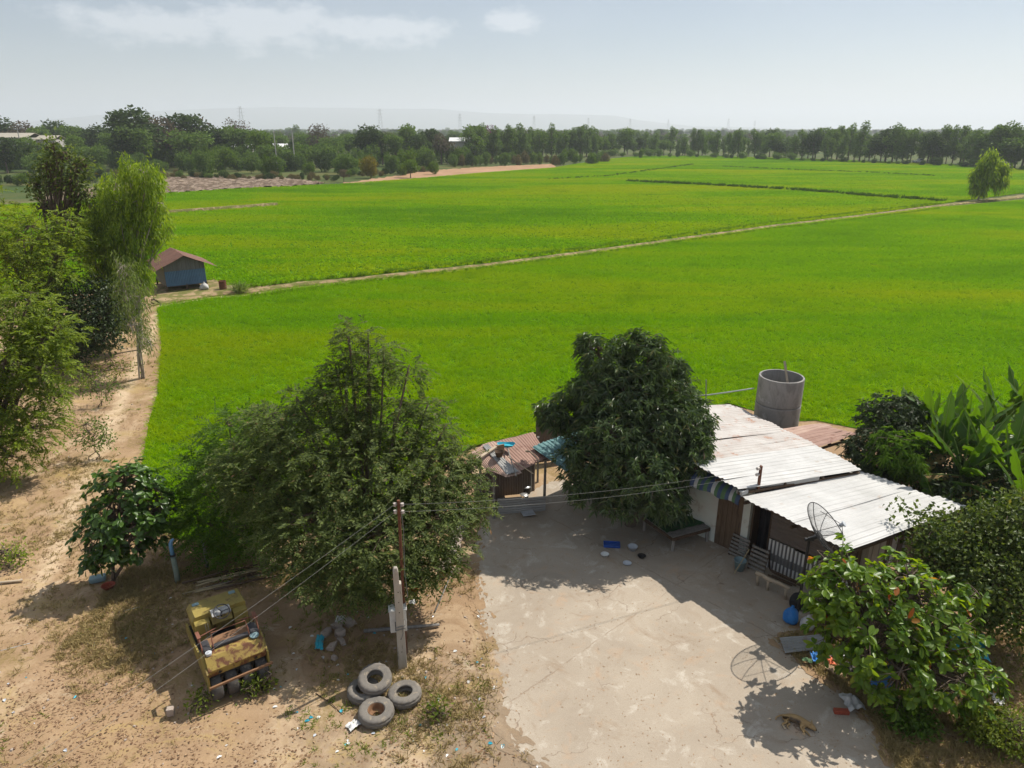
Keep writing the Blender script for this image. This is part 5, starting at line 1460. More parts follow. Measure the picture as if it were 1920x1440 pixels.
# --- the feathery tree in the middle, with its pinnate neighbour
FB = G(690, 1118)
tree('feathery_tree', 'large dark feathery tree behind the concrete pole', 'tree', FB,
     lobes_px([(690, 905, 18.0, 125, 100), (600, 850, 18.2, 105, 85), (790, 890, 18.2, 85, 70), (520, 900, 18.0, 95, 80), (700, 1010, 16.6, 130, 70), (600, 985, 16.8, 105, 78), (805, 985, 17.0, 72, 62), (862, 925, 17.8, 46, 36),
               (650, 745, 18.6, 58, 44), (690, 690, 18.8, 48, 30), (655, 640, 18.9, 22, 34), (765, 695, 18.7, 32, 18), (520, 790, 18.6, 50, 32), (740, 790, 18.6, 58, 40), (640, 1075, 16.0, 80, 42), (735, 1080, 16.0, 62, 36), (450, 880, 18.4, 50, 42), (850, 865, 18.6, 36, 26),
               (600, 722, 18.8, 26, 14), (560, 752, 18.8, 24, 16), (800, 765, 18.8, 30, 16), (832, 805, 18.6, 26, 18), (888, 880, 18.2, 22, 14), (900, 950, 17.6, 20, 18), (478, 790, 18.8, 26, 14), (630, 690, 18.9, 20, 16), (720, 655, 18.9, 22, 12), (690, 625, 18.9, 12, 16), (560, 1060, 16.2, 40, 30), (820, 1060, 16.4, 40, 26)]),
     'leaf_feathery', 'flat', 7000, 14, .135, .05, .40, 11, .2, .35, 'bark', shell=.42, twig_n=300, twig=.010, zmin=.7)
r_ = np.random.default_rng(5); c = V3(at(697, 672, 18.9)); pos = c + r_.normal(size=(60, 3)) * np.array([.14, .14, .22]); Vv, Ff = leaf_arrays(pos, r_.normal(size=(60, 3)) + np.array([0, 0, -.8]), .2, .05)
tree('pinnate_tree', 'brighter green feathery tree on the paddy side of the large tree', 'tree', G(420, 1030),
     lobes_px([(420, 925, 20.2, 75, 80), (470, 840, 20.4, 70, 55), (395, 985, 19.8, 60, 50), (380, 890, 20.4, 45, 50), (455, 990, 19.4, 75, 45), (430, 800, 20.6, 40, 25), (500, 930, 19.8, 60, 70)]),
     'leaf_pinnate', 'flat', 1300, 20, .15, .05, .75, 12, .1, .3, 'bark', shell=.3, twig_n=160, zmin=.4)

# --- mango
MBASE = G(1182, 985)
tree('mango_tree', 'dense dark green mango tree over the sitting platform', 'tree', MBASE,
     lobes_px([(1170, 745, 22.0, 75, 60), (1125, 672, 22.2, 46, 44), (1215, 680, 22.2, 52, 44), (1110, 735, 21.9, 52, 45), (1262, 735, 22.2, 40, 48), (1056, 775, 22.5, 42, 36), (1020, 775, 22.5, 16, 24), (1235, 790, 21.4, 70, 50), (1150, 815, 21.0, 72, 55),
               (1300, 790, 21.9, 36, 48), (1322, 815, 21.9, 18, 30), (1275, 870, 21.2, 44, 45), (1195, 880, 20.4, 70, 50), (1105, 850, 20.8, 55, 48), (1185, 640, 22.4, 36, 20), (1095, 640, 22.4, 20, 18), (1240, 925, 20.2, 50, 30), (1160, 930, 20.2, 55, 32), (1230, 645, 22.4, 18, 20), (1090, 905, 20.6, 35, 35), (1270, 690, 22.5, 22, 22), (1305, 850, 21.0, 30, 42), (1255, 950, 20.0, 40, 26), (1225, 735, 23.8, 58, 52), (1150, 750, 23.8, 60, 58), (1272, 760, 23.5, 42, 48)]),
     'leaf_mango', 'rosette', 4000, 13, .26, .062, .14, 21, .2, .35, 'bark', shell=.55, twig_n=260, droop=.3, zmin=.8)

# --- noni-like bush: broad glossy leaves, the largest in view are single parts
LEAF_SHAPES = {}
def leaf_mesh(mat, k, ratio, fold, droop):
    key = (mat, k)
    if key not in LEAF_SHAPES:
        r = np.random.default_rng(900 + k)
        V, F = leaf_arrays(np.zeros((1, 3)), np.array([[1., 0, 0]]), 1., ratio * r.uniform(.85, 1.15), 'oval', np.array([[0, r.normal() * .1, 1.]]), fold * r.uniform(.6, 1.5), droop * r.uniform(.4, 1.8))
        LEAF_SHAPES[key] = fastmesh('leaf', V, F, mat, True)
    return LEAF_SHAPES[key]
def broad_tree(name, label, cat, base, lobes, mat, n, per, L, Wd, seed, tr, bark, shell, singles=300, fold=.14, droop=.2, fork=.4, zmin=.2):
    r = np.random.default_rng(seed); base = Vector((base[0], base[1], 0))
    t = empty(name, base, 0, label, cat)
    p, u, k = sample_lobes(lobes, n, r, shell, zmin)
    mb = MB(); branches(mb, base, lobes, p, k, r, tr, fork, .012, n, stems=2); mb.build('trunk', bark, t, base, True)
    pos, d, nrm, Ls, Ws = sprays(p, u, r, 'rosette', per, L, Wd, .08)
    # those facing the camera and the top show largest
    cam_ = np.array([0, 0, CAM_H]); v = unit(cam_ - V3(np.mean([l[0] for l in lobes], 0))); score = (pos - pos.mean(0)) @ v + r.random(len(pos)) * .4
    order = np.argsort(-score); big, rest = order[:singles], order[singles:]
    for i in big:
        x = Vector(unit(d[i])); z = Vector(nrm[i]); y = z.cross(x).normalized(); z = x.cross(y)
        o = meshobj('leaf', leaf_mesh(mat, int(i) % 7, Wd / L, fold, droop), t)
        M = Matrix((x, y, z)).transposed().to_4x4() @ Matrix.Scale(float(Ls[i]), 4)
        M.translation = Vector(pos[i]) - base; o.matrix_local = M
    V, F = leaf_arrays(pos[rest], d[rest], Ls[rest], Ws[rest], 'oval', nrm[rest], fold, droop, r)
    meshobj('leaves', fastmesh('leaves', V - V3(base), F, mat, True), t)['kind'] = 'stuff'
broad_tree('broad_leaved_bush', 'glossy broad leaved bush beside the upright blue pipe', 'bush', G(210, 1088),
           lobes_px([(232, 905, 18.9, 58, 42), (215, 960, 18.5, 62, 48), (200, 1010, 18.2, 50, 45), (275, 930, 19.0, 42, 45), (250, 1000, 18.4, 55, 45), (195, 1045, 18.0, 40, 30), (290, 960, 19.0, 30, 50)]),
           'leaf_noni', 380, 9, .22, .125, 31, .06, 'bark', .5)
broad_tree('almond_tree', 'bright broad leaved tree in the right foreground shading the dog', 'tree', G(1668, 1318),
           lobes_px([(1600, 1110, 14.2, 90, 65), (1700, 1120, 14.2, 105, 65), (1560, 1070, 14.6, 48, 38), (1640, 1190, 13.6, 105, 65), (1750, 1180, 13.8, 90, 65), (1680, 1260, 13.0, 70, 55), (1770, 1270, 13.0, 90, 50), (1570, 1170, 13.8, 60, 50), (1840, 1270, 13.2, 42, 26), (1560, 1120, 14.0, 55, 40), (1820, 1120, 14.4, 30, 30)]),
           'leaf_almond', 640, 9, .22, .115, 32, .08, 'bark', .45, zmin=.5)

# --- dark hedge and vine on the right
tree('hedge_bush', 'dark dense bush between the rusty lean-to roof and the bananas', 'bush', at(1665, 905, 22.5),
     lobes_px([(1665, 790, 23.6, 55, 50), (1650, 850, 22.6, 60, 50), (1690, 840, 22.6, 55, 50), (1700, 770, 24.0, 45, 30), (1610, 840, 23.2, 25, 20), (1640, 900, 22.0, 45, 30)]), 'leaf_dark', 'rosette', 1300, 10, .2, .07, .12, 41, .08, .3, twig_n=60, droop=.25)
tree('leafy_bush', 'fresh green long leaved bush in front of the dark bush', 'bush', at(1680, 900, 21.6),
     lobes_px([(1680, 845, 21.8, 48, 38), (1700, 870, 21.6, 35, 28)]), 'leaf_pinnate', 'rosette', 260, 10, .28, .06, .12, 42, .05, .3, twig_n=40, droop=.35)
tree('vine_thicket', 'dark vine thicket right of the house front corner', 'thicket', at(1850, 1120, 15.5),
     lobes_px([(1830, 1035, 16.4, 62, 42), (1900, 990, 16.6, 52, 48), (1865, 1090, 15.6, 66, 44), (1940, 1060, 15.8, 60, 60), (1785, 1010, 16.6, 36, 26), (1905, 1150, 15.0, 55, 38), (1850, 975, 16.8, 30, 22), (1800, 1075, 16.0, 40, 28), (1925, 955, 17, 30, 24), (1840, 1150, 15.2, 34, 26)]), 'leaf_vine', 'cloud', 2200, 6, .14, .09, .2, 43, .07, .3, twig_n=120, shape='dia')
tree('vine', 'pale green vine climbing over the front edge of the white roof', 'vine', at(1745, 1075, 16.6),
     lobes_px([(1745, 1010, 17.0, 40, 30), (1770, 975, 17.4, 35, 18), (1735, 1050, 16.6, 45, 30), (1700, 955, 17.6, 22, 8)]), 'leaf_vine', 'cloud', 240, 5, .15, .11, .16, 44, .03, .3, twig_n=60)

# --- bananas: every leaf is a part
def banana_leaf(L, Wd, arch, twist, seed):
    r = np.random.default_rng(seed); n = 26; vs = []; fs = []
    torn = {-1: 1., 1: 1.}
    for i in range(n + 1):
        s = i / n; w = Wd * (math.sin(math.pi * min(1, s * 1.02 + .04)) ** .6) * .5
        ang = arch * s
        cx = Vector((0, L * (math.sin(ang) / max(arch, 1e-3)), -L * ((1 - math.cos(ang)) / max(arch, 1e-3))))
        for j in (-1, 0, 1):
            if j:
                torn[j] = r.uniform(.35, .7) if r.random() < .2 else min(1., torn[j] + r.uniform(.15, .5))
            q = w * (torn[j] if j else 0) * (1 - .08 * r.random())
            dr = (.25 + .25 * r.random()) * q
            vs.append((j * q, cx.y + abs(j) * q * .18, cx.z - dr + j * twist * s * w))
    for i in range(n):
        for j in (0, 1):
            a = i * 3 + j; fs.append((a, a + 1, a + 4, a + 3))
    mb = MB(); mb.add(vs, fs)
    rib = MB(); rib.tube([(vs[i * 3 + 1][0], vs[i * 3 + 1][1], vs[i * 3 + 1][2] + .006) for i in range(0, n + 1, 2)], [.022 * (1 - .85 * i / n) for i in range(0, n + 1, 2)], 5)
    return mb, rib
plain('banana_stem', (.17, .18, .07), (.12, .10, .05), .6, 3, streak=(4, 4, .5), c3=(.11, .07, .035), c3amt=.6)
plain('banana_rib', (.22, .28, .07), (.18, .24, .06), .5, 3)
leafmat('leaf_banana_dry', (.20, .14, .06), (.28, .2, .09), (1, .9, .6), .3, .8, .1)
def banana(px, py, Y, hgt, nl, seed, label, Lr=(1.7, 2.3)):
    b = at(px, py, Y); b.z = 0; r = random.Random(seed)
    t = empty('banana_plant', b, r.uniform(0, 6), label, 'banana plant', 'banana plants')
    mb = MB(); mb.tube([(0, 0, -.05), (.03, .02, hgt * .5), (.05, 0, hgt)], [.14, .11, .07], 10); mb.build('stem', 'banana_stem', t, smooth=True)
    for k in range(nl):
        az = k * 2.4 + r.uniform(-.4, .4); up = [86, 80, 75, 68, 62, 54, 44, 30, 8, -25][min(k, 9)] + r.uniform(-7, 7)
        L = r.uniform(*Lr) * (1 if k else .9); arch = .15 + .085 * k
        mbl, rib = banana_leaf(L, r.uniform(.42, .56) * (.45 if k == 0 else 1), arch, r.uniform(-.5, .5), seed * 20 + k)
        dry = k >= 8
        o = mbl.build('leaf', 'leaf_banana_dry' if dry else 'leaf_banana', t, smooth=True)
        if dry: o['label'] = 'withered brown leaf'
        o.location = (.05, 0, hgt - .02 + .02 * (9 - k)); o.rotation_euler = (R(up), r.uniform(-.3, .3), az)
        rib.build('midrib', 'banana_rib', o, smooth=True)
banana(1800, 905, 21.0, 2.2, 9, 1, 'banana plant standing nearest the white roof with a broad lit leaf', (2.1, 2.7))
banana(1735, 850, 23.6, 2.3, 8, 2, 'tall banana plant rising behind the dark bush', (1.9, 2.5))
banana(1800, 850, 22.8, 2.5, 9, 3, 'banana plant in the middle of the clump with upright new leaf', (2.1, 2.8))
banana(1885, 900, 20.8, 2.3, 9, 4, 'banana plant at the right edge of the picture', (2.1, 2.8))
banana(1950, 860, 22.0, 2.9, 9, 5, 'banana plant half cut off by the right edge', (2.2, 2.9))
banana(1860, 950, 19.4, 1.0, 7, 6, 'young low banana plant with one yellow green leaf', (1.0, 1.4))
banana(1770, 905, 20.6, 1.0, 6, 7, 'low young banana sucker under the tall ones beside the roof', (1.2, 1.6))
banana(1855, 850, 24.0, 2.7, 8, 8, 'banana plant at the back of the clump', (2.0, 2.6))
tree('undergrowth_bush', 'low dark bush filling the ground under the bananas', 'bush', at(1840, 930, 20.8),
     lobes_px([(1760, 900, 22, 50, 35), (1830, 920, 21, 60, 35), (1900, 930, 20.5, 60, 40), (1790, 940, 20.2, 45, 25), (1870, 880, 22.5, 60, 30), (1940, 890, 22, 60, 40), (1720, 880, 23, 35, 30)]), 'leaf_dark', 'cloud', 1300, 6, .22, .11, .25, 45, .05, .3, twig_n=40)
banana(1700, 835, 24.6, 2.0, 8, 9, 'banana plant half behind the dark bush, leftmost of the clump', (1.7, 2.2))
banana(1768, 860, 22.2, 2.3, 8, 11, 'banana plant between the tall one and the middle one', (1.9, 2.5))
banana(1840, 900, 21.6, 2.3, 8, 12, 'banana plant behind the young low one', (2.0, 2.6))
banana(1905, 850, 23.4, 2.8, 8, 13, 'banana plant at the back near the right edge', (2.0, 2.7))
banana(1925, 935, 19.4, 1.9, 8, 10, 'banana plant in front at the right edge', (1.9, 2.4))
# --- trees along the left path
tree('left_tree', 'leafy olive green tree filling the left edge of the picture', 'tree', at(-40, 900, 25.5),
     lobes_px([(25, 590, 26.5, 55, 40), (80, 640, 26.4, 45, 32), (75, 690, 26.0, 50, 35), (10, 680, 25.6, 55, 45), (30, 750, 25.5, 60, 40), (65, 800, 25.0, 40, 36), (15, 850, 24.6, 48, 34), (100, 740, 25.6, 28, 18), (55, 560, 27, 35, 22), (-60, 650, 26, 90, 120), (100, 620, 27, 40, 35), (-50, 800, 25, 80, 80)]), 'leaf_olive', 'flat', 2300, 18, .17, .06, .5, 51, .2, .35, shell=.4, twig_n=220)
tree('left_tree', 'thin leaved olive tree behind the left edge tree', 'tree', at(75, 660, 40),
     lobes_px([(60, 450, 40, 70, 45), (100, 490, 39.5, 65, 40), (30, 500, 40, 55, 45), (85, 540, 39, 55, 30), (120, 430, 40.5, 35, 35), (-20, 420, 41, 45, 70)]), 'leaf_olive', 'flat', 900, 18, .25, .08, .75, 52, .18, .5, shell=.35, twig_n=160, twig=.018)
tree('open_tree', 'dark topped tree with bare forking limbs above the left grove', 'tree', at(108, 655, 42.5),
     lobes_px([(88, 318, 43, 20, 16), (118, 295, 43, 24, 16), (148, 315, 43, 18, 18), (70, 352, 43, 16, 14), (105, 350, 43, 16, 14), (155, 365, 43, 14, 20), (135, 345, 42.6, 16, 14), (100, 275, 43, 16, 10), (80, 390, 43, 12, 8), (150, 405, 43, 10, 10), (130, 420, 42.6, 8, 6), (95, 440, 42.6, 8, 6)]), 'leaf_feathery', 'cloud', 300, 7, .30, .13, .26, 53, .3, .5, 'bark', shell=.2, twig_n=260, twig=.03)
tree('dark_thicket', 'dark shaded thicket at the foot of the left grove', 'thicket', at(140, 690, 38.5),
     lobes_px([(130, 590, 39, 75, 45), (190, 575, 39.5, 55, 45), (120, 640, 38, 60, 35), (185, 620, 38.4, 45, 30), (85, 610, 39, 45, 40)]), 'leaf_dark', 'cloud', 1700, 7, .24, .12, .3, 54, .12, .4, twig_n=80)
def clumps(region, n, rpx, Y, seed):
    r = random.Random(seed); out = []
    xs = [p[0] for p in region]; ys = [p[1] for p in region]
    while len(out) < n:
        x, y = r.uniform(min(xs), max(xs)), r.uniform(min(ys), max(ys))
        if inpoly(np.array([[x, y]]), region)[0]: q = r.uniform(.6, 1.25); out.append((x, y, Y + r.uniform(-.9, .9), rpx * q, rpx * q * 1.25))
    return lobes_px(out)
tree('eucalyptus', 'tall bright green eucalyptus beside the tin hut', 'tree', at(262, 640, 42.5),
     clumps([(190, 330), (215, 296), (240, 282), (262, 290), (285, 330), (305, 400), (300, 460), (276, 540), (250, 600), (215, 600), (200, 500), (210, 430), (200, 370)], 52, 19, 42.8, 15), 'leaf_eucalyptus', 'droop', 1150, 26, .30, .06, .24, 55, .14, .5, 'bark_pale', shell=.1, twig_n=160, twig=.02, fold=.05)
tree('eucalyptus', 'second eucalyptus left of the bright one, leaning into the grove', 'tree', at(192, 640, 43.5),
     clumps([(175, 370), (200, 345), (222, 400), (228, 480), (240, 560), (200, 580), (168, 520), (158, 440), (150, 500)], 34, 17, 43.8, 6), 'leaf_eucalyptus', 'droop', 700, 26, .30, .06, .24, 56, .12, .5, 'bark_pale', shell=.1, twig_n=120, twig=.02, fold=.05)
tree('eucalyptus_coppice', 'slender many stemmed grey eucalyptus at the paddy corner', 'tree', at(263, 702, 37.0),
     lobes_px([(238, 555, 37.4, 26, 36), (252, 610, 37, 26, 32), (232, 510, 37.6, 22, 28), (262, 565, 37.4, 18, 30), (278, 640, 36.8, 16, 22)]), 'leaf_grey_euc', 'droop', 230, 13, .22, .045, .3, 57, .035, .75, 'bark_pale', shell=.2, twig_n=150, twig=.012, stems=7, fold=.05)
tree('lone_tree', 'lone drooping tree on the footpath at the right edge of the paddies', 'tree', G(1833, 376),
     lobes_px([(1846, 312, 141, 12, 12), (1866, 305, 141, 12, 10), (1880, 322, 141, 10, 12), (1832, 330, 141, 9, 13), (1855, 333, 140, 12, 10), (1872, 343, 140, 9, 9), (1840, 352, 140, 10, 9), (1858, 292, 141, 9, 7), (1884, 338, 141, 6, 9), (1827, 348, 140, 5, 8)]), 'leaf_eucalyptus', 'droop', 240, 16, .9, .24, .6, 58, .2, .4, 'bark_pale', shell=.25, twig_n=80, twig=.04, fold=.05)
def sapling(px, py, h, w, mat, seed, label, n=130, kind='cloud'):
    b = G(px, py); zc = b.y * CP + CAM_H * SP
    lob = [(np.array([b.x, b.y, h * .62]), np.array([w * .5, w * .45, h * .38])), (np.array([b.x + w * .25, b.y, h * .45]), np.array([w * .3, w * .3, h * .25]))]
    tree('sapling', label, 'sapling', b, lob, mat, kind, n, 5, .14, .06, .12, seed, .02, .3, 'bark', shell=.2, twig_n=60, twig=.008, stems=3, zmin=.15)
sapling(178, 858, 1.9, 1.8, 'leaf_pinnate', 61, 'thin leafy sapling on the dirt path beside the paddy')
sapling(190, 760, 1.6, 2.0, 'leaf_pinnate', 62, 'sparse low sapling farther along the dirt path', 80)
sapling(215, 715, 1.5, 2.4, 'leaf_olive', 63, 'straggly shrub by the slender eucalyptus stems', 90)
sapling(150, 735, 1.5, 2.2, 'leaf_olive', 64, 'olive shrub between the path and the left grove', 110)
sapling(20, 1060, .7, 1.2, 'leaf_olive', 65, 'low weedy shrub at the left edge of the dirt', 70)
for k, (x, y, h, w, lab) in enumerate(((378, 1328, .35, .45, 'small weed at the left rear wheel of the road roller'), (494, 1292, .38, .4, 'green weed at the right rear wheel of the road roller'), (474, 1303, .35, .25, 'small green weed between the rear wheels'),
                                       (1885, 1400, .9, 1.5, 'yellow green bush in the bottom right corner'), (1835, 1380, .6, 1.0, 'low yellow green weed left of the corner bush'), (1700, 1365, .5, .9, 'dark weed under the broad leaved tree'), (820, 1345, .3, .35, 'tiny dark weed on the littered dirt by the yard'))):
    sapling(x, y, h, w, 'grass_green' if k != 5 else 'leaf_pinnate', 70 + k, lab, 26 if k < 3 or k == 6 else 260)

# --- agave and drum by the hut are with the hut; ground litter, dry grass, rice fringe
def inyard(p): return inpoly(p, YARD)
def scatter_on_ground(name, boxes, n, protos, size, label, cat, seed, avoid_yard=True, dens=None):
    r = np.random.default_rng(seed); P = []
    for (x0, x1, y0, y1), m in zip(boxes, n): P.append(np.stack([r.uniform(x0, x1, m), r.uniform(y0, y1, m)], 1))
    P = np.concatenate(P)
    if avoid_yard: P = P[~inyard(P)]
    P = P[~inpoly(P, NEARP)]
    if dens is not None: P = P[dens(P, r)]
    z = gz(P[:, 0], P[:, 1]) + .001; m = len(P)
    s = r.uniform(*size, m)
    return scatter(name, np.concatenate([P, z[:, None]], 1), np.stack([r.normal(size=m) * .02, r.normal(size=m) * .02, r.uniform(0, 6.28, m)], 1), np.stack([s, s, s], 1), r.integers(0, len(protos), m), protos, label, cat)
def patchy(scale, thr, seed):
    rr = np.random.default_rng(seed); ks = rr.normal(size=(9, 2)) * scale; ph = rr.uniform(0, 6.28, 9)
    def f(P, r):
        v = np.sin(P @ ks.T + ph).sum(1) / 3
        return v + r.normal(size=len(P)) * .35 > thr
    return f
def litter_proto(n, seed, rad=.16):
    r = np.random.default_rng(seed); pos = np.concatenate([r.normal(size=(n, 2)) * rad, r.uniform(.0, .004, (n, 1))], 1)
    d = np.stack([r.normal(size=n), r.normal(size=n), r.normal(size=n) * .06], 1)
    V, F = leaf_arrays(pos, d, r.uniform(.04, .11, n), r.uniform(.02, .05, n), 'dia', np.stack([r.normal(size=n) * .2, r.normal(size=n) * .2, np.ones(n)], 1), .12, .02, r)
    return fastmesh('litter', V, F, 'leaf_litter')
def tuft_proto(n, h, w, seed, mat, lean=.6):
    r = np.random.default_rng(seed); pos = np.concatenate([r.normal(size=(n, 2)) * .06, np.zeros((n, 1))], 1)
    d = np.stack([r.normal(size=n) * lean, r.normal(size=n) * lean, np.ones(n)], 1)
    V, F = leaf_arrays(pos, d, r.uniform(.5, 1.1, n) * h, w, 'blade', None, droop=.35, r=r)
    return fastmesh('tuft', V, F, mat)
LB = [(-26, -8.5, 13, 40), (-12, 9, 8.5, 19), (7, 16, 8, 16)]
scatter_on_ground('leaf_litter', LB, [9000, 7000, 2500], [litter_proto(9, k) for k in range(5)], (.7, 1.3), 'dry brown leaves scattered over the dirt', 'leaves', 81, dens=patchy(.4, .15, 1))
scatter_on_ground('dry_grass', LB, [9000, 26000, 7000], [tuft_proto(14, .19, .014, k, 'grass_dry') for k in range(4)], (.6, 1.5), 'dry straw coloured grass tufts on the dirt', 'grass', 82, dens=patchy(.55, .22, 2))
scatter_on_ground('green_weeds', [(-12, 2, 8.5, 17), (7, 16, 8, 15), (-26, -10, 20, 40)], [1900, 1600, 700], [tuft_proto(12, .16, .016, k, 'grass_green', .9) for k in range(4)], (.5, 1.4), 'small green weeds in the dirt', 'weeds', 83, dens=patchy(.7, .42, 5))
def yard_bits():
    r = np.random.default_rng(91); P = np.stack([r.uniform(-1, 10, 1500), r.uniform(9, 22, 1500)], 1); P = P[inyard(P)]; m = len(P); s = r.uniform(.25, .8, m)
    scatter('yard_litter', np.concatenate([P, np.full((m, 1), .0325)], 1), np.stack([np.zeros(m), np.zeros(m), r.uniform(0, 6.28, m)], 1), np.stack([s, s, s], 1), r.integers(0, 3, m), [litter_proto(2, 60 + k, .3) for k in range(3)], 'a few dry leaves and crumbs on the concrete yard', 'leaves')
yard_bits()
def scrap_proto(seed, mat):
    r = np.random.default_rng(seed); V, F = leaf_arrays(np.zeros((1, 3)), np.array([[1., 0, .1]]), .09, .06, 'oval', np.array([[.2, .1, 1.]]), .3, .1, r); return fastmesh('scrap', V, F, mat)
scatter_on_ground('litter', [(-6, 1, 9, 17), (-14, -4, 9, 18), (6, 13, 9, 15)], [170, 60, 60], [scrap_proto(k, m) for k, m in enumerate(['plastic_white', 'plastic_white', 'sack_white', 'plastic_teal', 'enamel', 'cardboard'])], (.5, 1.4), 'tiny scraps of paper and plastic strewn on the dirt', 'litter', 84)
def pebble_proto(seed):
    r = np.random.default_rng(seed); mb = MB()
    V = unit(r.normal(size=(8, 3))) * np.array([.05, .04, .03])
    mb.add([tuple(v) for v in [(s[0] * .05 * r.uniform(.6, 1.2), s[1] * .04 * r.uniform(.6, 1.2), s[2] * .025 + .01) for s in [(-1, -1, -1), (1, -1, -1), (1, 1, -1), (-1, 1, -1), (-.7, -.7, 1), (.7, -.7, 1), (.7, .7, 1), (-.7, .7, 1)]]], [(3, 2, 1, 0), (4, 5, 6, 7), (0, 1, 5, 4), (1, 2, 6, 5), (2, 3, 7, 6), (3, 0, 4, 7)])
    me = bpy.data.meshes.new('pebble'); me.from_pydata(mb.v, [], mb.f); setmats(me, 'rubble'); return me
scatter_on_ground('pebbles', [(-14, 2, 8.5, 19), (7, 14, 8, 15), (-24, -12, 18, 34)], [500, 200, 260], [pebble_proto(k) for k in range(4)], (.2, .9), 'small pale stones strewn on the dirt', 'pebbles', 85, dens=patchy(.6, .2, 8))
# ================================================================ tin hut on the far path
tin('tin_blue', (.07, .15, .26), (.05, .11, .2), (.12, .12, .13), .3, .6)
plain('gable_grey', (.15, .16, .165), (.10, .105, .11), .9, 2, .2, 30, streak=(6, 6, .5))
def hut():
    o = Vector((-27.75, 59.9, 0)); rz = math.atan2(.58, .81)
    t = empty('tin_hut', o, rz, 'small hut with blue tin walls and rusty gable roof by the footpath', 'hut')
    w, dp, zf, ze, za = 1.6, 4.3, .5, 2.3, 3.05
    org = None
    for x in (-w, 0, w):
        for y in (.05, dp - .05):
            mb = MB(); mb.beam((x, y, 0), (x, y, zf + .1), .12, .12); mb.build('stilt', 'wood_dark', t)
    mb = MB(); mb.box((0, dp / 2, zf), (2 * w, dp, .1)); mb.build('floor', 'wood_dark', t)
    n = 5
    for k in range(n):
        x0, x1 = -w + 2 * w * k / n, -w + 2 * w * (k + 1.03) / n
        sheet_obj('wall_sheet', 'tin_blue', t, None, (x0, -.01 * (k % 2), zf), (x1, -.01 * (k % 2), zf), (x0, -.01 * (k % 2), 1.75), (x1, -.01 * (k % 2), 1.75), .13, .02, .004, k, 'sin', 2)
    for k in range(9):
        x0, x1 = -w + 2 * w * k / 9, -w + 2 * w * (k + .94) / 9; xm = (x0 + x1) / 2; zt = za - .1 - abs(xm) / w * (za - ze)
        mb = MB(); mb.box((xm, .06, (1.72 + zt) / 2), (x1 - x0, .03, zt - 1.72)); mb.build('gable_board', 'gable_grey', t)
    for sx in (-1, 1):
        mb = MB(); mb.box((sx * w, dp / 2, (zf + ze) / 2), (.05, dp - .1, ze - zf)); mb.build('side_wall', 'siding_brown', t)
    mb = MB(); mb.box((0, dp, (zf + ze) / 2), (2 * w, .05, ze - zf)); mb.build('rear_wall', 'siding_brown', t)
    mb = MB(); mb.beam((0, -.3, za - .08), (0, dp + .3, za - .08), .08, .1); rf = mb.build('roof', 'wood_dark', t)
    for sx in (-1, 1):
        for k in range(5):
            y0, y1 = -.45 + (dp + .9) * k / 5, -.45 + (dp + .9) * (k + 1.04) / 5
            up = .012 * (k % 2)
            sheet_obj('roof_sheet', 'tin_rust_dark', rf, None, (0, y0, za + up), (0, y1, za + up), (sx * (w + .95), y0, ze - .45 + up), (sx * (w + .95), y1, ze - .45 + up), .16, .02, .02, 80 + k, 'sin', 3)
hut()
b = G(419, 545, .1); t = empty('oil_drum', b, 0, 'rusty brown drum on the path beside the tin hut', 'drum')
mb = MB(); mb.lathe([(0, 0), (.3, 0), (.3, .28), (.315, .3), (.3, .32), (.3, .56), (.315, .58), (.3, .6), (.3, .86), (.27, .86), (.27, .8), (0, .8)], 20); mb.build('shell', 'rusty_iron', t)
sack('white_sack', G(384, 543, .1), (.8, .6, .6), 'sack_white', 'white sacks of rubbish under the tin hut corner', 'sack', 26)
def grass_clump(px, py, h, n, mat, seed, label):
    r = np.random.default_rng(seed); b = G(px, py, .08); pos = np.concatenate([r.normal(size=(n, 2)) * .2, np.zeros((n, 1))], 1)
    d = np.stack([r.normal(size=n) * .6, r.normal(size=n) * .6, np.ones(n)], 1)
    V, F = leaf_arrays(pos, d, r.uniform(.6, 1.1, n) * h, .07, 'blade', None, droop=.4, r=r)
    o = meshobj('grass_clump', fastmesh('grass_clump', V, F, mat), None, b); tag(o, label, 'grass clump')
grass_clump(449, 549, 1.9, 130, 'leaf_grey_euc', 3, 'tall arching grass clump on the path right of the rusty drum')

# ================================================================ trees far and near the horizon
leafmat('far_dark', (0.036, 0.061, 0.023), (0.065, 0.099, 0.032), (1.1, 1.2, .6), .3, .7, .1)
leafmat('far_mid', (0.079, 0.135, 0.034), (0.142, 0.208, 0.049), (1.1, 1.2, .6), .35, .7, .1)
leafmat('far_light', (.075, .13, .02), (.12, .18, .026), (1.1, 1.2, .5), .4, .7, .1)
leafmat('far_brown', (.085, .07, .05), (.14, .115, .08), (1., 1., .9), .25, .8, .05)
leafmat('far_yellow', (.17, .15, .028), (.24, .20, .035), (1.1, 1.1, .5), .4, .7, .1)
leafmat('far_euc', (0.088, 0.147, 0.039), (0.157, 0.225, 0.058), (1.1, 1.2, .6), .35, .7, .1)
leafmat('far_purple', (.12, .03, .06), (.18, .05, .09), (1., 1., 1.), .3, .7, .1)
leafmat('far_scrub', (.12, .10, .045), (.20, .165, .075), (1., 1., .8), .3, .8, .05)
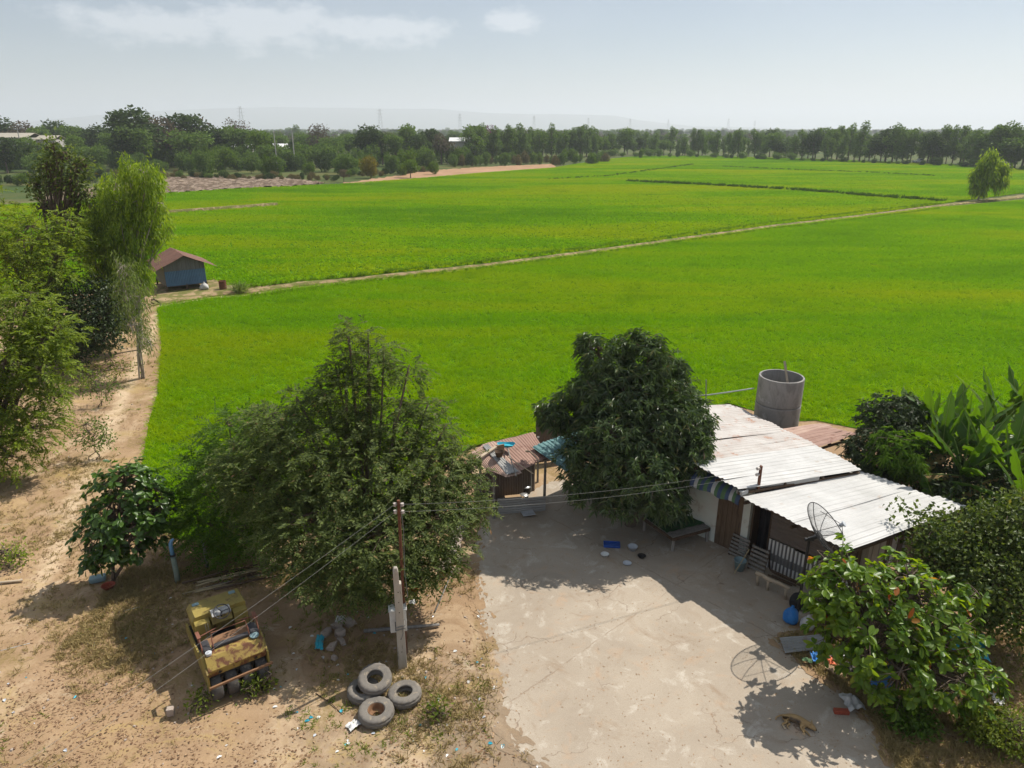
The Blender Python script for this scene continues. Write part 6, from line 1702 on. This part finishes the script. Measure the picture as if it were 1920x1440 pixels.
def far_proto(kind, mat, seed, n=1500, leaf=.05):
    """a tree of height 1"""
    r = np.random.default_rng(seed); lobes = []
    if kind == 'broad':
        for k in range(9):
            a = r.uniform(0, 6.28); q = r.uniform(0, .28); z = r.uniform(.38, .84); lobes.append((np.array([q * math.cos(a), q * math.sin(a), z]), np.array([.18, .18, .14]) * r.uniform(.7, 1.25)))
    elif kind == 'euc':
        for k in range(9):
            z = .24 + .7 * k / 8; w = .14 * (1 - .55 * abs(z - .5) / .5); lobes.append((np.array([r.normal() * .05, r.normal() * .05, z]), np.array([w, w, .10]) * r.uniform(.8, 1.3)))
    elif kind == 'shrub':
        for k in range(8):
            a = r.uniform(0, 6.28); q = r.uniform(0, .5); lobes.append((np.array([q * math.cos(a), q * math.sin(a), r.uniform(.25, .72)]), np.array([.3, .3, .26]) * r.uniform(.7, 1.2)))
    elif kind == 'bare':
        for k in range(9):
            a = r.uniform(0, 6.28); q = r.uniform(0, .25); lobes.append((np.array([q * math.cos(a), q * math.sin(a), r.uniform(.45, .9)]), np.array([.14, .14, .11]) * r.uniform(.7, 1.3)))
        n = n // 3
    p, u, k = sample_lobes(lobes, n, r, .5, .04)
    mb = MB(); f = np.array([0, 0, .3])
    mb.tube([(0, 0, -.02), (0, 0, .15), tuple(f)], [.022, .017, .014], 6)
    for c, q in lobes: mb.tube([tuple(f), tuple((f + c) / 2 + r.normal(size=3) * .02), tuple(c)], [.010, .007, .003], 4, False)
    if kind == 'bare':
        for i in r.choice(len(p), min(160, len(p)), replace=False): mb.tube([tuple(lobes[k[i]][0]), tuple(p[i])], [.003, .0015], 3, False)
    tm = bpy.data.meshes.new('far_trunk'); tm.from_pydata(mb.v, [], mb.f); setmats(tm, 'bark')
    m = len(p); d = u * .7 + r.normal(size=(m, 3)) * .7; nr = u + np.array([0, 0, .4]) + r.normal(size=(m, 3)) * .5
    V, F = leaf_arrays(p, d, leaf * r.uniform(.7, 1.4, m), leaf * .7 * r.uniform(.7, 1.3, m), 'dia', nr, .2, .1, r)
    return tm, fastmesh('far_crown', V, F, mat)
PROTO = {}
for key, kind, mat, n, leaf in (('dark', 'broad', 'far_dark', 1700, .055), ('mid', 'broad', 'far_mid', 1700, .055), ('light', 'broad', 'far_light', 1500, .055), ('brown', 'broad', 'far_brown', 1100, .05), ('bare', 'bare', 'far_brown', 1300, .04),
                                ('euc', 'euc', 'far_euc', 1500, .045), ('euc2', 'euc', 'far_mid', 1500, .045), ('shrub', 'shrub', 'far_mid', 1300, .1), ('shrubl', 'shrub', 'far_light', 1300, .1), ('shrubd', 'shrub', 'far_dark', 1300, .1), ('scrub', 'shrub', 'far_scrub', 1100, .1), ('yellow', 'shrub', 'far_yellow', 1500, .09), ('purple', 'broad', 'far_purple', 1200, .055)):
    PROTO[key] = [far_proto(kind, mat, 700 + 31 * len(PROTO) + k, n, leaf) for k in range(3)]
far_r = random.Random(99)
def bg(px, base, top, key, label, group, wide=1.0, name='tree'):
    b = G(px, base); h = max(1.0, CAM_H + (at(px, top, b.y).z - CAM_H)); b.z = 0
    tm, cm = far_r.choice(PROTO[key])
    t = empty(name, b, far_r.uniform(0, 6.28), label, 'shrub' if name == 'shrub' else 'tree', group)
    w = h * wide * far_r.uniform(.9, 1.1); t.scale = (w, w, h)
    meshobj('trunk', tm, t); meshobj('crown', cm, t)
    return t
GL = 'trees of the wood behind the left of the paddies'
one = {'dark': 'dark green tree standing in the wood on the left skyline', 'mid': 'mid green tree standing in the wood behind the ploughed plot', 'brown': 'brownish half bare tree in the wood behind the ploughed plot', 'light': 'pale green tree in the wood behind the ploughed plot', 'bare': 'thin leafless tree rising above the wood on the skyline'}
sky = [(-60, 300, 214, 'mid'), (-20, 300, 220, 'dark'), (18, 300, 214, 'dark'), (50, 302, 214, 'brown'), (85, 305, 238, 'mid'), (112, 300, 222, 'dark'), (140, 305, 236, 'mid'), (165, 300, 238, 'dark'), (195, 308, 230, 'dark'), (222, 300, 236, 'mid'), (208, 312, 250, 'mid'),
       (300, 312, 204, 'brown'), (325, 314, 205, 'brown'), (345, 312, 210, 'dark'), (385, 310, 216, 'brown'), (360, 318, 230, 'mid'), (410, 312, 232, 'dark'), (425, 310, 226, 'mid'), (462, 312, 236, 'mid'), (490, 315, 236, 'light'), (275, 320, 235, 'mid'), (240, 320, 238, 'dark'),
       (530, 298, 252, 'mid'), (575, 300, 240, 'mid'), (603, 302, 232, 'brown'), (628, 306, 246, 'mid'), (655, 302, 240, 'mid'), (695, 312, 231, 'dark'), (718, 310, 246, 'dark'), (745, 312, 250, 'mid'), (765, 305, 232, 'mid'), (790, 310, 248, 'dark'), (812, 305, 240, 'dark'), (828, 308, 240, 'brown'), (845, 300, 252, 'dark'),
       (885, 300, 236, 'mid'), (560, 312, 258, 'dark'), (510, 318, 262, 'mid'), (150, 322, 255, 'mid'), (60, 322, 258, 'mid'), (15, 325, 255, 'dark'), (110, 322, 262, 'dark'), (185, 325, 262, 'mid')]
for px, ba, to, key in sky: bg(px, ba, to, key, one[key], GL, 1.15)
bg(262, 318, 195, 'dark', 'tallest dark tree with layered crown above the left wood', None, 1.25)
bg(442, 306, 208, 'bare', 'tall thin half bare tree beside the distant pylon', None, .9)
bg(908, 290, 231, 'purple', 'purple flowering tree left of the eucalyptus plantation', None, 1.0)
bg(1200, 297, 277, 'shrubl', 'small round tree standing alone at the far edge of the paddy', None, .5, 'shrub')
bg(697, 334, 283, 'yellow', 'yellowish bamboo clump behind the paddy', None, .62, 'shrub')
bg(770, 334, 298, 'light', 'small spreading pale green tree at the paddy edge', None, 1.7)
bg(392, 326, 281, 'shrubl', 'bright green rounded tree behind the ploughed plot', None, .62, 'shrub')
bg(645, 342, 316, 'bare', 'low bare shrub at the end of the ploughed plot', None, 1.6, 'shrub')
bg(508, 330, 288, 'shrubl', 'bright green bush right of the ploughed plot', None, .6, 'shrub')
GS = 'bushes below the left wood'
for k in range(120):
    px = -60 + k * 7.4 + far_r.uniform(-7, 7); ba = 318 + far_r.uniform(-12, 13); to = ba - far_r.uniform(22, 50)
    key = far_r.choice(['shrub', 'shrub', 'shrub', 'shrubd', 'shrubl'])
    bg(px, ba, to, key, {'shrub': 'mid green bush in the belt below the left wood', 'shrubd': 'dark bush in the belt below the left wood', 'shrubl': 'pale green bush in the belt below the left wood'}[key], GS, far_r.uniform(.55, .85), 'shrub')
GH = 'scrub along the back of the paddies'
for k in range(58):
    px = 285 + k * 9.2 + far_r.uniform(-5, 5)
    ba = 333 + (px - 290) * .012 + far_r.uniform(-3, 3) if px < 640 else 333 - (px - 640) * .055 + far_r.uniform(-3, 2)
    key = far_r.choice(['scrub', 'scrub', 'shrub', 'shrubd']); 
    bg(px, ba, ba - far_r.uniform(9, 17), key, {'scrub': 'dry brown scrub along the back of the paddies', 'shrub': 'low green scrub along the back of the paddies', 'shrubd': 'low dark scrub along the back of the paddies'}[key], GH, far_r.uniform(.7, 1.2), 'shrub')
for k in range(34):
    px = 850 + k * 8.6 + far_r.uniform(-4, 4); ba = 311 - (px - 850) * .02 + far_r.uniform(-3, 3)
    key = far_r.choice(['scrub', 'shrub', 'shrubl', 'shrub']); bg(px, ba, ba - far_r.uniform(16, 28), key, 'reedy bush before the eucalyptus plantation', 'reedy bushes before the plantation', far_r.uniform(.45, .7), 'shrub')
for k in range(30):
    px = -80 + k * 13 + far_r.uniform(-6, 6); ba = 352 - (px + 80) * .055 + far_r.uniform(-5, 5); key = far_r.choice(['scrub', 'shrub', 'shrubl', 'shrubd'])
    bg(px, ba, ba - far_r.uniform(14, 26), key, {'scrub': 'dry scrub bush behind the left grove', 'shrub': 'green scrub bush behind the left grove', 'shrubl': 'pale green scrub bush behind the left grove', 'shrubd': 'dark scrub bush behind the left grove'}[key], 'scrub behind the left grove', far_r.uniform(.7, 1.1), 'shrub')
GE = 'eucalyptus plantation left of centre'
for k in range(34):
    px = 885 + k * 7.4 + far_r.uniform(-3, 3); ba = 303 - 12 * (k / 34) + far_r.uniform(-2, 2)
    bg(px, ba, 234 + far_r.uniform(0, 20), far_r.choice(['euc2', 'euc2', 'euc', 'light']), 'green tree in the eucalyptus plantation behind the paddy', GE, far_r.uniform(.95, 1.3))
GR = 'eucalyptus row along the far right paddy edge'
for k in range(86):
    px = 1120 + k * 9.8 + far_r.uniform(-4, 4)
    ba = np.interp(px, [1120, 1300, 1560, 1800, 1960], [293, 294, 303, 312, 320]) + far_r.uniform(-5, 0)
    to = np.interp(px, [1120, 1250, 1420, 1560, 1640, 1800, 1960], [247, 246, 246, 240, 238, 242, 236]) + far_r.uniform(-7, 19)
    bg(px, ba, to, far_r.choice(['euc', 'euc', 'euc2', 'euc2', 'mid', 'dark']), 'tall tree in the row along the far right paddy edge', GR, far_r.uniform(.85, 1.45))
for k in range(40):
    px = 1130 + k * 20.5 + far_r.uniform(-8, 8); ba = np.interp(px, [1120, 1300, 1560, 1800, 1960], [294, 295, 304, 313, 321])
    bg(px, ba, ba - far_r.uniform(6, 18), far_r.choice(['shrubd', 'shrub']), 'low dark undergrowth bush at the foot of the far right row', 'undergrowth of the far right row', far_r.uniform(.8, 1.4), 'shrub')

# far woods: one hazy mass nobody could count
def far_wood():
    r = np.random.default_rng(17); n = 5200
    d = 420 + 3600 * r.random(n) ** 1.5; px = r.uniform(-300, 2220, n)
    x = (px - 960) / FPX * d * 1.0; h = r.uniform(4, 11, n) * (1 + .0001 * d); h[r.random(n) < .04] *= 1.35
    keep = ~((d < 520) & (px > 1120)); x, d, h = x[keep], d[keep], h[keep]; n = len(x)
    protos = [PROTO[k][j][1] for k in ('dark', 'mid', 'euc', 'brown') for j in range(2)]
    w = h * r.uniform(1.1, 1.9, n)
    z = np.zeros(n)
    scatter('distant_woods', np.stack([x, d, z], 1), np.stack([z, z, r.uniform(0, 6.28, n)], 1), np.stack([w, w, h], 1), r.integers(0, len(protos), n), protos, 'hazy distant woods reaching to the horizon', 'woods')
far_wood()

# ================================================================ far buildings, pylons, car
plain('far_roof_white', (.68, .68, .68), (.58, .58, .58), .6, .2)
plain('far_roof_cream', (.40, .36, .29), (.34, .31, .25), .6, .2)
plain('far_wall', (.45, .43, .40), (.38, .36, .33), .8, .2)
plain('window_glass', (.04, .05, .06), (.03, .035, .04), .2, 1)
plain('steel_grey', (.25, .26, .27), (.2, .2, .21), .5, 1, metal=.3)
def far_house(px, base, Y, w, d, h, rise, roof, label, rz=0.):
    b = at(px, base, Y); b.z = 0; t = empty('farm_building', b, rz, label, 'building')
    mb = MB(); mb.box((0, 0, h / 2), (w, d, h)); mb.build('wall', 'far_wall', t)
    mb = MB(); pl = [Vector((0, -d / 2 - .8, h)), Vector((0, 0, h + rise)), Vector((0, d / 2 + .8, h)), Vector((0, d / 2 + .8, h + .12)), Vector((0, 0, h + rise + .12)), Vector((0, -d / 2 - .8, h + .12))]
    mb.prism(pl, (-w / 2 - .5, 0, 0), (w / 2 + .5, 0, 0)); mb.build('roof', roof, t)
    nwin = max(2, int(w / 4))
    for k in range(nwin):
        x = -w / 2 + w * (k + .5) / nwin
        if k == nwin // 2: mb = MB(); mb.box((x, -d / 2 - .02, 1.05), (1.0, .06, 2.1)); mb.build('door', 'wood_dark', t)
        else: mb = MB(); mb.box((x, -d / 2 - .02, h * .55), (1.3, .06, 1.0)); mb.build('window', 'window_glass', t)
far_house(22, 262, 290, 18, 9, 9.9, 1.6, 'far_roof_cream', 'long cream roofed building at the left edge of the skyline')
far_house(95, 262, 292, 7, 7, 9.2, 1.4, 'far_roof_cream', 'small cream roofed building right of the long one')
far_house(452, 280, 284, 8, 6, 6.6, .9, 'far_roof_white', 'low white roofed house among the trees left of the poles')
far_house(528, 280, 284, 7, 6, 6.6, 1.1, 'far_roof_white', 'white roofed house between the two utility poles')
far_house(548, 282, 280, 4, 5, 6.0, .8, 'far_roof_white', 'smaller pale shed joined to the white roofed house')
far_house(868, 275, 312, 10, 8, 8.2, 1.4, 'far_roof_white', 'white roofed house left of the eucalyptus plantation')
for k, (px, ba, to) in enumerate(((440, 318, 283), (458, 316, 281), (470, 319, 286), (518, 317, 282), (533, 319, 284), (548, 316, 284), (562, 318, 280), (845, 308, 270), (858, 310, 274), (872, 309, 273), (886, 308, 270), (10, 318, 262), (40, 318, 264), (75, 316, 260), (100, 318, 266), (850, 312, 285), (880, 313, 284))):
    bg(px, ba, to, ('shrub', 'shrubd', 'shrubl')[k % 3], 'bush screening the pale buildings behind the paddies', 'bushes before the far buildings', .62, 'shrub')
def utility_pole(px, base, Y, h, label):
    b = at(px, base, Y); b.z = 0; t = empty('utility_pole', b, .3, label, 'utility pole')
    mb = MB(); mb.tube([(0, 0, 0), (0, 0, h)], [.2, .14], 8); mb.build('shaft', 'far_wall', t)
    mb = MB(); mb.beam((-1, 0, h - .6), (1, 0, h - .6), .12, .12); mb.build('crossarm', 'steel_grey', t)
utility_pole(517, 285, 245, 12.5, 'pale utility pole left of the white roofed house'); utility_pole(551, 285, 245, 13, 'pale utility pole right of the white roofed house'); utility_pole(38, 268, 255, 13.5, 'utility pole before the long cream roof')
def pylon(px, top, Y, label):
    b = at(px, 260, Y); b.z = 0; H = at(px, top, Y).z
    t = empty('pylon', b, .5, label, 'pylon', 'pylons of the distant power line')
    mb = MB(); w0, w1 = H * .09, H * .02; th = .11
    for sx, sy in ((-1, -1), (1, -1), (1, 1), (-1, 1)): mb.beam((sx * w0, sy * w0, 0), (sx * w1, sy * w1, H), th, th)
    for k in range(7):
        z0, z1 = H * k / 7, H * (k + 1) / 7; a, c = w0 + (w1 - w0) * k / 7, w0 + (w1 - w0) * (k + 1) / 7
        for (s0, s1) in (((-1, -1), (1, -1)), ((1, -1), (1, 1)), ((1, 1), (-1, 1)), ((-1, 1), (-1, -1))):
            mb.beam((s0[0] * a, s0[1] * a, z0), (s1[0] * c, s1[1] * c, z1), th * .5, th * .5)
    mb.build('tower', 'steel_grey', t)
    for q in (.72, .83, .94):
        mb = MB(); mb.beam((-H * .11, 0, H * q), (H * .11, 0, H * q), .15, .15); mb.build('crossarm', 'steel_grey', t)
for i, (px, top, Y) in enumerate(((457, 199, 900), (715, 204, 1100), (863, 213, 1250), (1001, 217, 1400), (1102, 221, 1550), (1180, 222, 1700), (1251, 224, 1850), (1363, 222, 1700), (1412, 226, 1900))):
    pylon(px, top, Y, 'lattice pylon ' + ('tallest, above the left wood', 'left of the middle of the skyline', 'above the white roofed house', 'behind the eucalyptus plantation', 'right of the plantation, faint', 'faint, third right of the plantation', 'very faint at the middle right', 'fainter of the right pair, left one', 'fainter of the right pair, right one')[i])
plain('car_white', (.6, .62, .65), (.5, .52, .55), .3, 1)
def car():
    b = G(1722, 306); t = empty('pickup_truck', b, .05, 'pale pickup truck parked under the far right trees', 'truck')
    pl = [Vector((-2.5, 0, .5)), Vector((-2.5, 0, 1.05)), Vector((-.5, 0, 1.1)), Vector((-.2, 0, 1.75)), Vector((1.1, 0, 1.75)), Vector((1.6, 0, 1.15)), Vector((2.5, 0, 1.05)), Vector((2.55, 0, .5))]
    mb = MB(); mb.prism(pl, (0, -.85, 0), (0, .85, 0)); mb.build('body', 'car_white', t, bevel=.06)
    for x in (-1.5, 1.6):
        for y in (-.8, .8): mb = MB(); mb.lathe([(0, -.11), (.36, -.11), (.38, 0), (.36, .11), (0, .11)], 16, (x, y, .38), Matrix.Rotation(R(90), 3, 'X')); mb.build('wheel', 'rubber_worn', t)
    for y in (-.86, .86): mb = MB(); mb.prism([Vector((-.15, 0, 1.15)), Vector((.02, 0, 1.65)), Vector((1.0, 0, 1.65)), Vector((1.35, 0, 1.18))], (0, y - .01, 0), (0, y + .01, 0)); mb.build('side_window', 'window_glass', t)
car()
# taller grass on the minor bunds between the paddies
def bund(pxs, w, h, mat, label, seed, dens=9):
    P = [np.array(G(*p)[:2]) for p in pxs]; r = np.random.default_rng(seed); pts = []
    for a, b in zip(P[:-1], P[1:]):
        m = int(np.linalg.norm(b - a) * dens); s = r.random(m)[:, None]; pts.append(a + (b - a) * s + r.normal(size=(m, 2)) * w)
    pts = np.concatenate(pts); m = len(pts); s = r.uniform(.7, 1.2, m) * h
    protos = [tuft_proto(14, 1., .14, 40 + k, mat, .5) for k in range(3)]
    scatter('bund_grass', np.concatenate([pts, np.full((m, 1), .1)], 1), np.stack([np.zeros(m), np.zeros(m), r.uniform(0, 6.28, m)], 1), np.stack([s, s, s], 1), r.integers(0, 3, m), protos, label, 'grass')
leafmat('fringe_green', (.09, .18, .01), (.16, .27, .015), (1.1, 1.2, .5), .4, .7, .05)
leafmat('bund_green', (.04, .085, .012), (.075, .13, .018), (1.1, 1.2, .5), .35, .7, .1)
bund([(1176, 341), (1300, 347), (1500, 358), (1640, 370), (1768, 379)], .5, 1.25, 'bund_green', 'dark grassy bund crossing the right paddies', 1, 5)
bund([(1350, 313), (1480, 319), (1620, 324), (1755, 331)], .5, .85, 'bund_green', 'thin grassy bund behind the dark one', 2, 3)
bund([(1020, 338), (1140, 331), (1300, 309)], .5, .8, 'bund_green', 'faint bund in the paddy left of centre', 4, 2)
strip('bund', poly_px([(300, 402), (400, 395), (470, 390), (520, 386)]), [.5, .5, .4, .3], .6, 'path_dirt', 'thin pale bund in the left of the far paddy', 3, .5)
# green fringe on both sides of the footpath
bund([(470, 559), (700, 530), (900, 507), (1100, 481), (1300, 452), (1450, 431), (1620, 412), (1760, 393)], .2, .5, 'fringe_green', 'grass fringe on the near side of the footpath', 5, 5)
bund([(470, 541), (700, 515), (900, 493), (1100, 467), (1300, 440), (1450, 419), (1620, 399), (1760, 383)], .25, .6, 'fringe_green', 'grass fringe on the far side of the footpath', 6, 5)
# ================================================================ hills and air
plain('hill_scrub', (.06, .075, .04), (.09, .09, .055), .95, .002, spec=.05)
def hills():
    prof = [(-300, 236), (60, 228), (180, 216), (300, 208), (380, 204), (520, 200), (620, 202), (720, 204), (820, 204), (900, 211), (980, 214), (1060, 214), (1150, 217), (1200, 226), (1300, 236), (1500, 241)]
    mb = MB(); vs = []; Y0 = 11500
    r = np.random.default_rng(2)
    xs = np.linspace(-300, 1500, 120)
    ys = np.interp(xs, [p[0] for p in prof], [p[1] for p in prof])
    ys = ys + np.convolve(r.normal(size=140), np.ones(9) / 9, 'same')[:120] * 1.2
    for x, y in zip(xs, ys):
        p = at(x, y, Y0); h = max(4, p.z)
        vs += [(p.x, Y0 - 1500, -.5), (p.x, Y0 - 700, h * .42), (p.x, Y0, h), (p.x, Y0 + 900, h * .6), (p.x, Y0 + 2000, -.5)]
    mb.add(vs, [(i * 5 + k, i * 5 + 5 + k, i * 5 + 6 + k, i * 5 + 1 + k) for i in range(119) for k in range(4)])
    tag(mb.build('hills', 'hill_scrub', smooth=True), 'low pale ridge of hills on the left horizon', None, None, 'structure')
hills()
def haze():
    m, nt, N, L = newmat('haze_air')
    o = N('ShaderNodeOutputMaterial'); v = N('ShaderNodeVolumePrincipled')
    v.inputs['Color'].default_value = (.86, .905, 1.0, 1); v.inputs['Density'].default_value = .00020
    v.inputs['Anisotropy'].default_value = .22
    L(v.outputs[0], o.inputs['Volume'])
    mb = MB(); mb.box((0, 0, 209), (39000, 39000, 422))
    tag(mb.build('haze', 'haze_air'), 'thin pale haze over the plain', None, None, 'stuff')
haze()
# things keep to one kind
for o_ in bpy.data.objects:
    if o_.parent is None and 'category' in o_ and 'kind' not in o_: o_['kind'] = 'thing'
